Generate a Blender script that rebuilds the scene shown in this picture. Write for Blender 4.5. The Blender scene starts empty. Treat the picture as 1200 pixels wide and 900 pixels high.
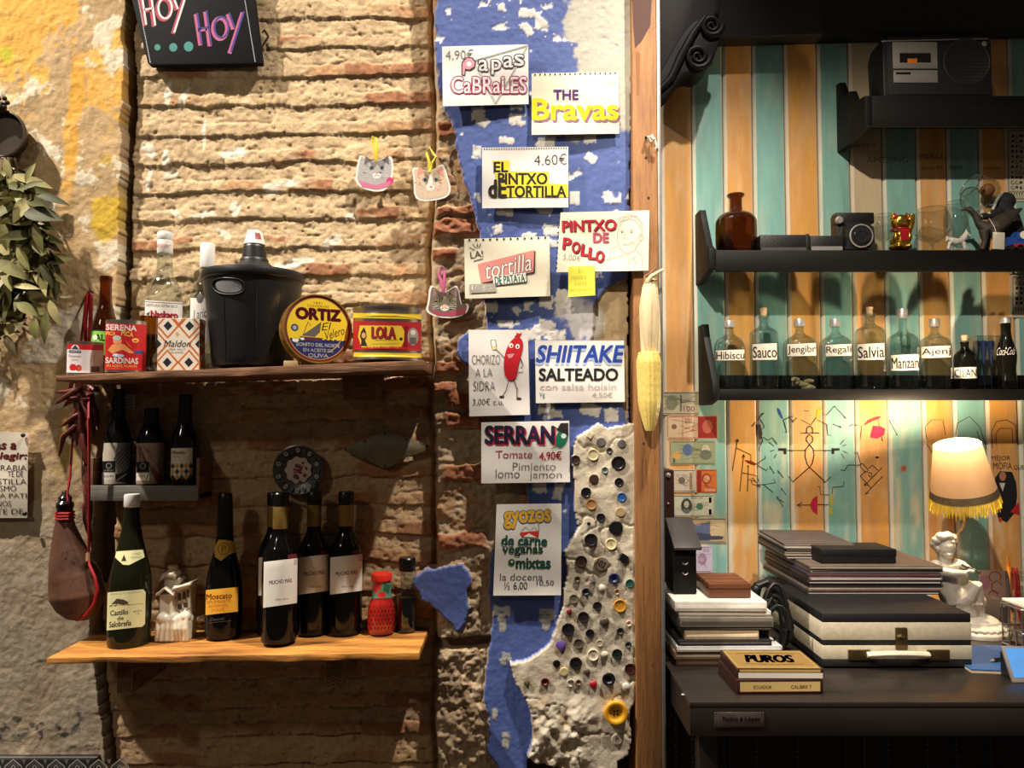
import bpy, bmesh, math, random
import numpy as np
from mathutils import Vector, Matrix
from mathutils.geometry import tessellate_polygon
random.seed(7)
SC = bpy.context.scene; COL = SC.collection
pi = math.pi
# ---------------- camera, world, lights, exposure ----------------
F = 900.0; TH = math.atan(.045); CT, ST = math.cos(TH), math.sin(TH); CZ = 1.5; CD = 1.8
cam = bpy.data.cameras.new('camera'); co = bpy.data.objects.new('camera', cam); COL.objects.link(co)
cam.sensor_fit = 'HORIZONTAL'; cam.sensor_width = 36; cam.lens = 27; cam.clip_start = .02
co.location = (0, -CD, CZ); co.rotation_euler = (pi/2 + TH, 0, 0); SC.camera = co
w = bpy.data.worlds.new('world'); SC.world = w; w.use_nodes = True
w.node_tree.nodes['Background'].inputs[0].default_value = (1, .80, .60, 1)
w.node_tree.nodes['Background'].inputs[1].default_value = .06
vs = SC.view_settings; SC.display_settings.display_device = 'sRGB'
vs.view_transform = 'Standard'; vs.look = 'None'; vs.gamma = 1; vs.use_curve_mapping = False; vs.exposure = -.13
def spot(name, loc, aim, power, size, blend, rad, col):
    l = bpy.data.lights.new(name, 'SPOT'); o = bpy.data.objects.new(name, l); COL.objects.link(o)
    l.energy = power; l.spot_size = math.radians(size); l.spot_blend = blend; l.shadow_soft_size = rad; l.color = col
    o.location = loc; o.rotation_euler = (Vector(aim) - Vector(loc)).to_track_quat('-Z', 'Y').to_euler()
spot('ceiling_spot', (.81, -.84, 4.5), (-.05, .05, 1.3), 800, 56, 1, .035, (1, .90, .78))
spot('ceiling_spot', (-2.6, -.92, 4.5), (-.75, .05, 1.35), 1150, 60, 1, .035, (1, .90, .78))
spot('fill_spot', (-1.7, -1.75, 2.75), (-.7, .05, 1.7), 30, 80, .8, .10, (1, .88, .72))  # weak fill added from front left to lift the shade under the shelves
spot('ceiling_spot', (-.36, -2.15, 3.6), (1.25, .5, 1.40), 380, 38, .6, .04, (1, .88, .70))

# ---------------- helpers ----------------
def P(px, py, Y):
    a = (px-600)/F; b = (450-py)/F
    t = (Y+CD)/(CT - b*ST)
    return Vector((a*t, Y, CZ + (ST + b*CT)*t))
def S(Y): return (Y+CD)/F
def pyz(z, Y):
    k = (z-CZ)/(Y+CD)
    return 450 - F*(k*CT - ST)/(CT + k*ST)
def c(r, g=None, b=None):
    if g is None: r, g, b = r
    f = lambda v: (v/255/12.92) if v <= 10.3 else ((v/255+.055)/1.055)**2.4
    return (f(r), f(g), f(b), 1)
_M = {}
def mat(name, col=None, rough=.5, metal=0, nz=None, bump=None, coat=0, attr=False, st=(1, 1, 1), emit=None, col2=None, spec=.5, wave=None, sss=0):
    """procedural Principled material; nz=(scale, amount), bump=(scale, strength), col=None with attr reads the colour attribute"""
    if name in _M: return _M[name]
    m = bpy.data.materials.new(name); m.use_nodes = True; nt = m.node_tree; N = nt.nodes; L = nt.links
    b = N['Principled BSDF']; b.inputs['Roughness'].default_value = rough; b.inputs['Metallic'].default_value = metal
    b.inputs['Coat Weight'].default_value = coat; b.inputs['Specular IOR Level'].default_value = spec
    if sss: b.inputs['Subsurface Weight'].default_value = sss
    tc = N.new('ShaderNodeTexCoord'); mp = N.new('ShaderNodeMapping'); L.new(tc.outputs['Object'], mp.inputs[0])
    mp.inputs['Scale'].default_value = st
    if attr:
        a = N.new('ShaderNodeAttribute'); a.attribute_name = 'Col'; src = a.outputs['Color']
    else:
        r = N.new('ShaderNodeRGB'); r.outputs[0].default_value = col; src = r.outputs[0]
    nz = nz or (30, .12)
    n = N.new('ShaderNodeTexNoise'); n.inputs['Scale'].default_value = nz[0]; n.inputs['Detail'].default_value = 6
    n.inputs['Roughness'].default_value = .65; L.new(mp.outputs[0], n.inputs[0])
    mx = N.new('ShaderNodeMix'); mx.data_type = 'RGBA'
    rp = N.new('ShaderNodeMapRange'); rp.inputs[1].default_value = .3; rp.inputs[2].default_value = .7; L.new(n.outputs[0], rp.inputs[0])
    if col2 is None:
        mx.blend_type = 'MULTIPLY'; mx.inputs[0].default_value = 1; L.new(src, mx.inputs[6])
        r2 = N.new('ShaderNodeMapRange'); r2.inputs[3].default_value = 1-nz[1]; r2.inputs[4].default_value = 1+nz[1]*.6
        L.new(rp.outputs[0], r2.inputs[0]); L.new(r2.outputs[0], mx.inputs[7])
    else:
        L.new(rp.outputs[0], mx.inputs[0]); L.new(src, mx.inputs[6]); mx.inputs[7].default_value = col2
    L.new(mx.outputs[2], b.inputs['Base Color'])
    if bump:
        n2 = N.new('ShaderNodeTexNoise'); n2.inputs['Scale'].default_value = bump[0]; n2.inputs['Detail'].default_value = 8; n2.inputs['Roughness'].default_value = .7
        L.new(mp.outputs[0], n2.inputs[0]); bp = N.new('ShaderNodeBump'); bp.inputs['Strength'].default_value = bump[1]; bp.inputs['Distance'].default_value = .01
        L.new(n2.outputs[0], bp.inputs['Height']); L.new(bp.outputs[0], b.inputs['Normal'])
    if emit:
        b.inputs['Emission Color'].default_value = emit[0]; b.inputs['Emission Strength'].default_value = emit[1]
    _M[name] = m; return m
def glass(name, tint, refl=.9, base=.06):
    """thin glass shell: tinted transparency with Fresnel reflection"""
    if name in _M: return _M[name]
    m = bpy.data.materials.new(name); m.use_nodes = True; nt = m.node_tree; N = nt.nodes; L = nt.links
    N.remove(N['Principled BSDF']); out = N['Material Output']
    tr = N.new('ShaderNodeBsdfTransparent'); gl = N.new('ShaderNodeBsdfGlossy'); gl.inputs['Roughness'].default_value = .03
    lw = N.new('ShaderNodeLayerWeight'); lw.inputs[0].default_value = .35
    mr = N.new('ShaderNodeMapRange'); mr.inputs[3].default_value = base; mr.inputs[4].default_value = .75
    L.new(lw.outputs['Facing'], mr.inputs[0])
    n = N.new('ShaderNodeTexNoise'); n.inputs['Scale'].default_value = 12
    mx = N.new('ShaderNodeMix'); mx.data_type = 'RGBA'; mx.inputs[6].default_value = tint; mx.inputs[7].default_value = tuple(v*.88 for v in tint[:3])+(1,)
    L.new(n.outputs[0], mx.inputs[0]); L.new(mx.outputs[2], tr.inputs[0])
    pw = N.new('ShaderNodeMath'); pw.operation = 'POWER'; pw.inputs[1].default_value = 1.6; L.new(mr.outputs[0], pw.inputs[0])
    gl.inputs[0].default_value = (refl, refl, refl, 1)
    ms = N.new('ShaderNodeMixShader'); L.new(pw.outputs[0], ms.inputs[0]); L.new(tr.outputs[0], ms.inputs[1]); L.new(gl.outputs[0], ms.inputs[2])
    L.new(ms.outputs[0], out.inputs[0]); _M[name] = m; return m
def tag(o, label=None, cat=None, group=None, kind=None):
    if label: o['label'] = label
    if cat: o['category'] = cat
    if group: o['group'] = group
    if kind: o['kind'] = kind
    return o
def thing(name, label, cat, loc, group=None, rz=0):
    o = bpy.data.objects.new(name, None); COL.objects.link(o); o.location = loc; o.rotation_euler = (0, 0, rz); o.empty_display_size = .02
    return tag(o, label, cat, group)
def link(name, me, m, parent=None, loc=None, label=None):
    o = bpy.data.objects.new(name, me); COL.objects.link(o)
    for x in (m if isinstance(m, (list, tuple)) else [m]): me.materials.append(x)
    if parent: o.parent = parent
    if loc is not None: o.location = loc
    if label: o['label'] = label
    return o
def chaikin(p, n=2):
    for _ in range(n):
        q = [p[0]]
        for a, b in zip(p[:-1], p[1:]):
            q += [tuple(.75*x+.25*y for x, y in zip(a, b)), tuple(.25*x+.75*y for x, y in zip(a, b))]
        p = q + [p[-1]]
    return p
def ring(p, n=2):
    for _ in range(n):
        q = []
        for a, b in zip(p, p[1:]+p[:1]):
            q += [tuple(.75*x+.25*y for x, y in zip(a, b)), tuple(.25*x+.75*y for x, y in zip(a, b))]
        p = q
    return p
class MB:
    def __init__(s): s.v = []; s.f = []; s.c = []; s.mi = []; s.col = None; s.m = 0; s.has = False
    def face(s, idx):
        s.f.append(tuple(idx)); s.c.append(s.col or (1, 1, 1, 1)); s.mi.append(s.m)
        if s.col: s.has = True
    def add(s, vs): k = len(s.v); s.v += [tuple(x) for x in vs]; return k
    def quad(s, a, b, c_, d): k = s.add((a, b, c_, d)); s.face((k, k+1, k+2, k+3)); return s
    def box(s, x0, y0, z0, x1, y1, z1, M=None):
        vs = [(x, y, z) for z in (z0, z1) for y in (y0, y1) for x in (x0, x1)]
        if M: vs = [M @ Vector(v) for v in vs]
        k = s.add(vs)
        for q in ((0, 2, 3, 1), (4, 5, 7, 6), (0, 1, 5, 4), (2, 6, 7, 3), (0, 4, 6, 2), (1, 3, 7, 5)): s.face([k+i for i in q])
        return s
    def hexa(s, front, back):
        """front: 4 points in order, back: the 4 behind them"""
        k = s.add(list(front)+list(back))
        for q in ((0, 1, 2, 3), (7, 6, 5, 4), (0, 4, 5, 1), (1, 5, 6, 2), (2, 6, 7, 3), (3, 7, 4, 0)): s.face([k+i for i in q])
        return s
    def prism(s, pts, y0, y1, f=None):
        """outline pts (x,z) extruded from y0 (front) to y1; f maps (x,z,y)->3D"""
        f = f or (lambda x, z, y: (x, y, z))
        n = len(pts); k = s.add([f(p[0], p[1], y0) for p in pts]+[f(p[0], p[1], y1) for p in pts])
        for t in tessellate_polygon([[Vector((p[0], p[1], 0)) for p in pts]]):
            s.face([k+i for i in t]); s.face([k+n+i for i in reversed(t)])
        for i in range(n): j = (i+1) % n; s.face((k+i, k+j, k+n+j, k+n+i))
        return s
    def tube(s, pts, r, n=10, cap=True, squash=None):
        pts = [Vector(p) for p in pts]; rs = r if isinstance(r, (list, tuple)) else [r]*len(pts)
        up = Vector((0, 0, 1)); prev = None; k0 = len(s.v)
        for i, p in enumerate(pts):
            t = (pts[min(i+1, len(pts)-1)]-pts[max(i-1, 0)]).normalized()
            if prev is None:
                a = t.cross(up) if abs(t.z) < .95 else t.cross(Vector((0, 1, 0)))
            else: a = prev - t*prev.dot(t)
            a.normalize(); prev = a; b = t.cross(a)
            for j in range(n):
                an = 2*pi*j/n; q = a*math.cos(an)*rs[i]+b*math.sin(an)*rs[i]*(squash or 1); s.v.append(tuple(p+q))
        for i in range(len(pts)-1):
            for j in range(n):
                j2 = (j+1) % n; s.face((k0+i*n+j, k0+i*n+j2, k0+(i+1)*n+j2, k0+(i+1)*n+j))
        if cap:
            s.face([k0+j for j in range(n)][::-1]); s.face([k0+(len(pts)-1)*n+j for j in range(n)])
        return s
    def lathe(s, prof, n=32, cx=0, cy=0, cz=0, ax=None, close=True):
        """prof: (r,z) bottom to top"""
        k0 = len(s.v)
        for r, z in prof:
            for j in range(n):
                a = 2*pi*j/n; p = Vector((r*math.cos(a), r*math.sin(a), z))
                if ax: p = ax @ p
                s.v.append((p.x+cx, p.y+cy, p.z+cz))
        for i in range(len(prof)-1):
            for j in range(n):
                j2 = (j+1) % n; s.face((k0+i*n+j, k0+i*n+j2, k0+(i+1)*n+j2, k0+(i+1)*n+j))
        if close:
            if prof[0][0] > 1e-5: s.face([k0+j for j in range(n)][::-1])
            if prof[-1][0] > 1e-5: s.face([k0+(len(prof)-1)*n+j for j in range(n)])
        return s
    def ell(s, ctr, rad, n=14, M=None):
        k0 = len(s.v); m = n//2+1
        for i in range(m):
            t = -pi/2+pi*i/(m-1)
            for j in range(n):
                a = 2*pi*j/n; p = Vector((rad[0]*math.cos(t)*math.cos(a), rad[1]*math.cos(t)*math.sin(a), rad[2]*math.sin(t)))
                if M: p = M @ p
                s.v.append((p.x+ctr[0], p.y+ctr[1], p.z+ctr[2]))
        for i in range(m-1):
            for j in range(n): j2 = (j+1) % n; s.face((k0+i*n+j, k0+i*n+j2, k0+(i+1)*n+j2, k0+(i+1)*n+j))
        return s
    def mesh(s, name, smooth=True, ang=.6, bevel=0):
        me = bpy.data.meshes.new(name); me.from_pydata(s.v, [], s.f)
        me.polygons.foreach_set('material_index', s.mi)
        if s.has:
            a = me.color_attributes.new('Col', 'FLOAT_COLOR', 'CORNER'); d = []
            for f, cc in zip(s.f, s.c): d += list(cc)*len(f)
            a.data.foreach_set('color', d)
        bm = bmesh.new(); bm.from_mesh(me); bmesh.ops.remove_doubles(bm, verts=bm.verts, dist=1e-6); 
        bmesh.ops.recalc_face_normals(bm, faces=bm.faces)
        if bevel:
            es = [e for e in bm.edges if len(e.link_faces) == 2 and e.calc_face_angle(0) > .7]
            bmesh.ops.bevel(bm, geom=es, offset=bevel, segments=2, affect='EDGES', profile=.5)
        bm.to_mesh(me); bm.free()
        if smooth: me.shade_smooth(); me.set_sharp_from_angle(angle=ang)
        return me
    def build(s, name, m, parent=None, loc=None, label=None, **k): return link(name, s.mesh(name, **k), m, parent, loc, label)
def blob(name, mb, voxel, m, parent=None, it=6, label=None):
    """fuse the primitives of mb into one continuous surface"""
    me = mb.mesh(name); t = bpy.data.objects.new('tmp', me); COL.objects.link(t)
    r = t.modifiers.new('r', 'REMESH'); r.mode = 'VOXEL'; r.voxel_size = voxel
    q = t.modifiers.new('s', 'SMOOTH'); q.iterations = it; q.factor = .5
    bpy.context.view_layer.update()
    e = t.evaluated_get(bpy.context.evaluated_depsgraph_get()); n = bpy.data.meshes.new_from_object(e)
    bpy.data.objects.remove(t); bpy.data.meshes.remove(me); n.materials.clear(); n.name = name; n.shade_smooth()
    return link(name, n, m, parent, None, label)
_T = {}
def text2d(s, bold):
    """triangulated text in its own units (built-in font)"""
    k = (s, bold)
    if k not in _T:
        cu = bpy.data.curves.new('t', 'FONT'); cu.body = s; cu.size = 1; cu.offset = bold; cu.resolution_u = 3; cu.fill_mode = 'FRONT'
        o = bpy.data.objects.new('t', cu); COL.objects.link(o); bpy.context.view_layer.update()
        me = bpy.data.meshes.new_from_object(o.evaluated_get(bpy.context.evaluated_depsgraph_get()))
        _T[k] = ([(v.co.x, v.co.y) for v in me.vertices], [tuple(p.vertices) for p in me.polygons])
        bpy.data.objects.remove(o); bpy.data.curves.remove(cu); bpy.data.meshes.remove(me)
    return _T[k]
class Pr:
    """flat print (ink): shapes in photo pixels, mapped onto a surface at build"""
    def __init__(s): s.it = []
    def raw(s, v, f, col): s.it.append((v, f, col)); return s
    def poly(s, pts, col):
        return s.raw(list(pts), [tuple(t) for t in tessellate_polygon([[Vector((p[0], p[1], 0)) for p in pts]])], col)
    def rect(s, x0, y0, x1, y1, col): return s.raw([(x0, y0), (x1, y0), (x1, y1), (x0, y1)], [(0, 1, 2, 3)], col)
    def ell(s, x, y, rx, ry, col, n=18, rot=0):
        cr, sr = math.cos(rot), math.sin(rot)
        return s.raw([(x+rx*math.cos(2*pi*i/n)*cr-ry*math.sin(2*pi*i/n)*sr, y+rx*math.cos(2*pi*i/n)*sr+ry*math.sin(2*pi*i/n)*cr) for i in range(n)], [tuple(range(n))], col)
    def line(s, pts, wd, col):
        v = []; f = []; n = len(pts)
        for i, p in enumerate(pts):
            a = pts[max(i-1, 0)]; b = pts[min(i+1, n-1)]; dx, dy = b[0]-a[0], b[1]-a[1]; l = math.hypot(dx, dy) or 1
            v += [(p[0]-dy/l*wd/2, p[1]+dx/l*wd/2), (p[0]+dy/l*wd/2, p[1]-dx/l*wd/2)]
        for i in range(n-1): f.append((2*i, 2*i+1, 2*i+3, 2*i+2))
        return s.raw(v, f, col)
    def lines(s, ls, wd, col):
        for l in ls: s.line(l, wd, col)
        return s
    def arc(s, x, y, rx, ry, a0, a1, wd, col, n=12):
        return s.line([(x+rx*math.cos(a0+(a1-a0)*i/n), y+ry*math.sin(a0+(a1-a0)*i/n)) for i in range(n+1)], wd, col)
    def text(s, t, x0, y0, x1, y1, col, bold=0, out=None, ow=.05, sh=0, rot=0, shadow=None):
        ex = max(bold, 0); bold = min(bold, 0)
        V, Fc = text2d(t, bold)
        if not V: return s
        xs = [v[0] for v in V]; ys = [v[1] for v in V]; mnx, mxx, mny, mxy = min(xs), max(xs), min(ys), max(ys)
        sx = (x1-x0)/((mxx-mnx) or 1); sy = (y1-y0)/((mxy-mny) or 1); cx, cy = (x0+x1)/2, (y0+y1)/2
        def mp(v, dx=0, dy=0):
            x = x0+(v[0]-mnx)*sx; y = y1-(v[1]-mny)*sy; x += (cy-y)*sh
            if rot: X, Y = x-cx, y-cy; x = cx+X*math.cos(rot)-Y*math.sin(rot); y = cy+X*math.sin(rot)+Y*math.cos(rot)
            return (x+dx, y+dy)
        k = abs(sy)
        def fat(e, dx, dy, cl):
            sh_ = [(0, 0)]+([(e*k*math.cos(a), e*k*math.sin(a)) for a in [i*pi/4 for i in range(8)]] if e > 0 else [])
            vv = []; ff = []
            for (a, b) in sh_:
                n0 = len(vv); vv += [mp(v, dx+a, dy+b) for v in V]; ff += [tuple(n0+i for i in q) for q in Fc]
            s.raw(vv, ff, cl)
        if shadow: fat(ex, shadow[1], shadow[2], shadow[0])
        if out: fat(ex+ow, 0, 0, out)
        fat(ex, 0, 0, col); return s
    def build(s, name, mp, parent, m=None, cuts=None, cutsy=None, label=None, step=7e-5, base=2.5e-4):
        bm = bmesh.new(); lay = bm.loops.layers.float_color.new('Col'); bb = []
        for (v, f, col) in s.it:
            q = (min(p[0] for p in v), min(p[1] for p in v), max(p[0] for p in v), max(p[1] for p in v))
            i = 1+max([b[4] for b in bb if b[0] <= q[2] and q[0] <= b[2] and b[1] <= q[3] and q[1] <= b[3] and b[5] != col] or [0]); bb.append(q+(i, col))
            vs = [bm.verts.new((p[0], p[1], i)) for p in v]
            for q in f:
                try: fc = bm.faces.new([vs[k] for k in q])
                except ValueError: continue
                for l in fc.loops: l[lay] = col
        for ks, no in ((cuts or [], (1, 0, 0)), (cutsy or [], (0, 1, 0))):
            for u in ks:
                bmesh.ops.bisect_plane(bm, geom=bm.verts[:]+bm.edges[:]+bm.faces[:], plane_co=(no[0]*u, no[1]*u, 0), plane_no=no)
        for v in bm.verts: v.co = mp(v.co.x, v.co.y, base+step*v.co.z)
        me = bpy.data.meshes.new(name); bm.to_mesh(me); bm.free()
        return link(name, me, m or INK, parent, None, label)
def onplane(Y, root): 
    L = Vector(root.location); return lambda x, y, o: P(x, y, Y-o)-L
def onlathe(cx, Y, prof, root, k=.985):
    """project on a turned surface with local profile [(r,z)] bottom to top about axis (cx,Y)"""
    L = Vector(root.location); pf = []
    for q in prof:
        if not pf or q[1] > pf[-1][1]+1e-6: pf.append(q)
    zs = [p[1] for p in pf]; rs = [p[0] for p in pf]
    ph = math.atan((cx-600)/F); cp, sp = math.cos(ph), math.sin(ph)
    def f(x, y, o):
        z = P(cx, y, Y).z - L.z; u = (x-cx)*S(Y)*cp; d = 0
        for _ in range(3):
            r = float(np.interp(z, zs, rs)); uu = max(-k*r, min(k*r, u*(1-d/(Y+CD)*cp))); d = math.sqrt(max(r*r-uu*uu, 0)); z = P(cx, y, Y-d*cp).z - L.z
        q = (r+o)/max(r, 1e-5)
        return Vector(((uu*cp-d*sp)*q, (-uu*sp-d*cp)*q, z))
    return f
def lprof(cx, Y, z0, pts, sm=2):
    """photo profile [(halfwidth, py)] top to bottom -> local [(r,z)] bottom to top"""
    cf = math.cos(math.atan((cx-600)/F)); q = [(max(hw, .05)*S(Y)*cf, max(P(cx, py, Y).z-z0, 0)) for hw, py in pts][::-1]
    q[0] = (q[0][0], 0); return chaikin(q, sm) if sm else q
INK = mat('ink', attr=True, rough=.7, nz=(60, .06), spec=.25)
PAINT = mat('label_print', attr=True, rough=.45, nz=(60, .05), spec=.4)
BLK = c(22, 20, 22); WHT = c(235, 230, 220)
# ---------------- old wall: one relief, split into plaster, brick and paint ----------------
def vn(X, Y, seed):
    T = np.random.RandomState(seed).rand(128, 128)
    xi = np.floor(X).astype(int); yi = np.floor(Y).astype(int); u = X-xi; v = Y-yi; u = u*u*(3-2*u); v = v*v*(3-2*v)
    g = lambda i, j: T[i % 128, j % 128]
    return (g(xi, yi)*(1-u)+g(xi+1, yi)*u)*(1-v)+(g(xi, yi+1)*(1-u)+g(xi+1, yi+1)*u)*v
def fbm(X, Y, sx, sy, o, seed):
    r = 0; a = .5; t = 0
    for i in range(o): r = r+a*vn(X/sx*2**i+i*17.3, Y/sy*2**i+i*9.1, seed+i); t += a; a *= .55
    return r/t
def pip(X, Y, poly):
    ins = np.zeros(X.shape, bool); n = len(poly)
    for i in range(n):
        x0, y0 = poly[i]; x1, y1 = poly[(i+1) % n]
        if y0 == y1: continue
        cnd = ((y0 > Y) != (y1 > Y)) & (X < (x1-x0)*(Y-y0)/(y1-y0)+x0); ins ^= cnd
    return ins
sm = lambda a, b, x: np.clip((x-a)/(b-a), 0, 1)**2*(3-2*np.clip((x-a)/(b-a), 0, 1))
A3 = lambda *k: np.array(c(*k)[:3])
def mix(C, col, m): return C*(1-m[..., None])+col*m[..., None]
STEP = 1.6
gx = np.arange(-150, 753.1, STEP); gy = np.arange(-110, 1032, STEP)
X, Y = np.meshgrid(gx, gy)
wx = X+(fbm(X, Y, 22, 22, 3, 1)-.5)*12; wy = Y+(fbm(X, Y, 22, 22, 3, 5)-.5)*12
f1 = fbm(X, Y, 40, 40, 5, 11); f2 = fbm(X, Y, 12, 12, 4, 21); f3 = fbm(X, Y, 90, 90, 4, 31); f4 = fbm(X, Y, 5, 5, 2, 41)
# --- brick
show0 = sm(.4, .6, f1)
yc = Y + .013*(X-330) + (fbm(X, Y, 60, 60, 3, 51)-.5)*8+(fbm(X, Y, 17, 17, 3, 53)-.5)*5
ph = (yc-15)/34.15; row = np.floor(ph); t = ph-row
isb = sm(.52, .62, t)
bx = (X+row*29.7+fbm(X, Y, 30, 30, 2, 55)*6)/54.0; bi = np.floor(bx); bt = bx-bi
hsh = vn(bi*3.7+row*7.9, row*5.3+bi*1.7, 61)
side = sm(330, 470, X)*.35 + sm(380, 470, Y)*.3
show = sm(.55, .68, fbm(X, Y, 55, 16, 4, 71)*.75+hsh*.35+side*.5-.06)*isb
vj = np.exp(-((np.minimum(bt, 1-bt))/.035)**2)*isb
lg = np.clip(3.0*fbm(X, Y, 45, 25, 3, 57)-.95, .03, 1.35)
H = .064 - .0035*sm(.1, .9, t) - .0035*isb*hsh*show0 + (.0070*np.exp(-((t-.01)/.030)**2) + .004*sm(.97, 1., t))*lg + .003*np.exp(-((t-.53-.12*(f1-.5))/.03)**2)*sm(.45, .6, f2)
H += .003*vj*show0 + (f1-.5)*.008 + (f2-.5)*.0055 + (f4-.5)*.0035
mort = A3(204, 178, 140)*(.70+.32*f1[..., None]+.30*f4[..., None]); 
C = mort.copy()
C = mix(C, A3(182, 156, 122), sm(.5, .7, f2)*.6)
bc = np.where(hsh[..., None] > .62, A3(160, 104, 74), np.where(hsh[..., None] > .4, A3(184, 140, 100), A3(194, 160, 118)))
C = mix(C, bc*(.62+.4*f2[..., None]+.36*f4[..., None]), show*.85)
C = mix(C, A3(200, 172, 130), vj*.55*show)
pit = sm(.77, .83, fbm(X, Y, 7, 5, 2, 58)); H += .003*pit; C = mix(C, A3(150, 120, 84), pit*.6)
C = mix(C, A3(120, 96, 70), np.clip(np.exp(-((t-.01)/.04)**2), 0, 1)*.3)
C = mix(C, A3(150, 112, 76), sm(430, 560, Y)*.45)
rnd = random.Random(3)
for (sx_, sy_, rx, ry, an) in ((191, 106, 4, 16, 0), (210, 110, 4, 16, .5), (166, 172, 6, 10, -.3), (186, 182, 4, 14, 0), (190, 200, 8, 5, 0), (268, 174, 14, 7, 0), (168, 205, 3, 18, 0), (233, 150, 3, 20, 0),
    (385, 282, 16, 6, -.5), (345, 304, 22, 6, -.25), (325, 308, 12, 5, 0), (410, 250, 8, 4, -.5), (200, 245, 9, 4, .6), (232, 247, 16, 4, 0), (255, 271, 12, 4, .5), (270, 242, 6, 10, 0), (313, 216, 12, 6, .4), (330, 210, 20, 4, 0)):
    dx = wx-sx_; dy = wy-sy_; ca, sa = math.cos(an), math.sin(an)
    C = mix(C, A3(236, 226, 205), sm(1.15, .75, ((dx*ca+dy*sa)/rx)**2+((-dx*sa+dy*ca)/ry)**2)*.9)
# --- rubble column right of the bricks, rough cement
seam = 507+fbm(X*0+3, Y, 30, 60, 3, 81)*10-5 + sm(430, 600, Y)*2
rub = sm(-4, 4, X-seam)
low = sm(640, 730, Y)
vor = fbm(X, Y, 26, 13, 4, 91)
HR = .022 + (vor-.5)*.020 + (f2-.5)*.010 + (f4-.5)*.006
CR = A3(176, 154, 124)*(.62+.5*f2[..., None]+.25*f4[..., None])
CR = mix(CR, A3(172, 128, 88), sm(.5, .62, fbm(X, Y, 34, 14, 3, 95))*.7*(1-sm(640, 720, Y)))
for (ax, ay, aw, ah) in ((524, 152, 11, 8), (532, 268, 26, 9), (520, 300, 16, 8), (548, 470, 20, 9), (545, 493, 22, 8), (545, 552, 26, 10), (541, 633, 26, 9), (520, 455, 16, 6), (528, 430, 18, 8), (536, 250, 22, 5)):
    mk = sm(1.15, .85, np.maximum(np.abs(wx-ax)/aw, np.abs(wy-ay)/ah)); CR = mix(CR, A3(150, 88, 60)*(.8+.4*f2[..., None]), mk*.85); HR = HR-mk*.012
HR = HR*(1-low)+(.016+(f2-.5)*.018+(f4-.5)*.012+(f1-.5)*.016)*low
slot = sm(1.1, .8, np.maximum(np.abs(wx-540)/34, np.abs(wy-752)/6)); HR = HR+slot*.05
H = H*(1-rub)+HR*rub; C = mix(C, np.clip(CR, 0, 1), rub)
H += .035*np.exp(-((X-seam)/3.0)**2)*(.4+f1)
# --- left plaster
edge = np.interp(Y, [-120, 0, 30, 60, 100, 150, 200, 300, 420, 520, 560, 640, 700, 800, 880, 1040], [146, 146, 140, 142, 143, 141, 139, 137, 134, 122, 108, 106, 104, 110, 120, 124])
edge = edge+(fbm(X, Y, 14, 20, 3, 101)-.5)*7
left = X < edge
HL = .040+(f3-.5)*.007+(f2-.5)*.003+(f4-.5)*.002
CL = A3(192, 162, 120)*(.78+.42*f1[..., None])
flk = sm(.545, .575, fbm(X, Y, 42, 34, 6, 111)*.8+f4*.12+f2*.08); CL = CL*(.86+.28*f4[..., None]); CL = mix(CL, A3(232, 220, 194), flk*.9*(1-.6*sm(420, 560, Y)))
yl = sm(.52, .575, fbm(X, Y, 60, 70, 6, 121)*.88+f4*.12+.26*sm(80, 0, X)*sm(330, 120, Y)+.16*sm(110, 60, Y)*sm(115, 80, X)-.07)*sm(330, 150, Y)
CL = mix(CL, A3(224, 172, 78), yl*.9)
CL = mix(CL, A3(224, 166, 58), sm(1.2, .7, np.abs(wx-(90-(Y-60)*.075))/9)*sm(50, 75, Y)*sm(260, 190, Y)*.85)
CL = mix(CL, A3(205, 170, 52), sm(.42, .56, f1)*sm(1.2, .6, ((wx-122)/20)**2+((wy-235)/55)**2)*.9)
CL = mix(CL, A3(196, 164, 60), sm(.40, .6, f2)*sm(1.2, .6, ((wx-72)/16)**2+((wy-555)/75)**2)*.7)
CL = mix(CL, A3(200, 200, 60), sm(1.2, .6, ((wx-4)/9)**2+((wy-62)/12)**2)*.8)
CL = mix(CL, A3(168, 156, 138)*(.7+.3*f1[..., None]+.3*f4[..., None]), sm(430, 700, Y)*.75)
HL -= .0012*flk
# stencilled flowers low on the plaster
for i in range(34):
    cx_, cy_ = rnd.choice([(36, 856), (36, 856), (70, 858), (88, 862), (4, 858), (76, 842), (52, 866)]); cx_ += rnd.gauss(0, 11); cy_ += rnd.gauss(0, 8); r_ = rnd.uniform(2, 6)
    CL = mix(CL, A3(70, 68, 66) if rnd.random() < .7 else A3(120, 115, 108), sm(1.2, .8, ((wx-cx_)/r_)**2+((wy-cy_)/(r_*.75))**2)*sm(.35, .45, f2)*.8)
H = np.where(left, HL, H); C = np.where(left[..., None], CL, C)
gap = (X >= edge) & (X < edge+9-3*sm(420, 500, Y)+14*sm(530, 560, Y)*sm(700, 660, Y))
H = np.where(gap, .098+(f2-.5)*.02, H); C = np.where(gap[..., None], A3(128, 110, 90)*(.7+.6*f2[..., None]), C)
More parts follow.
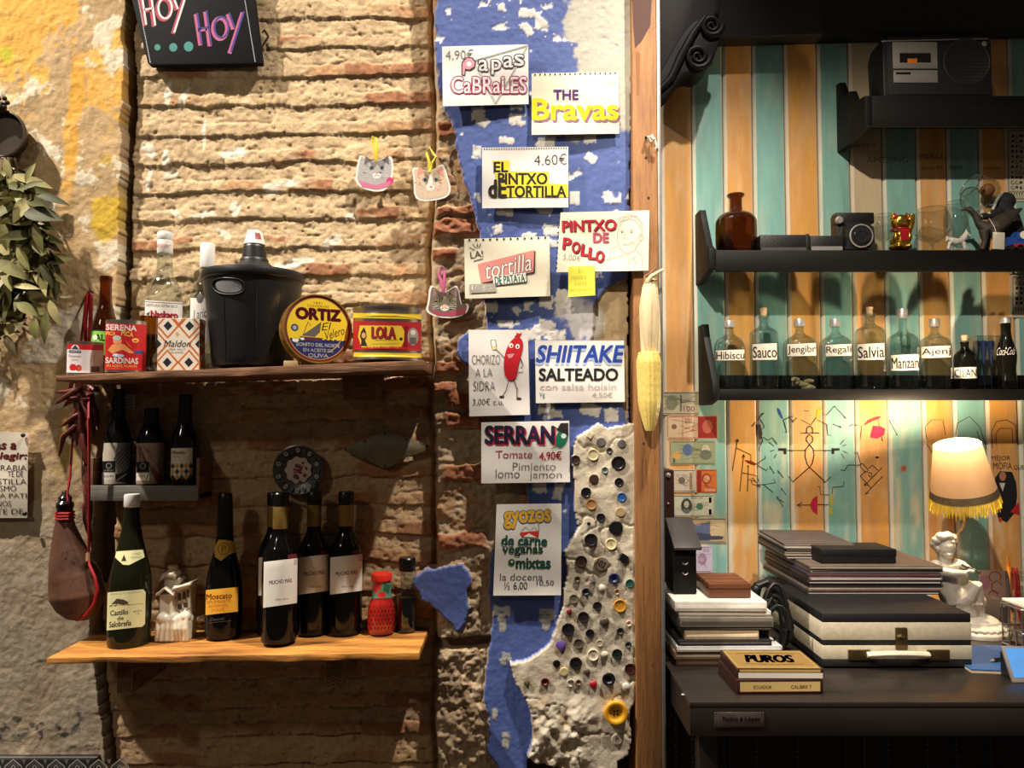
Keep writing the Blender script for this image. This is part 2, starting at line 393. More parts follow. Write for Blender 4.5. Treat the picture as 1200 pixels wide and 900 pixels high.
# --- blue paint on plaster
blue = [(510, -200), (511, 0), (512, 60), (516, 100), (524, 130), (534, 155), (537, 195), (545, 215), (556, 250), (561, 278), (556, 288), (560, 340), (570, 352), (569, 392), (571, 470), (600, 490), (619, 560), (620, 588), (592, 600), (576, 640), (573, 690), (573, 740), (571, 810), (570, 872), (580, 888), (592, 905), (600, 1100),
        (738, 1100), (738, 500), (737, 320), (735, 260), (739, 130), (739, -200)]
BL = pip(wx, wy, blue)
r1 = [(486, 676), (500, 668), (520, 665), (542, 661), (551, 672), (547, 690), (549, 712), (546, 730), (538, 738), (524, 724), (508, 712), (492, 700)]
r2 = [(536, 398), (548, 388), (552, 428), (540, 424), (533, 410)]
BL |= pip(wx, wy, r1) | pip(wx, wy, r2)
HB = .004+(f3-.5)*.005+(f4-.5)*.0012
CB = A3(80, 98, 158)*(.86+.26*f1[..., None])
fl = fbm(X, Y, 16, 13, 5, 131)
wear = -.05+.05*sm(120, 0, Y)+.05*sm(700, 560, X)*0+.06*sm(1.3, .3, np.abs(Y-230)/120)*sm(600, 680, X)+.10*sm(1.4, .2, ((X-660)/80)**2+((Y-385)/45)**2)+.07*sm(1.4, .3, ((X-690)/50)**2+((Y-480)/25)**2) - .08*sm(580, 650, Y)
scr = sm(.69, .72, fl+wear)
CB = mix(CB, A3(226, 222, 214), scr); HB = HB+.0012*scr
pale = sm(.50, .56, f1+.5*sm(30, -20, Y)*0+.38*sm(648, 690, wx)*sm(200, 120, Y)-.14)*sm(648, 662, wx+ (Y-60)*.12)*sm(235, 150, Y)
CB = mix(CB, A3(184, 180, 166)*(.9+.2*f2[..., None]), pale)
cem = pip(wx, wy, [(700, 350), (738, 318), (739, 400), (735, 500), (728, 470), (700, 460), (692, 400)])
CB = np.where(cem[..., None], A3(160, 138, 104)*(.75+.5*f2[..., None]), CB); HB = np.where(cem, HB+.008, HB)
wht = sm(.46, .54, f1)*sm(1.3, .7, ((X-665)/42)**2+((Y-378)/28)**2)
CB = mix(CB, A3(205, 200, 196), wht*.85)
for (a, b, w_, h_, an) in ((620, 22, 12, 5, .1), (617, 40, 4, 9, -.6), (637, 33, 4, 7, -.3), (588, 15, 5, 4, 0), (630, 30, 4, 10, .2), (564, 145, 11, 6, .7), (561, 138, 8, 8, 0), (606, 145, 9, 7, 0), (605, 128, 7, 5, 0), (593, 169, 9, 4, .1), (640, 171, 10, 5, 0), (635, 176, 8, 3, 0), (559, 182, 5, 7, 0), (560, 236, 5, 5, 0), (592, 250, 9, 6, .1), (638, 250, 9, 5, .3), (716, 235, 10, 6, 0), (672, 236, 6, 8, 0), (580, 273, 8, 5, -.3),
    (645, 273, 9, 6, .2), (620, 280, 8, 4, 0), (650, 288, 6, 4, 0), (658, 350, 8, 9, .5), (575, 363, 9, 6, 0), (620, 360, 7, 6, 0), (640, 356, 8, 7, 0), (592, 382, 9, 4, 0), (650, 395, 10, 6, 0), (637, 385, 12, 9, .4), (625, 395, 9, 7, 0), (690, 168, 8, 4, 0), (640, 200, 6, 5, 0), (690, 190, 7, 4, .5), (700, 270, 6, 4, 0),
    (588, 713, 10, 6, 0), (588, 728, 4, 11, 0), (640, 717, 8, 7, 0), (640, 728, 5, 7, 0), (594, 765, 4, 5, 0), (590, 770, 3, 3, 0), (580, 833, 3, 7, .1), (593, 856, 6, 4, 0), (593, 863, 3, 8, 0), (632, 570, 8, 6, 0), (653, 575, 6, 10, .2), (650, 485, 8, 5, 0), (690, 480, 12, 7, .2), (715, 486, 8, 8, 0), (640, 478, 9, 6, 0)):
    dx = X-a+(f2-.5)*6; dy = Y-b+(f4-.5)*5; ca, sa = math.cos(an), math.sin(an)
    m_ = (np.maximum(np.abs(dx*ca+dy*sa)/w_, np.abs(-dx*sa+dy*ca)/h_) < 1)*sm(.28, .36, fl)
    CB = mix(CB, A3(220, 214, 204) if b < 600 else A3(176, 172, 160), m_*.95); HB = HB-.0008*m_
H = np.where(BL, HB, H); C = np.where(BL[..., None], CB, C)
# --- white plaster with the buttons
but = [(742, 494), (725, 499), (708, 503), (697, 497), (688, 504), (676, 512), (669, 523), (668, 545), (672, 565), (672, 592), (676, 612), (668, 632), (661, 645), (664, 668), (658, 700), (650, 733), (640, 752), (620, 766), (598, 772), (602, 790), (614, 812), (622, 832), (623, 852), (619, 876), (630, 886), (650, 890), (676, 897), (690, 912), (700, 905), (716, 914), (722, 900), (722, 884), (735, 876), (737, 850), (735, 826), (744, 815), (747, 700), (745, 600)]
BT = pip(wx*.5+X*.5, wy*.5+Y*.5, but)
HP = -.012+(f3-.5)*.016+(f2-.5)*.005; lowp = sm(800, 835, Y)*sm(700, 670, X); HP = HP+(f2-.5)*.025*lowp-.006*lowp
crk = np.exp(-(np.abs(fbm(X, Y, 70, 70, 4, 141)-.5)/.008)**2); HP = HP+.004*crk
CP = A3(206, 194, 172)*(.88+.2*f1[..., None]); CP = mix(CP, A3(150, 130, 104), crk*.55); CP = mix(CP, A3(176, 152, 116), lowp*sm(.5, .65, f2)*.7)
CP = mix(CP, A3(168, 140, 105), sm(.6, .68, f1)*sm(700, 660, X)*.5)
hole = (X > 619) & (Y > 884+(f2-.5)*8) & (~BT) & (X < 742)
H = np.where(hole, .09, H); C = np.where(hole[..., None], A3(60, 46, 36), C)
H = np.where(BT, HP, H); C = np.where(BT[..., None], CP, C)
gr = (X > 736+np.interp(Y, [0, 250, 320, 500, 560, 810, 830, 900], [4, 1, -1, 0, 9, 9, 0, -14])+(f2-.5)*5) & (~BT)
H = np.where(gr, .10, H); C = np.where(gr[..., None], A3(52, 42, 36), C)
C = np.clip(C, .004, .9)
# build: world positions on the wall, faces handed to the region they belong to
RY = .03
bA = (450-Y)/F; tt = (RY+CD)/(CT-bA*ST); WX = (X-600)/F*tt; WZ = CZ+(ST+bA*CT)*tt
reg = np.where(BT, 3, np.where(BL, 2, np.where(left, 1, 0)))
ny, nx = X.shape; co_ = np.stack([WX, H, WZ], -1).reshape(-1, 3); cl_ = np.concatenate([C, np.ones((ny, nx, 1))], -1).reshape(-1, 4)
ii, jj = np.meshgrid(np.arange(ny-1), np.arange(nx-1), indexing='ij'); q0 = (ii*nx+jj).ravel()
quads = np.stack([q0+nx, q0+nx+1, q0+1, q0], -1)
rq = np.max(np.stack([reg.ravel()[quads[:, k]] for k in range(4)]), 0)
def gridmesh(name, qs, co__, cl__, m, parent=None):
    used, inv = np.unique(qs, return_inverse=True); inv = inv.reshape(-1, 4)
    me = bpy.data.meshes.new(name); me.vertices.add(len(used)); me.vertices.foreach_set('co', co__[used].ravel())
    me.loops.add(inv.size); me.loops.foreach_set('vertex_index', inv.ravel().astype(np.int32)); me.polygons.add(len(inv))
    me.polygons.foreach_set('loop_start', np.arange(0, inv.size, 4, dtype=np.int32)); me.polygons.foreach_set('loop_total', np.full(len(inv), 4, np.int32))
    me.update(calc_edges=True); a = me.color_attributes.new('Col', 'FLOAT_COLOR', 'POINT'); a.data.foreach_set('color', cl__[used].ravel().astype(np.float32))
    me.shade_smooth(); return link(name, me, m, parent)
MB_ = mat('brick_wall', attr=True, rough=.95, nz=(180, .22), bump=(260, .4), spec=.15)
MP_ = mat('plaster_wall', attr=True, rough=.9, nz=(120, .10), bump=(200, .25), spec=.2)
tag(gridmesh('wall_back', quads[rq == 0], co_, cl_, MB_), kind='structure')
tag(gridmesh('wall_left', quads[rq == 1], co_, cl_, MP_), kind='structure')
tag(gridmesh('wall_centre', quads[rq == 2], co_, cl_, mat('painted_plaster', attr=True, rough=.6, nz=(90, .10), bump=(160, .15), spec=.3)), kind='structure')
tag(gridmesh('wall_front', quads[rq == 3], co_, cl_, MP_), kind='structure')
def wallY(px, py):
    j = int(np.clip(round((px+150)/STEP), 0, nx-1)); i = int(np.clip(round((py+110)/STEP), 0, ny-1)); return float(H[i, j])
# tiled dado at the foot of the left plaster
mb = MB(); a, b = P(-150, 886, .03), P(115, 886, .03); mb.box(a.x, .012, .3, b.x, .06, a.z)
tl = tag(mb.build('trim_1', mat('tile_dark', c(40, 40, 44), rough=.35, nz=(40, .2)), bevel=.002), kind='structure')
p = Pr(); gy_ = c(168, 166, 160)
p.rect(-140, 886.5, 114, 888, c(190, 180, 160))
for k in range(-7, 6):
    x0 = k*25+3
    for (a_, wd, cl2) in ((0, 1.6, gy_), (4, 1.0, c(120, 118, 116)), (8, 1.4, gy_)):
        p.line([(x0+1+a_*.8, 905), (x0+3+a_, 898), (x0+12.5, 890+a_*.8), (x0+22-a_, 898), (x0+24-a_*.8, 905)], wd, cl2)
    p.poly([(x0-2.5, 890), (x0+2.5, 890), (x0, 896)], c(120, 118, 112))
    for yy in (915, 930, 945): p.line([(x0, yy+8), (x0+12.5, yy-6), (x0+25, yy+8)], 1.5, gy_)
L0 = Vector((0, 0, 0))
p.build('tile_pattern', lambda x, y, o: P(x, y, .012-o), tl, PAINT)
# floor, far out of the picture, closes the room
mb = MB(); mb.box(-3, -2.6, -.02, 2.6, .62, 0); tag(mb.build('floor', mat('floor_boards', c(70, 52, 40), rough=.6, nz=(8, .3), st=(1, 12, 1))), kind='structure')
# ---------------- wooden post, metal edge ----------------
WOODP = mat('post_wood', c(166, 116, 66), rough=.65, nz=(14, .5), col2=c(128, 84, 46), st=(9, 9, .7), bump=(30, .25))
mb = MB(); y0, y1 = -.02, .56
fr = [P(739, -140, y0), P(768, -140, y0), P(778, 1040, y0), P(747, 1040, y0)]
mb.hexa(fr, [Vector((v.x, .12, v.z)) for v in fr])
post = tag(mb.build('trim_2', WOODP, bevel=.004), kind='structure')
p = Pr()
for (kx, ky, rr) in ((748, 44, 2), (757, 185, 1.6), (754, 520, 1.4), (765, 780, 1.2), (760, 232, 1.5), (747, 21, 1)): p.ell(kx, ky, rr, rr*1.2, c(60, 38, 24), 10)
p.poly([(741, -5), (764, -5), (762, 30), (752, 48), (744, 56), (742, 30)], c(88, 62, 56)); p.poly([(745, 60), (750, 62), (749, 110), (746, 112)], c(150, 100, 58))
for i in range(15):
    yy = rnd.uniform(60, 900); xx = 746+yy/90+rnd.uniform(0, 18); p.line([(xx, yy), (xx+rnd.uniform(-1, 1), yy+20), (xx+.5, yy+rnd.uniform(30, 60))], rnd.uniform(.5, .9), c(120, 76, 42))
p.build('knots_and_stains', lambda x, y, o: P(x, y, y0-o), post, INK)
mb = MB(); fr = [P(768, -140, -.022), P(772, -140, -.022), P(782, 1040, -.022), P(778, 1040, -.022)]
mb.hexa(fr, [Vector((v.x, .5, v.z)) for v in fr])
tag(mb.build('trim_3', mat('steel_edge', c(150, 148, 146), rough=.45, metal=.6, nz=(30, .15)), bevel=.0008), kind='structure')
# ---------------- striped plank wall of the niche ----------------
SY = .62
ed = [738, 776, 813, 850, 885, 923, 962, 999.5, 1037.5, 1077.5, 1113.5, 1151.5, 1189, 1227, 1265, 1303]
TEAL = (134, 182, 174); ORA = (220, 162, 98); kinds = [TEAL, ORA]*8
xs_ = [P(e, 330, SY).x for e in ed]
vx = []; 
nz_ = 170; zt, zb = 2.9, .1
co2 = []; cl2 = []; qs2 = []; base = 0
for k in range(len(ed)-1):
    x0, x1 = xs_[k], xs_[k+1]; W_ = x1-x0; prof = [(0, .011), (.002, .004), (.010, 0), (.0115, 0)]+[(.0115+(W_-.0195)*u/6, 0) for u in range(1, 7)]+[(W_-.0065, 0), (W_-.0015, .006), (W_, .012)]
    U = np.array([q[0] for q in prof]); D = np.array([q[1] for q in prof]); Z = np.linspace(zb, zt, nz_)
    UU, ZZ = np.meshgrid(U, Z); XX = x0+UU; YY = SY+np.tile(D, (nz_, 1))
    n1 = fbm(UU*300+k*50, ZZ*60, 9, 9, 4, 200+k); n2 = fbm(UU*400+k*90, ZZ*20, 6, 6, 4, 300+k)
    lowf = sm(1.55, 1.2, ZZ)
    base_c = np.array(c(*kinds[k])[:3])*(.8+.4*n2[..., None])
    base_c = mix(base_c, A3(228, 212, 176), sm(.5, .72, n1)*(.2+.58*lowf))
    if kinds[k] is ORA: base_c = mix(base_c, A3(226, 164, 60), sm(.45, .7, fbm(UU*200+k*31, ZZ*40, 9, 9, 3, 400+k))*.5)
    if k == 7: base_c = mix(base_c, A3(206, 190, 160), sm(1.98, 2.05, ZZ)*.9)
    wedge = np.tile(np.array([.2, .9, .95, 0] + [0]*6 + [.7, .6, 0.0])[None, :], (nz_, 1))*(.6+.6*n2)
    base_c = mix(base_c, A3(222, 214, 196), np.clip(wedge, 0, 1))
    base_c = np.where((D > .0105)[None, :, None], A3(110, 96, 72), base_c)
    m_ = len(U); 
    co2.append(np.stack([XX, YY, ZZ], -1).reshape(-1, 3)); cl2.append(np.concatenate([base_c, np.ones((nz_, m_, 1))], -1).reshape(-1, 4))
    ii, jj = np.meshgrid(np.arange(nz_-1), np.arange(m_-1), indexing='ij'); q0 = (ii*m_+jj).ravel()+base
    qs2.append(np.stack([q0, q0+1, q0+m_+1, q0+m_], -1)); base += nz_*m_
wr = tag(gridmesh('wall_right', np.concatenate(qs2), np.concatenate(co2), np.clip(np.concatenate(cl2), .004, .9), mat('painted_planks', attr=True, rough=.55, nz=(25, .10), bump=(40, .12), st=(3, 3, .5), spec=.35)), kind='structure')
mb = MB(); mb.box(xs_[0], SY+.012, .0, xs_[-1], SY+.05, zt); mb.build('backing', mat('backing_wood', c(90, 70, 50), rough=.8), wr)
# drawings on the planks
k_ = c(34, 26, 28); pk = c(196, 40, 72); p = Pr()
def fx(pts): return [(820+x/5.0, 480+y/5.0) for x, y in pts]
for l in ([(590, 138), (700, 138)], [(625, 136), (628, 108), (645, 96), (660, 108), (663, 136)], [(643, 145), (625, 165), (625, 185), (643, 203), (662, 185), (662, 162), (643, 145)],
    [(643, 205), (620, 235), (618, 275), (630, 320), (643, 338), (660, 315), (670, 265), (664, 230), (643, 205)], [(620, 240), (510, 240)], [(668, 240), (775, 240)], [(643, 338), (545, 424), (522, 392)], [(643, 338), (735, 424), (768, 395)]): p.line(fx(l), 1.1, k_)
for q in ([(460, 226), (508, 226), (508, 262), (492, 262), (490, 242), (460, 242)], [(772, 226), (820, 226), (820, 240), (790, 242), (788, 260), (772, 260)]): p.poly(fx(q), k_)
for l in ([(455, 205), (430, 175)], [(435, 215), (408, 192)], [(436, 236), (412, 246)], [(450, 262), (436, 284)], [(822, 205), (845, 178)], [(835, 215), (860, 205)], [(838, 242), (865, 256)], [(828, 258), (848, 284)],
    [(192, 360), (222, 172), (210, 190)], [(222, 172), (228, 190)], [(215, 225), (300, 265), (300, 300)], [(235, 480), (258, 262), (248, 280)], [(258, 262), (264, 282)], [(280, 480), (286, 325), (278, 338)], [(330, 320), (385, 285), (380, 270)], [(330, 320), (390, 358), (398, 345)], [(250, 370), (335, 388), (345, 420)],
    [(375, 440), (445, 428), (432, 405)], [(375, 440), (430, 486)], [(345, 440), (375, 440)], [(490, 400), (458, 356), (462, 375)], [(437, 375), (410, 330), (412, 350)], [(505, 500), (478, 460), (480, 476)], [(490, 572), (452, 508), (455, 528)], [(470, 530), (495, 545)],
    [(305, 100), (375, 20), (358, 30)], [(345, 40), (380, 100), (350, 130), (370, 180), (345, 230), (352, 245)], [(370, 160), (400, 180), (425, 165), (450, 200)], [(490, 60), (512, 135), (500, 130)], [(490, 60), (545, 40)], [(545, 75), (568, 48)], [(520, 40), (550, 72)],
    [(595, 60), (650, 90), (690, 40)], [(690, 60), (745, 88), (750, 150), (772, 152)], [(740, 35), (790, -20), (858, 52), (842, 45)], [(780, 85), (830, 105), (818, 95)], [(610, 5), (640, 10)],
    [(876, 102), (890, 88), (950, 98), (940, 175)], [(1045, 60), (1072, 185), (1060, 172)], [(1110, 60), (1158, 152), (1148, 145)], [(905, 255), (925, 250), (940, 310)], [(940, 325), (868, 325), (850, 358), (825, 352)], [(990, 345), (1010, 325), (1045, 355)], [(1068, 340), (965, 445), (985, 442)], [(1072, 390), (970, 495), (992, 488)], [(940, 390), (1005, 460)], [(940, 390), (975, 360)], [(968, 430), (965, 445)],
    [(570, 560), (755, 556)], [(600, 545), (570, 560), (595, 572)], [(690, 452), (704, 452), (708, 498), (755, 500)], [(775, 495), (780, 455), (843, 450), (845, 420)], [(940, 315), (955, 318), (985, 350), (985, 368), (965, 362), (945, 340), (940, 315)], [(990, 370), (1005, 372), (1010, 390), (995, 395), (988, 380)], [(300, 415), (330, 420), (340, 440), (310, 440), (300, 415)], [(285, 415), (310, 400), (355, 455), (330, 445)]): p.line(fx(l), .8, k_)
p.poly(fx([(262, 295), (300, 300), (335, 318), (320, 328), (280, 312)]), c(120, 30, 30)); p.poly(fx([(335, 90), (355, 85), (368, 140), (358, 178), (345, 150)]), c(60, 44, 60))
p.poly(fx([(455, -10), (470, 0), (490, 55), (478, 50), (460, 20)]), c(40, 80, 150)); p.poly(fx([(690, 0), (715, -5), (705, 30), (690, 55), (680, 40)]), c(210, 180, 40))
p.poly(fx([(690, 502), (660, 525), (645, 560), (660, 595), (690, 618)]), pk); p.poly(fx([(765, 500), (780, 500), (785, 540), (778, 575), (765, 560)]), c(200, 180, 40)); p.ell(*fx([(770, 595)])[0], 2, 4, c(200, 180, 40))
p.poly(fx([(955, 95), (985, 60), (1040, 38), (1065, 42), (1050, 55), (1010, 70), (975, 88)]), c(214, 60, 60)); p.poly(fx([(1015, 95), (1060, 98), (1088, 112), (1080, 150), (1040, 170), (998, 165)]), c(206, 40, 80))
p.ell(*fx([(1040, 280)])[0], 2, 1.2, k_); p.ell(*fx([(1195, 345)])[0], 4, 4, c(190, 120, 90)); p.ell(*fx([(1195, 345)])[0], 2, 2, c(150, 90, 70))
# heads, words and a dark figure by the lamp
dg = c(70, 56, 52)
for l in ([(1163, 525), (1162, 505), (1168, 494), (1180, 492), (1190, 498), (1192, 520)], [(1168, 522), (1167, 508), (1172, 502), (1186, 502), (1187, 520)], [(1086, 515), (1084, 500), (1092, 492), (1105, 492), (1108, 510)], [(1120, 510), (1122, 496), (1136, 488), (1148, 500), (1156, 525)], [(1145, 505), (1150, 520), (1146, 530)], [(1086, 520), (1092, 530), (1098, 532)]): p.line(l, .9, dg)
p.text('MEJOR', 1162, 534, 1184, 541, dg); p.text('MOFIA', 1164, 542, 1186, 550, dg); p.text('QUE', 1188, 545, 1200, 551, dg)
p.poly([(1166, 560), (1172, 552), (1186, 553), (1191, 566), (1192, 580), (1190, 600), (1180, 612), (1170, 608), (1165, 590)], c(34, 32, 38)); p.ell(1175, 558, 4, 5.5, c(176, 120, 96)); p.poly([(1171, 566), (1178, 566), (1175, 576)], c(206, 200, 190)); p.poly([(1184, 600), (1194, 588), (1195, 604)], c(190, 40, 50)); p.ell(1172, 609, 2, 3, c(210, 60, 40))
for l, s_ in (('Guajira', (996, 166, 1026, 174)), ('AMEZING', (1016, 184, 1064, 191)), ('PERU', (1078, 180, 1104, 186)), ('lima 91', (1080, 194, 1104, 199)), ('mams', (1112, 194, 1128, 199)), ('alum', (1152, 194, 1172, 199))): p.text(l, *s_, c(120, 100, 84), bold=-.01)
p.build('stick_figure_drawing', lambda x, y, o: P(x, y, SY-.0006-o*2), wr, INK)
# black beam across the top of the niche
BK = mat('black_wood', c(24, 21, 20), rough=.45, nz=(10, .3), st=(1, 1, 8), bump=(25, .1))
mb = MB(); a = P(775, 45, SY-.07); b = P(1320, 30, SY-.07); mb.hexa([Vector((a.x, SY-.07, 3.3)), Vector((b.x, SY-.07, 3.3)), b, a], [Vector((a.x, SY-.002, 3.3)), Vector((b.x, SY-.002, 3.3)), Vector((b.x, SY-.002, b.z)), Vector((a.x, SY-.002, a.z))])
tag(mb.build('trim_4', BK, bevel=.003), kind='structure')
# ---------------- the two plank shelves ----------------
WOODS = mat('shelf_wood', c(218, 150, 66), rough=.5, nz=(8, .5), col2=c(84, 42, 16), st=(.5, 4, 6), bump=(22, .35))
WOODD = mat('old_wood', c(140, 92, 52), rough=.7, nz=(12, .5), col2=c(76, 46, 26), st=(.6, 6, 9), bump=(30, .4))
ENDG = mat('bracket_wood', c(150, 112, 80), rough=.8, nz=(16, .5), col2=c(90, 62, 42), st=(2, 2, 9), bump=(40, .4))
SFY, SBY = -.145, .056
def plank(name, lab, l, r, tl_, tr_, bl_, br_, m, mid):
    root = thing(name, lab, 'shelf', (P(300, (tl_+tr_)/2, SFY).x, SBY, P(300, (tl_+tr_)/2, SFY).z)); R = Vector(root.location); mb = MB()
    N = 26; rows = []
    for i in range(N+1):
        u = i/N; a = P(l+(r-l)*u, tl_+(tr_-tl_)*u, SFY); b = P(l+(r-l)*u, bl_+(br_-bl_)*u, SFY)
        wob = math.sin(u*19+l)*.0016+math.sin(u*47)*.0009
        rows.append(mb.add([Vector((a.x, SFY+wob, a.z))-R, Vector((a.x, SBY, a.z))-R, Vector((a.x, SBY, b.z))-R, Vector((a.x, SFY+wob*1.4, b.z+wob*.5))-R]))
    for k0, k1 in zip(rows[:-1], rows[1:]):
        for q in range(4): mb.face((k0+q, k0+(q+1) % 4, k1+(q+1) % 4, k1+q))
    mb.face([rows[0]+q for q in range(4)]); mb.face([rows[-1]+q for q in (3, 2, 1, 0)])
    mb.build('board', m, root, ang=.4, bevel=.0012); return root
upper = plank('plank_shelf', 'narrow dark wooden plank shelf holding cans and the black demijohn', 65, 497, 440, 422, 447, 434, WOODD, 0)
lower = plank('plank_shelf', 'honey coloured wooden plank shelf holding the wine bottles', 55, 491, 771, 765, 778, 773, WOODS, 0)
def zs(l, r, tl_, tr_, m):
    a, b = P(l, tl_, SFY), P(r, tr_, SFY); return lambda x: a.z+(b.z-a.z)*(x-a.x)/(b.x-a.x)
zU = zs(65, 497, 440, 422, 0); zLo = zs(55, 491, 771, 765, 0)
def bracket(sh, x0, y0, x1, y1, Yf, drop):
    R = Vector(sh.location); a, b = P(x0, y0, Yf), P(x1, y1, Yf); mb = MB()
    top = (zU if sh is upper else zLo)((a.x+b.x)/2)-(.0135 if sh is upper else .0125)
    mb.box(a.x-R.x, Yf-R.y, b.z-R.z, b.x-R.x, .09-R.y, top-R.z-.004); mb.build('bracket', ENDG, sh, bevel=.002)
bracket(upper, 402, 440, 441, 470, -.05, 0); bracket(lower, 382, 778, 401, 806, -.10, 0); bracket(lower, 137, 778, 155, 813, -.10, 0)
for g_ in (0, 1):
    p = Pr()
    for k in range(7): p.line([(383, 783+k*3.6), (391, 780+k*3.6), (400, 784+k*3.6)] if g_ else [(138+k*2.3, 781), (139+k*2.3, 795), (138+k*2.3, 811)], .9 if g_ else .7, c(70, 46, 30))
    p.build('end_grain', onplane(-.10, lower), [o for o in lower.children if o.name.startswith('bracket')][1-g_])
    [o for o in lower.children_recursive if o.name.startswith('end_grain')][-1]
for o in lower.children_recursive:
    if o.name.startswith('end_grain'): o.parent = [q for q in lower.children if q.name.startswith('bracket')][0 if o.data.vertices[0].co.x > -.1 else 1]
# ---------------- bottles and cans ----------------
NEARBLK = mat('dark_bottle_glass', c(14, 14, 10), rough=.10, nz=(20, .2), spec=.4)
WINEBLK = mat('black_wine_glass', c(9, 7, 8), rough=.10, nz=(20, .2), spec=.35)
GRNBLK = mat('green_wine_glass', c(24, 25, 13), rough=.10, nz=(20, .2), spec=.4)
FOILB = mat('black_foil', c(14, 13, 14), rough=.3, nz=(40, .2)); GOLD = mat('gold_foil', c(150, 120, 62), rough=.38, metal=.55, nz=(60, .2))
CAPW = mat('white_cap', c(226, 224, 218), rough=.4, nz=(40, .05)); METAL = mat('tin_metal', c(190, 180, 165), rough=.28, metal=.9, nz=(50, .15))
CLEAR = glass('clear_glass', (.84, .88, .86, 1), .9, .16); AMBER = glass('amber_glass', (.42, .22, .035, 1)); BROWN = glass('brown_beer_glass', (.40, .19, .05, 1))
def turned(name, label, cat, cx, Y, z0, prof, m, group=None, sm=2, part='body', n=40):
    pr = lprof(cx, Y, z0, prof, sm); mid = (prof[0][1]+prof[-1][1])/2
    root = thing(name, label, cat, (P(cx, mid, Y).x, Y, z0), group)
    MB().lathe(pr, n=n).build(part, m, root); return root, pr
def piece(root, name, cx, Y, prof, m, sm=0, label=None, n=36):
    z0 = root.location.z; cf = math.cos(math.atan((cx-600)/F)); q = [(hw*S(Y)*cf, P(cx, py, Y).z-z0) for hw, py in prof][::-1]
    if sm: q = chaikin(q, sm)
    return MB().lathe(q, n=n).build(name, m, root, label=label)
def label_on(root, cx, Y, pr, p, x0, x1, name='label', m=None, base=3e-4, lab=None):
    cu = [(x0+x1)/2+(x1-x0)/2*math.sin(math.radians(-88+4*i)) for i in range(45)]
    ys = [q[1] for it in p.it for q in it[0]]; a_, b_ = min(ys), max(ys); n_ = max(2, int((b_-a_)/2.5))
    return p.build(name, onlathe(cx, Y, pr, root), root, m or PAINT, cu, [a_+(b_-a_)*i/n_+.01 for i in range(n_)], base=base, label=lab)
cream = c(226, 222, 168)
# white-capped wine bottle
Y = -.048; cx = 153; z = zLo(P(cx, 750, Y).x)
b, pr = turned('wine_bottle', 'dark green wine bottle with white screw cap and cream label, far left of lower shelf', 'bottle', cx, Y, z, [(8.6, 582), (9, 600), (11, 616), (15.5, 638), (21, 657), (25, 674), (26, 690), (26, 700), (26, 740), (26, 752), (25, 756), (0, 756)], GRNBLK)
piece(b, 'cap', cx, Y, [(0, 579), (9, 579), (9.8, 580.5), (9.8, 593), (9.2, 594), (0, 594)], CAPW, label='white screw cap')
p = Pr(); p.poly([(136, 645), (167, 645), (169, 654), (151, 662), (144, 661), (135, 652)], cream); p.poly([(141, 656), (145, 648), (149, 656)], c(60, 60, 50)); p.ell(145, 654, 5, 5.5, cream); p.poly([(142, 657), (145, 649), (148, 657)], c(50, 50, 40)); p.text('1960', 155, 648, 164, 651, c(120, 120, 90)); p.text('GRANADA', 153, 652, 166, 655, c(120, 120, 90)); label_on(b, cx, Y, pr, p, 134, 170, 'neck_label')
p = Pr(); p.poly(ring([(127.2, 692), (171, 692), (171, 736), (127.2, 736)], 1) if False else [(127.3, 692), (168, 692), (171, 695), (171, 733), (168, 736), (127.3, 736)], cream)
p.line([(129, 707.5), (168, 709)], .6, c(130, 124, 90)); p.text('PRODUCTO DE ESPANA', 131, 693.5, 166, 695.5, c(130, 126, 90))
p.poly([(132, 706), (138, 700), (146, 702), (152, 706), (146, 708), (138, 706)], c(80, 66, 50)); p.lines([[(133, 707), (130, 709)], [(147, 706), (152, 709)], [(139, 705), (136, 709)], [(144, 705), (147, 709)]], 1, c(80, 66, 50))
p.text('Castillo', 131, 713.5, 151, 719.5, c(60, 50, 40), bold=.02); p.text('de', 139, 721, 146, 725.5, c(60, 50, 40), bold=.02); p.text('Salobreña', 130, 726.5, 155, 733, c(60, 50, 40), bold=.02); p.text('semidulce', 157, 715.5, 167, 718, c(90, 80, 60)); p.text('1.5L', 160, 719, 165, 721, c(90, 80, 60))
label_on(b, cx, Y, pr, p, 126, 172)
# sparkling bottle
Y = -.005; cx = 263; z = zLo(P(cx, 745, Y).x)
b, pr = turned('sparkling_bottle', 'black sparkling wine bottle with gold neck seal and yellow label', 'bottle', cx, Y, z, [(8, 579), (8.6, 600), (9.6, 622), (11, 638), (14, 650), (18, 664), (21, 680), (22, 694), (22, 740), (21, 748), (0, 748)], WINEBLK)
piece(b, 'foil', cx, Y, [(0, 577), (6.5, 577), (8.6, 580), (9.2, 605), (10.2, 630), (10.4, 634)], FOILB, 1, 'black foil over cork and neck')
yel = c(236, 176, 60); p = Pr(); p.poly([(251, 641), (256, 632), (263, 632.5), (281, 637), (283, 646), (268, 650), (259, 657), (252, 652)], c(214, 168, 60)); p.arc(262, 643, 6.5, 6.5, 0, 2*pi, .9, c(110, 80, 30), 20); p.text('P', 259.5, 639, 264.5, 647, c(110, 80, 30)); p.ell(276, 643, 1.4, 1.4, c(110, 80, 30)); label_on(b, cx, Y, pr, p, 250, 284, 'neck_seal', base=6e-4, lab='gold neck seal')
p = Pr(); p.poly([(242.3, 690), (279.5, 689), (279.5, 718), (242.3, 719)], yel); p.text('Moscato', 243, 695, 272, 701.5, c(120, 30, 20), bold=.02); p.text('SPUMANTE', 243.5, 702.5, 271, 706.5, c(170, 90, 30)); p.text('AROMATICO', 245, 708, 268, 711, c(190, 70, 30)); p.text('DOLCE', 249, 712.5, 264, 715.5, c(190, 70, 30))
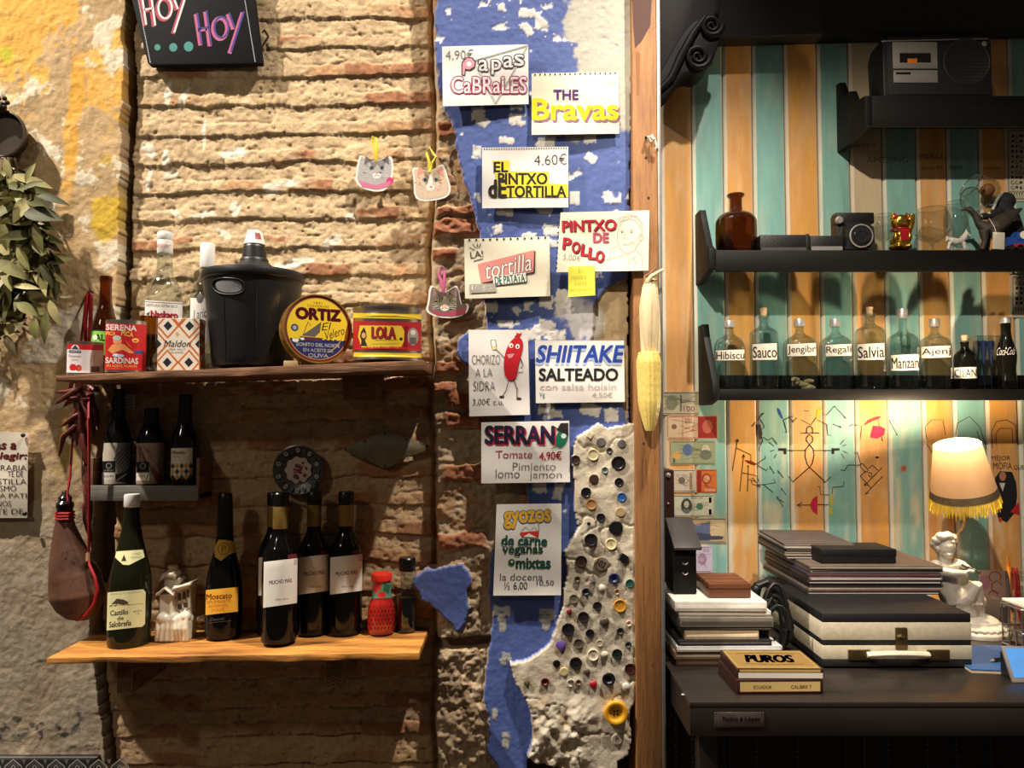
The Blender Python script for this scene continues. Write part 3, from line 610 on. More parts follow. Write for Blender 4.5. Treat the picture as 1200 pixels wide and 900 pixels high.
p.text('Zanetti', 247, 723, 264, 726.5, c(90, 84, 76), sh=.3); p.line([(245, 728.5), (272, 728)], .4, c(90, 84, 76)); label_on(b, cx, Y, pr, p, 241, 281)
# four identical red wines
def redwine(cx, Y, lab, k, top, lt, lb, base):
    z = zLo(P(cx, 748, Y).x); q = lambda y: top+(y-577)*(base-top)/(752.0-577)
    b, pr = turned('red_wine_bottle', lab, 'bottle', cx, Y, z, [(8.3*k, top+2), (8.6*k, q(622)), (9.2*k, q(626)), (13*k, q(634)), (18*k, q(643)), (20.4*k, q(654)), (21*k, q(666)), (21*k, q(746)), (20.2*k, base), (0, base)], WINEBLK, 'red wine bottles with white labels')
    piece(b, 'capsule', cx, Y, [(8.9*k, q(592)), (9.1*k, q(593)), (9.1*k, q(618)), (8.9*k, q(619))], GOLD, label='gold band round the neck')
    piece(b, 'capsule_top', cx, Y, [(0, top), (8.6*k, top), (9.6*k, top+1.4), (9.6*k, q(590)), (9.1*k, q(593))], FOILB, label='black capsule top')
    s = k; L = cx-18.5*s; R_ = cx+20.3*s; p = Pr()
    p.poly([(L, lt+1.6), (R_, lt-1), (R_, lb-2), (L, lb+1)], c(232, 226, 216))
    m_ = (lt+lb)/2; p.text('MUCHO MÁS', cx-12*s, m_-5, cx+14*s, m_+.8, c(40, 38, 40), bold=.012, rot=-.05); p.text('Felix Solis', cx-4*s, lb-9, cx+10*s, lb-6.5, c(90, 86, 84), sh=.3); p.rect(cx+16*s, lt+.5, cx+19.6*s, lt+7, c(190, 186, 180)); p.poly([(cx+9*s, lt-5.5), (R_, lt-6.5), (R_, lt-1), (cx+9*s, lt-.2)], c(96, 28, 40))
    label_on(b, cx, Y, pr, p, L-.5, R_+.5)
redwine(321, .017, 'red wine bottle mostly hidden behind the front white label bottle', .95, 577, 651, 696, 742)
redwine(328, -.062, 'red wine bottle standing in front of the other white label bottles', 1, 577, 656, 710, 752)
redwine(367.5, .014, 'red wine bottle with white label in the middle, its label half covered', .93, 576, 651, 695, 742)
redwine(405, .014, 'red wine bottle with white label standing beside the red sauce jar', .95, 576, 651, 695, 742)
# red sauce jar and vinegar bottle
Y = .005; cx = 447; z = zLo(P(cx, 741, Y).x)
b, pr = turned('sauce_jar', 'small glass jar of red sauce with red lid', 'jar', cx, Y, z, [(10.5, 678), (11, 684), (11.2, 700), (13, 704), (15.5, 710), (16, 718), (16, 736), (14.5, 742), (0, 742)], mat('red_sauce_glass', c(150, 30, 20), rough=.12, nz=(40, .3), coat=.5))
piece(b, 'lid', cx, Y, [(0, 671.5), (11.5, 671.5), (12.3, 673), (12.3, 679), (11.6, 680), (0, 680)], mat('red_lid', c(214, 44, 30), rough=.35), label='red screw lid')
p = Pr(); p.rect(436, 683, 458.5, 701, c(96, 136, 120)); p.poly([(438, 683), (447, 683), (446, 690), (440, 695), (436.5, 690)], c(206, 50, 40)); p.ell(447, 697, 5, 3.5, c(206, 50, 40)); p.poly([(450, 684), (457, 686), (455, 697), (449, 692)], c(50, 96, 70))
for i in range(8):
    for j in range(6): p.ell(433.5+i*4+(j % 2)*2, 711+j*5, .9, 1.6, c(84, 14, 12), 8)
label_on(b, cx, Y, pr, p, 431, 463)
Y = .02; cx = 477; z = zLo(P(cx, 739, Y).x)
b, pr = turned('vinegar_bottle', 'small bottle of dark vinegar with black cap at right end of shelf', 'bottle', cx, Y, z, [(7.5, 668), (8, 674), (7.4, 682), (8, 690), (10.5, 697), (11.3, 704), (11.3, 736), (10.5, 740), (0, 740)], CLEAR)
q = [(r*.96, zz+.0015) for r, zz in pr if zz < P(cx, 698, Y).z-z]; MB().lathe(q+[(0, q[-1][1])]).build('vinegar', NEARBLK, b)
piece(b, 'cap', cx, Y, [(0, 653), (8.5, 653), (9.6, 654.5), (9.6, 668), (8, 669), (0, 669)], FOILB)
# ceramic house-shaped bottle
Y = -.01; z = zLo(P(208, 742, Y).x); L = P(208, 700, Y); root = thing('ceramic_bottle', 'cream ceramic bottle shaped like a little house with cork stopper', 'figurine', (L.x, Y, z)); s = S(Y)
fz = lambda py: P(208, py, Y).z-z
mb = MB(); W_ = lambda x: (x-208)*s
mb.box(W_(191), -.026, .0, W_(226), .026, fz(722)); mb.ell((W_(208), 0, fz(724)), (20*s, .034, 9*s)); mb.ell((W_(197), -.02, fz(722)), (8*s, .016, 7*s)); mb.ell((W_(221), -.018, fz(720)), (7*s, .014, 6*s))
for i in range(7): mb.tube([(W_(192+i*5.4), -.028-.004*math.sin(i), .002), (W_(193+i*5.3), -.031, fz(732)), (W_(192+i*5.4), -.026, fz(719))], [.007, .006, .004], 8)
mb.box(W_(192), -.024, fz(726), W_(206), .022, fz(694)); mb.box(W_(205), -.014, fz(728), W_(225), .024, fz(684)); mb.box(W_(194), -.010, fz(700), W_(212), .02, fz(677))
mb.prism([(W_(188), fz(697)), (W_(199), fz(688)), (W_(209), fz(696)), (W_(209), fz(693.5)), (W_(199), fz(684.5)), (W_(188), fz(693.5))], -.03, .02); mb.prism([(W_(207), fz(689)), (W_(228), fz(684)), (W_(228), fz(680)), (W_(207), fz(686))], -.026, .026)
mb.prism([(W_(189), fz(681)), (W_(196), fz(674)), (W_(210), fz(674)), (W_(214), fz(681)), (W_(214), fz(678)), (W_(206), fz(669.5)), (W_(194), fz(670))], -.02, .018); mb.box(W_(196), -.012, fz(676), W_(208), .012, fz(668))
CER = mat('cream_ceramic', c(214, 204, 182), rough=.3, nz=(45, .25), coat=.3)
blob('body', mb, .0019, CER, root, 3)
mb = MB(); mb.lathe([(5*s, fz(671)), (5.6*s, fz(664)), (5*s, fz(663)), (0, fz(663))], cx=W_(202)); mb.build('cork', mat('cork', c(196, 168, 130), rough=.8, nz=(120, .3)), root)
p = Pr(); dk = c(66, 50, 36)
for (x0, y0, x1, y1) in ((208, 695, 212, 704), (214, 693, 217.5, 702), (219, 691, 222, 700), (208, 708, 213, 714), (215, 706, 220, 712)): p.rect(x0, y0, x1, y1, dk)
p.line([(206, 692), (206, 714), (212, 720), (224, 712)], 1.2, c(110, 90, 66)); p.line([(206, 690), (226, 686)], 1, c(110, 90, 66)); p.text('Prosit', 193, 676, 208, 680, c(120, 100, 76))
p.build('windows', onplane(-.0265, root), root, INK)
# ---------------- things on the upper shelf ----------------
def on_up(cx, Y): return zU(P(cx, 432, Y).x)+.0004
Y = -.085; cx = 100; z = on_up(cx, Y)
b, pr = turned('tomato_can', 'low white and red can with two tomatoes, left end of upper shelf', 'can', cx, Y, z, [(0, 403), (20.6, 403), (20.8, 401.5), (22, 401.5), (22, 403.5), (21.6, 405), (21.6, 436), (22, 438), (22, 440), (0, 440)], METAL, None, 0)
p = Pr(); p.rect(78.6, 404, 121.4, 437, c(226, 218, 220)); p.rect(78.6, 403.6, 121.4, 410, c(190, 30, 36)); p.rect(109, 410, 121.4, 437, c(190, 150, 140)); p.ell(88, 409, 4.5, 4.5, c(230, 225, 225)); p.poly([(83.5, 410), (88, 404.5), (92.5, 410)], c(60, 60, 66)); p.rect(81, 411, 95, 414, c(50, 50, 56)); p.text('CONSERVAS', 82, 411.7, 94, 413.3, c(225, 220, 220)); p.text('Pimentón', 81, 416, 95, 419.5, c(110, 70, 74)); p.text('dulce', 84, 421, 92, 423, c(110, 70, 74))
p.ell(86, 431, 4, 4.2, c(200, 36, 30)); p.ell(92.5, 431.5, 3.6, 3.8, c(190, 36, 30)); p.ell(93, 432, 2, 2.4, c(214, 90, 60)); p.rect(107, 429, 117, 436, c(90, 60, 56)); label_on(b, cx, Y, pr, p, 78, 122)
Y = -.012; cx = 123; z = on_up(cx, Y)
b, pr = turned('beer_bottle', 'brown beer bottle with green label behind the red can', 'bottle', cx, Y, z, [(7.4, 324), (7.8, 325), (7.8, 330), (7, 332), (7.4, 350), (9, 362), (13.5, 374), (16.5, 386), (17, 398), (17, 430), (16, 436), (0, 436)], BROWN)
p = Pr(); p.rect(107.5, 387, 138, 416, c(128, 190, 80)); p.rect(107.5, 387, 138, 388.4, c(40, 50, 30)); p.text('ALE', 112, 392, 128, 399.5, c(30, 40, 24), bold=.03); p.ell(112, 396, 2.6, 3, c(230, 240, 220)); label_on(b, cx, Y, pr, p, 107, 139)
Y = -.096; cx = 147.5; z = on_up(cx, Y)
b, pr = turned('sardine_can', 'tall red can with yellow bather picture, beside the tomato can', 'can', cx, Y, z, [(0, 378.5), (23, 378.5), (23.4, 377), (24.6, 377), (24.6, 379), (24.2, 381), (24.2, 432), (24.6, 434), (24.6, 437), (0, 437)], METAL, None, 0)
p = Pr(); red = c(186, 28, 34); ye = c(238, 200, 90); sk = c(226, 150, 90); p.rect(123.5, 379.5, 171.6, 433.5, red); p.text('SERENA', 124.2, 381, 159.5, 387.5, WHT, bold=.03); p.text('PICA', 124.5, 389.5, 135, 393.5, ye, bold=.02, rot=-.03); p.text('PICA', 142, 388.5, 156, 394, ye, bold=.02, rot=.1)
p.poly([(127, 411), (131, 405), (138, 402), (146, 404), (153, 410), (158, 413), (152, 414), (144, 410), (138, 412), (132, 415)], sk); p.ell(137.5, 400, 5, 4.2, sk); p.ell(137, 396.5, 5, 3, c(190, 190, 180)); p.poly([(156, 412), (162, 410), (168, 410.5), (168, 414), (160, 414.5)], c(50, 70, 130)); p.ell(139, 417, 7, 1.8, c(170, 190, 220)); p.ell(136, 416, 3, 1.2, WHT); p.ell(158.5, 398.5, 4, 2.6, ye); p.ell(158.5, 399, 2.4, 1, red); p.poly([(145, 396), (152, 404), (156, 408), (150, 405)], c(220, 90, 40)); p.text('SARDINAS', 124.5, 419.5, 162, 426, WHT, bold=.02); p.text('EN ACEITE PICANTE', 126, 427.6, 161, 430.3, ye); label_on(b, cx, Y, pr, p, 123, 172)
Y = -.045; cx = 174; z = on_up(cx, Y)
b, pr = turned('amber_glass', 'amber drinking glass between the red can and patterned box', 'glass', cx, Y, z, [(11.5, 371), (11.5, 395), (10.5, 411), (7, 415), (5, 418), (6, 430), (9, 434), (9, 437), (0, 437)], AMBER)
Y = .012; cx = 192; z = on_up(cx, Y)
b, pr = turned('liquor_bottle', 'clear glass liquor bottle with white cap standing behind the patterned box', 'bottle', cx, Y, z, [(9.3, 296), (9.4, 310), (10, 320), (13, 326), (18.5, 335), (21.8, 344), (22.8, 354), (22.8, 426), (21.5, 434), (0, 434)], CLEAR)
piece(b, 'cap', cx, Y, [(0, 272.5), (9, 272.5), (9.8, 274), (9.8, 281), (9.2, 282), (9.6, 283), (9.6, 297), (9, 298)], CAPW, label='white cap with red script')
p = Pr(); p.text('Xoriguer', 182.5, 287, 201, 292, c(190, 50, 50), sh=.2); p.build('cap_lettering', lambda x, y, o: Vector(((x-cx)*S(Y)*.98, -math.sqrt(max((9.6*S(Y)+.0004)**2-((x-cx)*S(Y)*.98)**2, 0)), P(cx, y, Y).z-z)), b, PAINT, [183+i for i in range(18)])
p = Pr(); p.rect(170, 353, 214, 392, c(226, 222, 214)); p.rect(170, 354.5, 214, 355.3, c(60, 60, 70)); p.text('DESTILADO EXTRA SECO', 171.5, 357, 208, 360, c(50, 50, 56), bold=.01); p.text('Naskaro', 177, 364.5, 208, 372.5, c(170, 40, 44), bold=.03, shadow=(c(50, 30, 40), .7, .7)); p.poly([(171, 369), (176, 366), (175, 371)], c(60, 60, 60)); label_on(b, cx, Y, pr, p, 169.5, 214.5)
# patterned salt box
Y = -.12; z = on_up(208, Y); L = P(208.5, 434, Y); root = thing('salt_box', 'white box with orange lattice and black diamonds', 'box', (L.x, Y, z), None, .05)
s = S(Y); h = P(208, 373, Y).z-z; mb = MB(); mb.box(-24.2*s, 0, 0, 24.2*s, .036, h); mb.build('carton', mat('carton', c(226, 214, 196), rough=.6, nz=(40, .06)), root, bevel=.0008)
org = c(206, 112, 48); dkb = c(34, 32, 44); wh = c(230, 220, 204); p = Pr()
mp = lambda x, y, o: Vector(((x-208.5)*s*.995, -o, h-(y-373)*s))
p.rect(184.5, 373.3, 232.5, 434, wh)
cl = lambda x, y: (min(max(x, 184.5), 232.5), min(max(y, 373.3), 434))
def dia(x, y, rx, ry, col):
    t_ = [(x, y-ry), (x+rx, y), (x, y+ry), (x-rx, y)]
    q = [cl(*a_) for a_ in [(t_[i][0]+(t_[(i+1) % 4][0]-t_[i][0])*k/12, t_[i][1]+(t_[(i+1) % 4][1]-t_[i][1])*k/12) for i in range(4) for k in range(12)]]
    p.poly(q, col)
for (x, y) in ((196, 382), (221, 382), (196, 425), (221, 425), (184, 403.5), (233, 403.5), (208.5, 366), (208.5, 441)):
    dia(x, y, 13.5, 15.5, org); dia(x, y, 10.6, 12.4, wh); dia(x, y, 5.2, 5.8, dkb)
p.ell(207, 391.5, 1.6, 1.6, org); p.poly([(207, 388.6), (209.6, 391.5), (207, 394.4), (204.4, 391.5)], c(226, 170, 90)); p.text('Maldon', 192.5, 399, 223, 406.8, c(34, 30, 36), sh=.25); p.text('SEA SALT', 198, 408.6, 217, 411, c(120, 108, 96)); p.text('FLAKES', 200.5, 412.4, 214.5, 414.4, c(120, 108, 96))
p.build('front_print', mp, root, PAINT)
p = Pr()
for k in range(4):
    p.poly([(0, 373+k*15), (.033, 381+k*15), (0, 389+k*15)], org)
p.build('side_print', lambda x, y, o: Vector((24.2*s+o, .001+x, h-(y-373)*s)), root, PAINT)
Y = .03; cx = 242; z = on_up(cx, Y)
b, pr = turned('gin_bottle', 'clear bottle with grey white cap half hidden by the black demijohn', 'bottle', cx, Y, z, [(8.4, 313), (8.8, 322), (11, 328), (17, 337), (20, 346), (20.5, 356), (20.5, 424), (19, 432), (0, 432)], CLEAR)
piece(b, 'cap', cx, Y, [(0, 286), (8.4, 286), (9, 287), (9, 312), (8.6, 314)], CAPW, label='white cap with grey script')
p = Pr(); p.rect(223, 350, 250, 402, c(224, 220, 214)); p.text('Larios', 227, 362, 246, 373, c(60, 60, 70), sh=.3, rot=-.25); p.text('rosé', 229, 377, 242, 384, c(200, 40, 60), sh=.3, rot=-.25); p.ell(234, 350, 4, 6, c(90, 86, 84)); label_on(b, cx, Y, pr, p, 222.5, 250.5)
Y = -.055; cx = 247; z = on_up(cx, Y)
turned('shot_glass', 'small clear shot glass beside the base of the demijohn', 'glass', cx, Y, z, [(9, 415), (8.4, 424), (7.4, 431), (6.8, 436), (0, 436)], CLEAR, None, 1)
# black plastic demijohn
Y = -.045; cx = 297; z = on_up(cx, Y); BPL = mat('black_plastic', c(20, 20, 21), rough=.42, nz=(30, .2), bump=(120, .05))
b, pr = turned('demijohn', 'big black plastic demijohn tub with stepped lid and white stopper', 'container', cx, Y, z, [(60, 322), (60, 322), (61.5, 323), (61.5, 329), (60, 331), (58, 331.5), (57.5, 340), (54, 375), (50.5, 405), (48.5, 424), (46, 432), (0, 432)], BPL, None, 1, 'tub', 56)
piece(b, 'lid', cx, Y, [(10, 286), (11.5, 287), (13, 288.5), (13.5, 291), (15, 303), (16.5, 304), (17, 305), (17.5, 308), (24, 313), (28, 316), (29, 318), (52, 320), (60, 321), (60.5, 323.5)], BPL, 0, None, 56)
piece(b, 'stopper', cx, Y, [(0, 271), (8, 271), (9, 272), (11, 280), (12, 283), (13, 287), (0, 287)], CAPW, 0, 'white stopper with red mark')
p = Pr(); p.poly([(297, 272), (303, 273), (305, 280), (298, 280)], c(170, 60, 54)); p.build('stopper_mark', onlathe(cx, Y, lprof(cx, Y, z, [(8, 271), (9, 272), (11, 280), (12, 283), (13, 287), (13, 432)], 0), b), b, PAINT, [299, 301, 303])
mb = MB(); g_ = lambda x, y, o: onlathe(cx, Y, pr, b)(x, y, o)
fr = ring([(248, 328), (286, 327), (286, 346), (252, 347)], 2)
mb.tube([g_(x, y, .0015) for x, y in fr+fr[:1]], .0016, 8, cap=False); mb.build('handle_rim', BPL, b)
p = Pr(); p.poly([(268+(x-268)*.84, 337+(y-337)*.76) for x, y in fr], c(128, 126, 126)); p.build('handle_recess', g_, b, PAINT, list(range(248, 290, 3)), list(range(328, 348, 3)), label='grey recess of the carrying handle')
for xx in (262, 300, 330):
    mb = MB(); mb.tube([g_(xx+(297-xx)*k*.012, 336+k*9.2+(14 if xx == 262 else 0), -.0004) for k in range(10)], .0016, 6); mb.build('rib', BPL, b)
# standing round tuna tin
n_ = Vector((.50, -.85, .06)).normalized(); Yc = -.118; cpt = P(373, 387, Yc); s = S(Yc); R_ = 41.2*s; T_ = .036
xa = Vector((0, 0, 1)).cross(-n_).normalized(); xa = -xa if xa.x < 0 else xa; za = (-n_).cross(xa) * -1; za = za if za.z > 0 else -za
root = thing('tuna_tin', 'large round yellow and blue tuna tin standing on its edge', 'tin', (cpt.x, Yc, zU(cpt.x)+.004)); Lr = Vector(root.location); c0 = Vector((0, 0, R_*1.0))
AX = Matrix((xa, za, n_)).transposed()
tp = lambda x, y, h_: c0+xa*x+za*y+n_*h_
mb = MB(); k0 = len(mb.v)
mb.lathe([(0, -T_), (R_*.97, -T_), (R_, -T_+.002), (R_*.985, -T_+.004), (R_*.985, -.004), (R_, -.002), (R_, .001), (R_*.965, .001), (R_*.955, -.0015), (0, -.0015)], n=64, ax=AX, cx=c0.x, cy=c0.y, cz=c0.z)
mb.build('tin', mat('tin_side', c(196, 160, 76), rough=.3, metal=.7, nz=(14, .3)), root)
p = Pr(); bl = c(30, 40, 100); ylw = c(232, 200, 40); mar = c(120, 24, 34)
p.ell(0, 0, 39.4, 39.4, mar, 60); p.ell(0, 0, 37.2, 37.2, c(200, 170, 70), 60); p.ell(0, 0, 36.4, 36.4, ylw, 60)
seg = [(36.4*math.cos(a_), 36.4*math.sin(a_)) for a_ in [(.38+(pi-.76)*i/30) for i in range(31)]]; p.poly(seg, bl)
p.line([(x, 13.5+(1 if k % 2 else -1)*.9) for k, x in enumerate(range(-33, 35, 3))], 1.6, bl)
p.arc(0, 0, 30, 30, .2, 1.2, 1, c(214, 180, 30)); p.text('1891', -5, -32.5, 5, -30, mar); p.text('CONSERVAS', -13, -29, 13, -26, mar)
p.text('ORTIZ', -26, -24, 27, -11, mar, bold=.05, out=c(80, 10, 20), ow=.02); p.text('El', 5, -8, 15, 1, c(60, 40, 20), sh=.4, rot=-.15); p.text('Velero', 7, -1, 33, 9, c(60, 40, 20), sh=.3, rot=-.35)
p.poly([(-20, 9), (-10, 2), (4, -9), (2, 4), (-4, 10)], c(96, 92, 84)); p.poly([(-22, 10), (6, 11), (2, 15), (-20, 15)], c(90, 40, 60)); p.line([(-18, 8), (-12, -8), (-9, -3)], .8, mar); p.ell(-28, 0, 4.4, 4.4, c(40, 44, 90)); p.ell(-28, 0, 2.6, 2.6, c(160, 170, 180)); p.ell(-27, 15, 4, 2.2, WHT); p.ell(-19, 13, 2.6, 1.5, WHT)
p.text('BONITO DEL NORTE', -26, 17.5, 26, 21.5, WHT, bold=.03); p.text('EN ACEITE DE', -18, 24, 18, 28, WHT, bold=.02); p.text('OLIVA', -12, 30, 12, 34.4, WHT, bold=.03)
p.build('lid_print', lambda x, y, o: tp(x*s*.985, -y*s*.985, -.0014+o), root, PAINT)
p = Pr()
for k, ch in enumerate('CONSERVAS ORTIZ'):
    p.text(ch, k*5, 0, k*5+4, 7, c(130, 40, 30)) if ch != ' ' else 0
p.build('rim_print', lambda x, y, o: tp(*(lambda a_: (math.cos(a_)*(R_*.987+o), math.sin(a_)*(R_*.987+o)))(2.1+x*.021), -.012-y*.0022), root, PAINT)
mb = MB(); a = P(334, 426, -.13); zz = zU(a.x); R0 = Vector((a.x+.015, -.13, zz)); root = thing('wood_wedge', 'tiny pale wooden wedge propping the round tin', 'wedge', R0)
mb.hexa([Vector((-.017, -.006, 0)), Vector((.017, -.006, 0)), Vector((.014, -.006, .0115)), Vector((-.016, -.006, .0125))], [Vector((-.017, .006, 0)), Vector((.017, .006, 0)), Vector((.014, .006, .0115)), Vector((-.016, .006, .0125))]); mb.build('wedge', mat('pale_wood', c(214, 186, 130), rough=.7, nz=(40, .2)), root, bevel=.0008)
# big yellow and red can
Y = -.06; cx = 454; z = on_up(cx, Y)
b, pr = turned('food_can', 'wide red and yellow can with gold rims, right end of upper shelf', 'can', cx, Y, z, [(0, 366), (38.5, 366), (38.8, 363), (41, 363), (41, 365.5), (40.2, 367), (40.2, 374), (40.6, 375), (40.2, 376), (40.2, 411), (40.6, 412), (40.2, 413), (40.2, 419), (41, 421), (41, 424), (0, 424)], METAL, None, 0, n=64)
p = Pr(); ylw = c(224, 192, 50); rd = c(172, 28, 34)
q_ = lambda x: 1.6*(1-((x-454)/41)**2)
def band(y0, y1, col):
    xs = [414+k*4 for k in range(21)]; p.poly([(x, y0+q_(x)*.0) for x in xs]+[(x, y1) for x in xs[::-1]], col)
band(367.6, 373.4, ylw); band(377, 410.5, rd); band(413.6, 418.6, ylw)
p.poly([(422, 382), (470, 381.5), (474, 388), (474, 398), (470, 407), (424, 407.5), (420, 395)], ylw); p.text('LOLA', 436, 383.5, 463, 396.5, c(150, 26, 34), bold=.04, shadow=(c(80, 16, 20), .8, .8)); p.line([(440, 399), (466, 398.4)], .6, c(120, 70, 20)); p.line([(436, 403.5), (468, 402.5)], .5, c(150, 110, 30)); p.ell(470, 397, 2, 2, c(60, 40, 30))
p.poly([(423, 406), (424, 400), (422, 394), (424, 388), (427, 384), (429, 389), (430, 395), (428, 399), (431, 406)], c(50, 34, 30)); p.ell(426.5, 393.5, 2.4, 3.4, c(214, 160, 120)); p.ell(484, 394, 6.5, 10.5, c(150, 140, 132)); p.ell(484, 389, 3, 3, c(214, 206, 196)); p.rect(480, 395, 488, 403, c(96, 88, 84)); p.poly([(474, 383), (478, 381), (477, 407), (473, 407)], c(120, 20, 26))
label_on(b, cx, Y, pr, p, 413.5, 494.5, base=5e-4)
# ---------------- little crate shelf with three beers ----------------
GRW = mat('grey_wood', c(112, 106, 98), rough=.7, nz=(12, .3), st=(.6, 5, 8), bump=(30, .2)); BRW = mat('crate_wood', c(124, 82, 52), rough=.7, nz=(12, .4), st=(3, .6, 6), bump=(30, .2))
Yf = -.022; a, b_ = P(103, 569, Yf), P(232, 587, Yf); zc = P(170, 571, Yf).z
root = thing('crate_shelf', 'small wooden crate fixed to the brick as a beer shelf', 'shelf', ((a.x+b_.x)/2, Yf, b_.z)); R = Vector(root.location)
mb = MB(); mb.box(a.x-R.x, 0, 0, b_.x-R.x, .0065, a.z-R.z); mb.build('front_board', GRW, root, bevel=.001, label='grey front board')
mb = MB(); mb.box(a.x-R.x, .0065, .004, b_.x-R.x, .08, .016); mb.build('base_board', BRW, root)
for sgn, x_ in ((0, b_.x-R.x-.008), (1, a.x-R.x)):
    mb = MB(); mb.box(x_, .0065, 0, x_+.008, .081, P(240, 537, Yf).z-R.z); mb.build('side_board', BRW, root, bevel=.001)
floor_c = b_.z+.0168
def beer(cx, Y, lab, prof, fn):
    b, pr = turned('beer_bottle', lab, 'bottle', cx, Y, floor_c, prof, NEARBLK); p = Pr(); fn(p); label_on(b, cx, Y, pr, p, cx-17, cx+17); return b
def la(p):
    p.rect(120.5, 519, 153, 567, c(196, 186, 170)); p.poly([(138, 519), (153, 519), (153, 560), (140, 556), (134, 540)], c(120, 116, 112))
    for k in range(7): p.line([(134+k*2, 538+k*3), (148+k, 522+k*4)], 1, c(40, 38, 38))
    p.rect(121, 540, 136, 553, c(20, 20, 20)); p.arc(128.5, 545.5, 3, 3, 0, 2*pi, .7, c(160, 156, 150)); p.text('LA PIRATA', 123, 550, 134, 552, c(160, 156, 150)); p.rect(121, 554, 136, 562, c(220, 214, 204)); p.text('Suburbia', 123, 556, 134, 559, c(40, 40, 40)); p.poly([(136, 556), (153, 551), (153, 567), (137, 564)], c(40, 38, 40)); p.line([(138, 563), (150, 555)], 1.2, c(190, 186, 180))
def lb_(p):
    p.rect(160.5, 519, 193, 567, c(150, 130, 116)); rr = random.Random(4)
    for k in range(26):
        x = rr.uniform(162, 186); y = rr.uniform(521, 548); p.line([(x, y), (x+rr.uniform(3, 6), y+rr.uniform(4, 14))], rr.uniform(.6, 1.2), c(50, 38, 34) if k % 3 else c(150, 60, 40))
    for k in range(10): p.line([(178+k*1.3, 548+k), (184+k, 566)], .9, c(170, 76, 46) if k % 2 else c(50, 40, 36))
    p.rect(161, 541, 175, 553, c(20, 20, 20)); p.arc(168, 546, 3, 3, 0, 2*pi, .7, c(160, 156, 150)); p.rect(161, 554, 176, 563, c(220, 210, 196)); p.line([(172, 562), (175, 555)], 1, c(60, 40, 40)); p.text('Lupulus', 163, 556, 171, 559, c(70, 50, 50))
def lc(p):
    p.rect(201, 525, 226, 560, c(216, 206, 184)); p.text('Alhambra', 202, 528, 217, 532, c(40, 36, 36), bold=.02); p.text('reserva', 203, 534, 211, 536, c(100, 90, 80))
    for i in range(5):
        for j in range(3): p.poly([(203+i*5.2, 542.5+j*6.5), (206+i*5.2, 546+j*6.5), (203+i*5.2, 549.5+j*6.5), (200.8+i*5.2, 546+j*6.5)], c(206, 150, 50) if (i+j) % 2 else c(70, 56, 50))
beer(138, .022, 'dark beer bottle with black and white label, leftmost in the crate', [(7.5, 456), (8, 458), (7.6, 470), (8.5, 487), (12.5, 500), (16, 511), (17, 520), (17, 566), (16, 570), (0, 570)], la)
beer(177, .022, 'dark beer bottle with abstract red label, middle of the crate', [(8.5, 478), (9, 481), (8.6, 490), (9.5, 496), (14, 506), (16.5, 514), (17, 522), (17, 566), (16, 570), (0, 570)], lb_)
beer(216.5, .022, 'dark beer bottle with yellow tile pattern label, right in the crate', [(7.4, 462), (8, 465), (7.6, 480), (8.4, 494), (12.5, 505), (15.6, 514), (16.5, 524), (16.5, 566), (15.6, 570), (0, 570)], lc)
mb = MB(); a = P(141, 463, .045); b_ = P(158, 480, .045); Rr = Vector((a.x, .045, b_.z)); o = MB().box(0, 0, 0, b_.x-a.x, .001, a.z-b_.z).build('paper_scrap', mat('dim_paper', c(190, 184, 174), rough=.8), None, Rr); tag(o, 'small striped paper scrap stuck to the brick above the beers', 'paper')
p = Pr()
for k in range(4): p.line([(142, 467+k*3.6), (149, 468.5+k*3.6), (157, 466+k*3.6)], .9, c(90, 86, 84))
p.build('print', lambda x, y, oo: P(x, y, .045-oo)-Rr, o, INK)
# ---------------- things hanging on the brick ----------------
# ceramic plate
Y = .036; L = P(349, 551, Y); s = S(Y); root = thing('wall_plate', 'small round ceramic plate with dark floral rim hanging on brick', 'plate', L); AXp = Matrix(((1, 0, 0), (0, 0, -1), (0, 1, 0)))
AXp = Matrix(((1, 0, 0), (0, 0, -1), (0, -1, 0))).inverted() if False else Matrix(((1, 0, 0), (0, 0, -1), (0, 1, 0)))
MB().lathe([(0, -.012), (18*s, -.012), (29*s, -.002), (29.5*s, 0), (28*s, .001), (18*s, -.006), (15*s, -.008), (0, -.008)], n=48, ax=AXp).build('dish', mat('plate_glaze', c(70, 62, 56), rough=.3, nz=(60, .3), coat=.3), root)
p = Pr(); rr = random.Random(8)
for k in range(20):
    a_ = 2*pi*k/20; p.ell(23.4*math.cos(a_), 23.4*math.sin(a_), 3, 2.6, c(150, 150, 146) if k % 2 else c(60, 76, 90), 10, a_); p.ell(23.4*math.cos(a_), 23.4*math.sin(a_), 1.3, 1.2, c(40, 36, 36), 8)
p.poly(ring([((15+(2 if i % 2 else -1))*math.cos(2*pi*i/18), (15+(2 if i % 2 else -1))*math.sin(2*pi*i/18)) for i in range(18)], 1), c(190, 172, 156))
for k in range(16):
    x, y = rr.gauss(0, 5), rr.gauss(1, 5); p.ell(x, y, rr.uniform(1.5, 4), rr.uniform(1, 2.6), rr.choice([c(130, 50, 56), c(90, 70, 60), c(170, 90, 90), c(70, 80, 66)]), 9, rr.uniform(0, 3))
p.build('glaze_pattern', lambda x, y, o: Vector((x*s, -(.0005+o)+( .006+.003 if math.hypot(x, y) < 17 else (.006-.007*(math.hypot(x, y)-18)/10)) -.0035, -y*s)), root, PAINT)
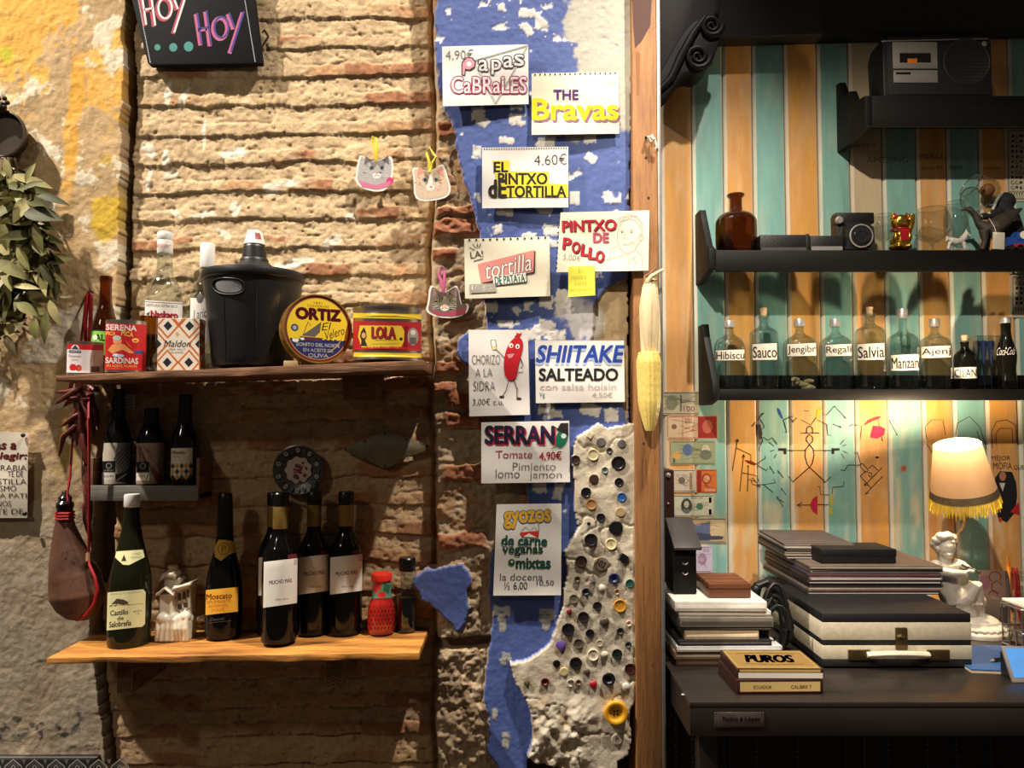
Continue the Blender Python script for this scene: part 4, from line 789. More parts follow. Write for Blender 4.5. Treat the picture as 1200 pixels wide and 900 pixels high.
# diamond metal plate
pts = [(402.5, 527), (410, 522), (430, 514), (447, 506), (453, 505), (470, 511), (497, 519), (504, 523), (497, 529), (474, 537), (456, 548), (448, 548), (430, 540), (411, 532)]
Y = .044; L = P(453, 527, Y); MBp = MB().prism([((P(x, y, Y)-L).x, (P(x, y, Y)-L).z) for x, y in pts], 0, .003)
o = MBp.build('metal_plaque', mat('dull_metal', c(104, 94, 72), rough=.6, metal=0, nz=(40, .35), bump=(60, .1)), None, L, bevel=.0006); tag(o, 'blank diamond-shaped grey metal plate nailed to the brick', 'plaque')
p = Pr()
for x, y in ((405, 527), (500, 523), (451, 508), (451, 546), (428, 517), (428, 538), (476, 515), (476, 534)): p.ell(x, y, 1.4, 1.4, c(36, 30, 26), 10)
for xx in (428, 476): p.line([(xx, 515), (xx, 537)], .5, c(80, 74, 64))
p.build('rivets', lambda x, y, oo: P(x, y, Y-oo)-L, o, INK)
# hanging board lettered HOY
Yb = .034; out = [(138, -66), (290, -66), (307.5, 73.5), (306, 75), (176, 76.5), (173, 74)]; L = P(230, 0, Yb)
root = thing('message_board', 'black stitched board with pink and purple neon style lettering', 'sign', L)
MB().prism([((P(x, y, Yb)-L).x, (P(x, y, Yb)-L).z) for x, y in out], 0, .016).build('board', mat('black_board', c(24, 23, 25), rough=.8, nz=(80, .3), bump=(150, .1), spec=.15), root, bevel=.002)
p = Pr(); pi_ = c(226, 150, 160); pw = c(240, 224, 224); pu = c(70, 60, 130); pr2 = c(190, 96, 140); te = c(72, 140, 136); dp = c(178, 70, 90)
def hoy(x0, y0, x1, y1, a_, b__):
    w_ = x1-x0; h_ = y1-y0
    for (col, wd, d) in ((b__, w_*.085, 1.6), (a_, w_*.045, 0)):
        X_ = lambda u: x0+u*w_-d*1.1; Y_ = lambda v: y0+v*h_+d
        for l in ([(.0, .0), (.10, .78)], [(.20, -.06), (.30, .80)], [(.05, .40), (.24, .36)], [(.68, .0), (.80, .38)], [(1.0, -.04), (.72, .98)]): p.line([(X_(u), Y_(v)) for u, v in l], wd, col)
        p.arc(X_(.52), Y_(.36), w_*.15, h_*.26, 0, 2*pi, wd, col, 22)
hoy(166, -7, 219, 39, pw, dp); hoy(231, 15, 286, 62, pu, pr2)
for x, y, r in ((184.5, 55.5, 3.6), (203, 55.5, 4.8), (221, 54.5, 5.6)): p.ell(x, y, r, r*1.05, te)
for k in range(34):
    u = k/33.0; p.line([(162+u*14-.4, -1+u*73), (162.3+u*14, .3+u*73)], 1, c(200, 200, 200)); p.line([(287+u*12-.2, -1+u*72), (287+u*12, .3+u*72)], 1, c(200, 200, 200))
p.build('lettering', lambda x, y, o: P(x, y, Yb-o)-L, root, INK)
mb = MB(); a = P(308, 38, .042)-L; mb.tube([a, a+Vector((.006, -.008, .002)), a+Vector((.010, .0, -.004)), a+Vector((.006, .03, 0))], .0025, 8); mb.build('wire_tie', mat('dark_wire', c(40, 38, 36), rough=.4), root)
# cat-face tags
def cat_tag(name_l, outl, Y, fn, loop, lcol, lname):
    ctr = (sum(q[0] for q in outl)/len(outl), sum(q[1] for q in outl)/len(outl)); L = P(*ctr, Y); root = thing('cat_tag', name_l, 'ornament', L, 'cardboard cat faces on the brick')
    o2 = ring(outl, 1); MB().prism([((P(x, y, Y)-L).x, (P(x, y, Y)-L).z) for x, y in o2], 0, .0025).build('card', mat('white_card', c(238, 234, 228), rough=.5, nz=(50, .03)), root)
    p = Pr(); inn = ring([(ctr[0]+(x-ctr[0])*.90, ctr[1]+(y-ctr[1])*.90) for x, y in outl], 1); fn(p, inn, *ctr); p.build('cat_face', lambda x, y, o: P(x, y, Y-o)-L, root, INK)
    mb = MB(); mb.tube([P(x, y, Y-.004-.003*(i % 2))-L for i, (x, y) in enumerate(loop)], .0032, 8); mb.build('ribbon', mat(lname, lcol, rough=.5, nz=(60, .2)), root, label=lname.replace('_', ' '))
def face(p, cx, cy, w_, eye, fur2, ear, nose=c(200, 130, 120)):
    rr = random.Random(int(cx)); 
    for k in range(40):
        a_ = rr.uniform(0, 2*pi); r0 = rr.uniform(.25, .85); x, y = cx+math.cos(a_)*w_*r0, cy+2+math.sin(a_)*w_*r0*.7; p.line([(x, y), (x+math.cos(a_)*3, y+math.sin(a_)*2.6)], rr.uniform(.5, 1.3), fur2[k % len(fur2)])
    p.poly([(cx-w_*.82, cy-w_*.2), (cx-w_*.72, cy-w_*.80), (cx-w_*.35, cy-w_*.5)], ear); p.poly([(cx+w_*.82, cy-w_*.2), (cx+w_*.75, cy-w_*.82), (cx+w_*.35, cy-w_*.5)], ear)
    for s_ in (-1, 1): p.ell(cx+s_*w_*.34, cy, 2.6, 2.2, c(60, 50, 46)); p.ell(cx+s_*w_*.34, cy, 2, 1.8, eye); p.ell(cx+s_*w_*.34, cy, 1, 1.6, c(20, 18, 18))
    p.ell(cx, cy+w_*.5, w_*.28, w_*.2, c(236, 228, 220)); p.poly([(cx-2, cy+w_*.3), (cx+2, cy+w_*.3), (cx, cy+w_*.42)], nose); p.line([(cx-3.5, cy+w_*.56), (cx, cy+w_*.46), (cx+3.5, cy+w_*.56)], .6, c(90, 60, 56))
    for s_ in (-1, 1):
        for k in (-1, 0, 1): p.line([(cx+s_*4, cy+w_*.45+k), (cx+s_*w_*.8, cy+w_*.4+k*3)], .3, c(240, 238, 232))
def f1_(p, inn, x, y): p.poly(inn, c(176, 172, 170)); p.poly([(421, 211), (440, 217), (456, 212), (456, 219), (440, 222), (424, 219)], c(206, 120, 150)); face(p, x+3, y-3, 18, c(120, 130, 140), [c(150, 146, 146), c(196, 192, 190), c(120, 116, 118)], c(110, 100, 104)); p.ell(457, 212, 4.5, 4.2, c(214, 60, 120)); p.ell(456, 214, 2, 2, c(240, 120, 160))
def f2_(p, inn, x, y): p.poly(inn, c(214, 190, 164)); face(p, x-1, y-1, 19, c(110, 150, 170), [c(206, 140, 90), c(230, 216, 200), c(190, 120, 70)], c(216, 150, 130)); p.poly([(503, 200), (506, 200), (508, 222), (501, 222)], c(236, 228, 216)); p.ell(505, 219, 1.8, 1.2, c(214, 130, 120))
def f3_(p, inn, x, y): p.poly(inn, c(120, 106, 92)); p.poly([(503, 362), (520, 367), (546, 360), (545, 368), (530, 371), (512, 370)], c(170, 76, 96)); face(p, x-3, y-1, 18, c(150, 160, 90), [c(70, 58, 50), c(176, 150, 120), c(40, 34, 32)], c(150, 120, 110)); p.ell(521, 359, 3, 2.4, c(226, 190, 170))
cat_tag('grey kitten face tag on a yellow loop, left of the upper pair', [(418, 196), (421, 182), (424, 182), (431, 188), (441, 188), (452, 184), (460, 183), (461, 197), (459, 214), (452, 223), (440, 225), (425, 221), (416, 214)], .040, f1_, [(441, 189), (439, 176), (436, 166), (437, 160), (441, 162), (442, 172), (441, 189)], c(222, 206, 40), 'yellow_loop')
cat_tag('orange and white kitten face tag on a yellow loop', [(485, 210), (482, 197), (490, 196), (498, 200), (508, 199), (517, 192), (521, 194), (525, 208), (529, 221), (525, 231), (510, 235), (494, 236), (485, 231)], .012, f2_, [(503, 202), (503, 190), (500, 180), (503, 173), (508, 181), (511, 184), (506, 192), (504, 202)], c(222, 206, 40), 'yellow_loop')
cat_tag('tabby kitten face tag with pink loop near the can', [(501, 356), (503, 336), (507, 334), (514, 341), (523, 342), (532, 335), (537, 335), (540, 352), (542, 358), (548, 355), (550, 361), (545, 369), (530, 373), (513, 372), (501, 367), (499, 362)], .008, f3_, [(520, 343), (517, 329), (514, 322), (517, 312), (521, 318), (521, 327), (520, 343)], c(206, 96, 150), 'pink_loop')
# round metal pan at the left edge
Y = .0; L = P(1, 157, Y); s = S(Y); root = thing('metal_pan', 'dark round metal pan hanging at the left edge', 'pan', L)
MB().lathe([(0, -.03), (24*s, -.03), (28*s, -.008), (29.5*s, -.004), (29.5*s, .002), (27.5*s, .003), (27*s, -.002), (24*s, -.012), (23*s, -.018), (0, -.018)], n=48, ax=AXp).build('bowl', mat('dark_pan', c(66, 56, 46), rough=.4, metal=.6, nz=(20, .3)), root)
mb = MB(); mb.tube([(0, .005, 27*s), (.0, .0, 33*s), (.004, -.002, 38*s)], [.008, .011, .007], 12)
for k in range(6): a_ = 2*pi*k/6; mb.ell((.002+7*s*math.cos(a_), -.004, 37*s+6*s*math.sin(a_)), (.006, .006, .006), 8)
mb.build('hook', mat('dark_pan', c(66, 56, 46)), root)
# laurel bunch
L = P(18, 190, -.01); root = thing('laurel_bunch', 'bunch of dried laurel branches hanging over the yellow plaster', 'plant', L); rr = random.Random(12)
st_ = MB(); lf = MB(); tips = []
for k in range(11):
    x0 = 10+rr.uniform(-8, 8); x1 = rr.uniform(-45, 72); y1 = 395-abs(x1-20)*1.3-rr.uniform(0, 60) if x1 > 20 else 395-rr.uniform(0, 40)
    pts = []
    for i in range(9):
        u = i/8; x = x0+(x1-x0)*u**.8; y = 185+(y1-185)*u; pts.append((x, y, rr.uniform(-.045, .0)+.02-.02*math.sin(u*3)))
    st_.tube([P(x, y, yy)-L for x, y, yy in pts], [.003-.0022*i/8 for i in range(9)], 6); tips.append(pts)
def leaf(base, d, ln, wd, nrm, col):
    d = d.normalized(); side = d.cross(nrm).normalized(); up = side.cross(d); n = 7; lf.col = col; L_, R__, Mi = [], [], []
    for i in range(n+1):
        u = i/n; hw = wd*math.sin(pi*min(u*.96+.02, 1)**.85)*.5; pt = base+d*ln*u+up*(-.16*ln*u*u); Mi.append(pt); L_.append(pt+side*hw+up*hw*.28); R__.append(pt-side*hw+up*hw*.28)
    k0 = lf.add(L_+Mi+R__)
    for i in range(n):
        lf.face((k0+i, k0+i+1, k0+n+2+i, k0+n+1+i)); lf.face((k0+n+1+i, k0+n+2+i, k0+2*n+3+i, k0+2*n+2+i))
cols = [c(142, 138, 84), c(116, 112, 66), c(88, 88, 50), c(62, 64, 36), c(164, 154, 104), c(80, 68, 38)]
for pts in tips:
    for i in range(1, 9):
        for q in range(3):
            b0 = P(pts[i][0]+rr.uniform(-3, 3), pts[i][1]+rr.uniform(-4, 4), pts[i][2])-L
            d = Vector((rr.uniform(-.8, 1.1), rr.uniform(-.6, .15), rr.uniform(-1.3, .1))); leaf(b0, d, rr.uniform(.046, .085), rr.uniform(.017, .030), Vector((rr.uniform(-.5, .5), -1, rr.uniform(-.3, .7))), cols[rr.randrange(6)])
for (x, y, dx, dz, ln, wd, cc) in ((42, 228, 1, -.25, .082, .020, 3), (30, 214, .4, .9, .05, .016, 0), (24, 222, .9, .35, .06, .017, 2), (12, 208, -.3, 1, .05, .018, 0), (5, 250, .1, -1, .085, .034, 0), (28, 250, 1, -.1, .09, .042, 3), (40, 262, .35, -1, .07, .02, 1), (20, 290, .6, -1, .06, .02, 0), (16, 335, 1, -.05, .06, .016, 4), (20, 355, .9, -.5, .055, .026, 1), (58, 352, .45, -1, .06, .02, 4), (40, 372, .1, -1, .05, .022, 0), (55, 365, -.05, -1, .075, .02, 1), (-5, 305, .9, -.5, .08, .03, 1), (48, 310, .6, -1, .06, .018, 3), (70, 348, 1, .1, .03, .010, 5)):
    leaf(P(x, y, -.06)-L, Vector((dx, -.12, dz)), ln, wd, Vector((.15, -1, .45)), cols[cc])
st_.build('branch', mat('branch', c(96, 76, 50), rough=.8), root); lf.build('foliage', mat('laurel_leaf', attr=True, rough=.6, nz=(40, .25), spec=.2), root)
# handwritten menu at the left edge
CUTX = lambda a, b, st=7: [a+st*i+.37 for i in range(1, int((b-a)/st)+1)]
def sheet(name, label, cat, pts, Y, col, curl=0, thick=.0006, group=None):
    cx_ = sum(q[0] for q in pts)/4; cy_ = sum(q[1] for q in pts)/4; L = P(cx_, cy_, Y); root = thing(name, label, cat, L, group); mb = MB(); n = 12
    f = lambda u, v: ((pts[0][0]*(1-u)+pts[1][0]*u)*(1-v)+(pts[3][0]*(1-u)+pts[2][0]*u)*v, (pts[0][1]*(1-u)+pts[1][1]*u)*(1-v)+(pts[3][1]*(1-u)+pts[2][1]*u)*v)
    dep = lambda x, y: curl*.006*math.sin((x+y)*.045+cx_)+curl*.004*math.sin(y*.09-x*.03)
    k = mb.add([P(*f(i/n, j/n), Y-dep(*f(i/n, j/n)))-L for j in range(n+1) for i in range(n+1)]); k2 = mb.add([P(*f(i/n, j/n), Y-dep(*f(i/n, j/n)))-L+Vector((0, thick, 0)) for j in range(n+1) for i in range(n+1)])
    for j in range(n):
        for i in range(n): q = j*(n+1)+i; mb.face((k+q, k+q+1, k+q+n+2, k+q+n+1)); mb.face((k2+q+n+1, k2+q+n+2, k2+q+1, k2+q))
    mb.build('sheet', mat('paper_%d_%d_%d' % tuple(col), c(col), rough=.75, nz=(14, .05), bump=(18, .06), spec=.25), root)
    mp = lambda x, y, o: P(x, y, Y-dep(x, y)-.0004-o)-L
    return root, mp
root, mp = sheet('handwritten_menu', 'handwritten cream menu sheet pinned at the left edge', 'menu', [(-70, 503), (33, 507), (32, 607), (-70, 607)], .024, (214, 204, 186), .3)
p = Pr(); rdk = c(120, 40, 44); ik = c(54, 48, 46)
p.text('Bocas a', -30, 516, 19, 526, rdk, bold=.02, sh=.2, shadow=(c(60, 20, 30), .5, .5)); p.text('elegir:', -8, 530, 31, 540, rdk, bold=.02, sh=.25, shadow=(c(60, 20, 30), .5, .5))
for tx, x0, x1, y in (('PATATAS RABIA', -50, 31, 545), ('TE DE', 9, 27, 552), ('POR COSTILLA', -45, 31, 561), ('MISMO', -10, 19, 569), ('CUALQUIERA PATI', -60, 31, 578), ('NOS', -4, 13, 587), ('GUISOTE DE', -40, 27, 596)): p.text(tx, x0, y, x1, y+6.5, ik, bold=-.005)
p.build('lettering', mp, root, None, CUTX(-75, 34), CUTX(503, 608))
for x, y in ((27, 510), (29, 602)): mb = MB(); mb.ell(P(x, y, .018)-Vector(root.location), (.0055, .004, .0055), 12); mb.build('pin', mat('black_pin', c(36, 34, 32), rough=.4), root)
# wineskin on its red cord
L = P(90, 660, -.012); root = thing('wineskin', 'brown leather wineskin hanging on a red cord', 'wineskin', L); s = S(-.012); lp = lambda x, y, d=0: P(x, y, -.012+d)-L
mb = MB()
mb.tube([lp(76, 606), lp(76, 625), lp(80, 650), lp(87, 675), lp(91, 698), lp(91, 716), lp(90, 726)], [10*s, 14*s, 22*s, 30*s, 33*s, 25*s, 12*s], 20, squash=.55)
mb.tube([lp(80, 612), lp(92, 640), lp(102, 660), lp(108, 690)], [8*s, 10*s, 13*s, 12*s], 14, squash=.6)
blob('skin', mb, .0028, mat('worn_leather', c(112, 76, 58), rough=.5, nz=(14, .35), col2=c(70, 44, 34), bump=(60, .15)), root, 5)
mb = MB()
for k in range(3): mb.tube([lp(65.5, 601+k*3.4, 0), lp(70, 602+k*3.4, -.018), lp(80, 602+k*3.3, -.018), lp(86.5, 600+k*3.3, 0), lp(76, 602+k*3.3, .015), lp(65.5, 601+k*3.4, 0)], .0032, 8)
mb.build('collar', mat('red_cord', c(176, 24, 34), rough=.5, nz=(80, .25), bump=(300, .2)), root, label='red cord wound round the neck')
mb = MB(); s2 = s; q0 = lp(76, 602); mb.lathe([(9*s, -.002), (8.5*s, 6*s), (9.6*s, 8*s), (9.6*s, 12*s), (7*s, 15*s), (7.4*s, 19*s), (4*s, 23*s), (2.5*s, 27*s), (0, 27.5*s)], cx=q0.x, cy=q0.y, cz=q0.z); mb.build('nozzle', mat('black_bakelite', c(26, 18, 18), rough=.2, coat=.4), root)
mb = MB(); mb.tube([lp(80, 588, -.014), lp(79, 578, -.01), lp(82, 560, .0), lp(86, 500, .02), lp(90, 440, .03), lp(101, 350, .03), lp(105, 340, .028)], .0027, 8)
mb.tube([lp(105, 340, .028), lp(106, 352, .03), lp(104.5, 400, .034), lp(104, 445, .03), lp(104, 464, .006), lp(104, 490, -.034), lp(104.5, 560, -.030), lp(104, 650, -.01), lp(105, 662, -.026), lp(111, 676, -.032), lp(114, 690, -.030), lp(110, 708, -.03), lp(101, 720, -.026), lp(90, 727, -.008)], .0032, 8)
mb.tube([lp(101, 418, .024), lp(100, 380, .024), lp(103, 344, .022), lp(107, 346, .022), lp(106, 390, .024), lp(105, 420, .024)], .0042, 8); mb.build('cord', mat('red_cord', c(176, 24, 34)), root, label='red carrying cord')
mb = MB(); mb.tube([lp(104, 648, -.012), lp(104, 658, -.018)], [.006, .0065], 10); mb.build('toggle', mat('leather_toggle', c(150, 104, 70), rough=.6), root)
p = Pr(); p.text('A MANO', 62, 686, 84, 693, c(50, 32, 26), rot=-.45); p.text('bota', 66, 694, 82, 699, c(50, 32, 26), rot=-.45); p.text('J S', 72, 646, 80, 652, c(50, 32, 26)); p.build('branding', lambda x, y, o: lp(x, y, -.036-o+abs(x-88)*.0006), root)
mb = MB(); mb.tube([lp(105, 338, .045), lp(106, 340, .02), lp(108.5, 343, .014)], .0022, 8); mb.build('nail', mat('dark_wire', c(40, 38, 36)), root)
# string of dried chillies behind the shelf end
L = P(98, 470, .02); root = thing('chilli_string', 'string of dark dried chilli peppers beside the red cord', 'chillies', L); rr = random.Random(5)
CH = mat('dried_chilli', c(100, 42, 34), rough=.35, nz=(30, .5), bump=(50, .3), coat=.2)
mb = MB(); mb.tube([P(96, 420, .03)-L, P(96, 470, .03)-L, P(96, 560, .03)-L, P(101, 600, .03)-L], .002, 6); mb.build('string', mat('twine', c(130, 100, 70), rough=.8), root)
for k in range(26):
    x, y = 97+rr.uniform(-7, 11), 450+rr.uniform(-4, 58); dx = rr.uniform(-30, 16) if k < 14 else rr.uniform(-10, 10); dy = rr.uniform(8, 60); Yq = rr.uniform(-.012, .02)
    if k in (0, 1): x, y, dx, dy = 98, 452, -34, 8+k*14
    if k > 22: x, y, dx, dy = 100, 520+(k-22)*22, rr.uniform(-4, 8), 50; Yq = .01
    if k == 21: x, y, dx, dy = 92, 480, -10, 34
    a = P(x, y, Yq)-L; b_ = P(x+dx, y+dy, Yq-.005)-L; m_ = (a+b_)/2+Vector((rr.uniform(-.01, .01), -.006, rr.uniform(-.006, .01)))
    mb = MB(); mb.tube([a, a*.75+m_*.25, m_, m_*.3+b_*.7, b_], [.003, .0085, .0095, .006, .0012], 9, squash=.7); mb.build('chilli', CH, root)
for k in range(5):
    x, y = 93+rr.uniform(-5, 3), 400+rr.uniform(0, 40); a = P(x, y, .02)-L; b_ = P(x+rr.uniform(-14, 4), y+30, .02)-L; mb = MB(); mb.tube([a, (a+b_)/2+Vector((0, -.01, 0)), b_], [.003, .008, .001], 9, squash=.7); mb.build('chilli', CH, root)
# ---------------- hand-lettered sheets on the blue wall ----------------
PW = (232, 226, 220); PC = (230, 222, 198)
def perf(p, x0, y0, x1, y1, n, r=.9):
    for k in range(n):
        u = (k+.5)/n; p.ell(x0+(x1-x0)*u, y0+(y1-y0)*u, r, r*1.15, c(40, 36, 36), 8)
YP = -.010
def menu(label, pts, col, fn, Y=YP, curl=.35):
    root, mp = sheet('menu_sheet', label, 'menu sheet', pts, Y, col, curl, group='hand-lettered menu sheets'); p = Pr(); fn(p); p.build('lettering', mp, root, None, CUTX(pts[0][0]-3, pts[1][0]+3), CUTX(pts[0][1]-3, pts[2][1]+3)); return root
nav = c(34, 30, 60); gr = c(110, 104, 104); lg = c(160, 154, 152); rd = c(178, 36, 52); bk = c(30, 28, 30)
def s1(p):
    p.text('4,90€', 522, 58, 555, 71, c(120, 116, 116), bold=-.01, rot=-.03)
    p.lines([[(556, 71), (619, 53)], [(618, 54), (581, 121)], [(581, 121), (562, 84)]], 2, c(190, 192, 186)); p.lines([[(556, 71), (619, 53)], [(618, 54), (581, 121)]], .7, c(130, 134, 128))
    p.poly([(541, 88), (541, 73), (546, 67), (553, 67), (558, 72), (557, 79), (551, 83), (546, 82), (545, 89)], c(60, 44, 50)); p.poly([(542, 87), (542, 74), (547, 68), (553, 68.5), (556.5, 73), (555.5, 78), (550, 81.5), (545, 80.5), (544, 88)], c(216, 150, 164)); p.ell(549.5, 75, 3, 3, c(232, 226, 226))
    for ch, x, y in (('a', 561, 70), ('p', 576, 70), ('a', 590, 66), ('s', 603, 64)): p.text(ch, x, y, x+11, y+13+(4 if ch == 'p' else 0), c(232, 226, 226), bold=.01, out=c(54, 46, 52), ow=.045)
    p.text('CaBRaLES', 529, 90, 617, 109, c(234, 226, 228), bold=.01, out=c(160, 40, 80), ow=.045)
menu('cream menu sheet lettered Papas Cabrales in pink outline, topmost on the blue wall', [(518, 54.5), (619, 52), (619.5, 122), (519, 124.5)], PW, s1)
def s2(p):
    perf(p, 624, 87.5, 724, 85.5, 17, 1); p.text('1,50€', 703, 95, 722, 101, c(196, 190, 172), bold=-.01); p.text('THE', 649, 105.5, 677.5, 116.5, c(84, 44, 120), bold=.032)
    p.text('Bravas', 624.5, 116, 724, 140, c(238, 212, 30), bold=.028, shadow=(c(146, 106, 128), 2.2, 2.6))
menu('cream notebook sheet lettered The Bravas in yellow', [(623, 86), (725, 84), (725.5, 156.5), (623, 158)], PC, s2)
def s3(p):
    perf(p, 566, 174.5, 665, 173.5, 34, .8); p.text('4,60€', 626, 180.5, 664, 195, c(44, 40, 44), bold=-.015, rot=-.03)
    p.poly([(577, 188), (597, 188), (597, 201), (643, 201), (643, 215), (665, 216), (666, 231), (584, 231), (583, 218), (580, 203)], c(232, 210, 50))
    p.text('EL', 579, 190, 595, 201.5, c(40, 36, 32), bold=.032); p.text('PINTXO', 584, 203, 641, 216, c(40, 36, 32), bold=.032); p.text('dE', 573, 211, 593, 231, c(40, 36, 32), bold=.032); p.text('TORTILLA', 594, 218, 663, 231, c(40, 36, 32), bold=.032)
menu('white notebook sheet lettered El Pintxo de Tortilla, black on yellow highlight', [(565, 173), (666, 172), (666, 243), (565, 244)], PW, s3)
def s4(p):
    perf(p, 655, 252, 652, 317, 11, 1); dk = c(50, 26, 32)
    p.text('PINTXO', 659, 258, 722, 270.5, rd, bold=.032, rot=-.03, shadow=(dk, .9, .9)); p.text('DE', 695.5, 273, 713, 284, c(190, 80, 110), bold=.03, shadow=(c(120, 70, 90), .5, .5))
    for ch, x, y in (('P', 660, 279), ('O', 670.5, 283.5), ('L', 681.5, 286.5), ('L', 690, 290.5), ('O', 698.5, 294)): p.text(ch, x, y, x+9, y+13, rd, bold=.032, rot=.1, shadow=(dk, .9, .9))
    p.text('5,00€', 660, 298, 681, 306, c(140, 132, 128), bold=-.01, rot=.12)
    sk = c(150, 144, 138)
    for l in ([(724, 270), (723, 281), (727, 292), (735, 297), (743, 294), (749, 284), (751, 270), (750, 259), (743, 253), (733, 254), (726, 261), (724, 270)], [(726, 266), (730, 259), (738, 256), (746, 259), (750, 266)], [(722, 268), (726, 256), (736, 251), (748, 254), (753, 264), (752, 276)], [(727, 271), (731, 270)], [(737, 270), (743, 269)], [(733, 273), (731, 279), (735, 280)], [(730, 286), (736, 287), (742, 283)], [(733, 297), (724, 301), (714, 303), (707, 307), (712, 315)], [(745, 293), (752, 300), (753, 314)], [(735, 298), (738, 306), (745, 300)], [(738, 306), (736, 315)], [(714, 303), (716, 291), (724, 289)], [(742, 303), (747, 310)], [(752, 274), (754, 279), (750, 283)]): p.line(l, .6, sk)
    for k in range(8): p.line([(738+k*1.6, 287-k*1.6), (742+k*1.4, 291-k*2.2)], .35, lg); p.line([(726+k*3, 258-abs(k-4)*-.8), (728+k*3, 253+abs(k-4))], .35, lg)
    for x in (729, 740): p.ell(x, 272, 1.2, .9, c(110, 104, 100), 8)
menu('cream notebook sheet lettered Pintxo de Pollo with pencil sketch of a face', [(657, 249), (761, 246.5), (760, 317), (652, 319)], PC, s4, YP-.026)
def s5(p):
    perf(p, 546, 281.5, 643, 278.5, 12, 1.2); p.text('LA!', 551, 294, 566, 302, c(60, 50, 56), rot=-.15); p.lines([[(550, 290), (556, 293)], [(554, 286), (558, 291)], [(559, 285), (560, 290)], [(563, 285), (562, 290)], [(555, 306), (566, 303)]], .9, c(60, 50, 56))
    p.poly([(562, 311), (627.5, 294), (627, 320), (566, 333.5)], c(70, 50, 54)); p.poly([(560, 309.5), (626, 293), (625, 318.5), (564, 331.5)], c(222, 142, 132))
    p.text('tortilla', 568, 302, 624, 322, c(240, 232, 226), bold=.0, out=c(110, 60, 62), ow=.02, rot=-.2, sh=.25, shadow=(c(80, 40, 46), .8, .6))
    p.poly([(578.5, 325), (617, 320.5), (618, 331), (579.5, 335.5)], c(60, 56, 60)); p.poly([(577.5, 324), (616, 319.5), (617, 330), (578.5, 334.5)], c(232, 226, 210)); p.text('DE PATATA', 580, 322.5, 615, 332, c(50, 110, 110), bold=.02, rot=-.10)
    p.poly([(550, 333), (580, 332), (582, 342), (551, 343.5)], c(170, 162, 150)); p.text('10,50', 553, 334.5, 576, 341.5, c(238, 232, 220), bold=.01)
menu('cream notebook sheet lettered La Tortilla de Patata on pink banner', [(544, 280), (644, 277), (645, 347), (545, 350)], PC, s5, YP-.002)
def s6(p):
    ik = c(70, 62, 66); p.text('CHORIZO', 553, 416, 586, 427, ik, bold=-.015); p.text('A LA', 557, 432, 577, 441.5, ik, bold=-.015); p.text('SIDRA', 555, 447, 580, 458, ik, bold=-.015); p.text('3,00€ c.u.', 554, 467, 590, 475.5, bk, bold=-.01)
    R = c(196, 26, 38); D = c(70, 40, 44)
    body = ring([(605, 394), (598, 400), (592, 412), (590, 428), (592, 442), (598, 447), (605, 443), (607, 430), (610, 418), (613, 406), (611, 396)], 2); p.poly([(x+.5, y+.6) for x, y in body], D); p.poly(body, R); p.poly([(602, 395), (606, 391.5), (604, 389), (608.5, 391), (612, 389.5), (610, 394)], R)
    p.ell(599, 405, 2.6, 2.8, c(240, 236, 230)); p.ell(606.5, 406, 2.6, 2.8, c(240, 236, 230)); p.ell(599.4, 405.6, 1, 1.2, bk); p.ell(606.6, 406.6, 1, 1.2, bk); p.poly([(594, 415), (603, 414), (600, 419), (596, 420)], c(226, 140, 150)); p.line([(593.5, 414.5), (604, 413.5)], .7, D)
    p.lines([[(592, 420), (586, 414), (580, 408)], [(610, 420), (613, 428), (609, 434)], [(596, 446), (593, 458), (589, 464)], [(602, 445), (606, 456), (606, 466)]], .9, D); p.poly([(575, 399), (580.5, 398), (581.5, 406), (576.5, 407)], c(238, 232, 220)); p.lines([[(575, 399), (580.5, 398), (581.5, 406), (576.5, 407), (575, 399)]], .6, D); p.ell(579, 408, 2.4, 2, c(232, 210, 130)); p.ell(610, 434, 2, 1.8, c(236, 230, 224)); p.ell(588, 465, 3, 1.4, D); p.ell(608, 467, 3, 1.4, D)
menu('tall white menu sheet lettered Chorizo a la Sidra with red sausage doodle', [(549, 386.5), (618.5, 386.5), (621, 486), (550, 488)], PW, s6, YP-.004)
def s7(p):
    perf(p, 632, 398.5, 728, 399.5, 40, .45); B = c(40, 70, 160); p.text('SHIITAKE', 630, 405, 730, 424.5, B, bold=.03, sh=.18, shadow=(c(170, 184, 214), -1, 3)); p.text('SALTEADO', 632, 432, 724, 446, bk, bold=.032)
    p.text('con salsa hoisin', 633, 449.5, 722, 457, c(190, 170, 172), bold=.0); p.text('Vg', 632, 459.5, 638.5, 467, c(50, 120, 120)); p.text('4,50€', 694, 459.5, 718, 467, c(172, 164, 164))
menu('white menu sheet lettered Shiitake Salteado in blue and black', [(627, 398.5), (731, 399), (732.5, 471), (628, 472.5)], PW, s7, YP-.001)
def s8(p):
    p.text('SERRAN', 569, 499.5, 649, 520, nav, bold=.035, shadow=(c(206, 36, 60), 1.5, 1.3)); g = c(30, 110, 84); p.ell(658.5, 513, 7, 12, g, 22, .35); p.poly([(652, 504), (657, 496), (666, 495.5), (666, 510)], c(40, 32, 36)); p.line([(649, 500), (666, 509)], 1, bk); p.ell(660.5, 511, 3, 3, c(232, 230, 224)); p.line([(646, 526), (656, 522)], 1, c(60, 110, 90))
    p.text('Tomate', 581, 528, 624, 537, c(160, 80, 90), rot=-.01); p.text('4,90€', 632, 529, 658, 540, c(196, 40, 56), bold=.015, rot=-.03); p.text('Pimiento', 601, 542, 651, 551, gr, bold=-.01); p.text('lomo', 581, 550, 609, 560, gr, bold=-.01); p.text('jamón', 621, 552, 658, 563, gr, bold=-.01)
menu('white menu sheet lettered Serrano with green olive wearing a hat', [(564, 495), (667, 493), (668, 565), (564, 566.5)], PW, s8, YP-.003)
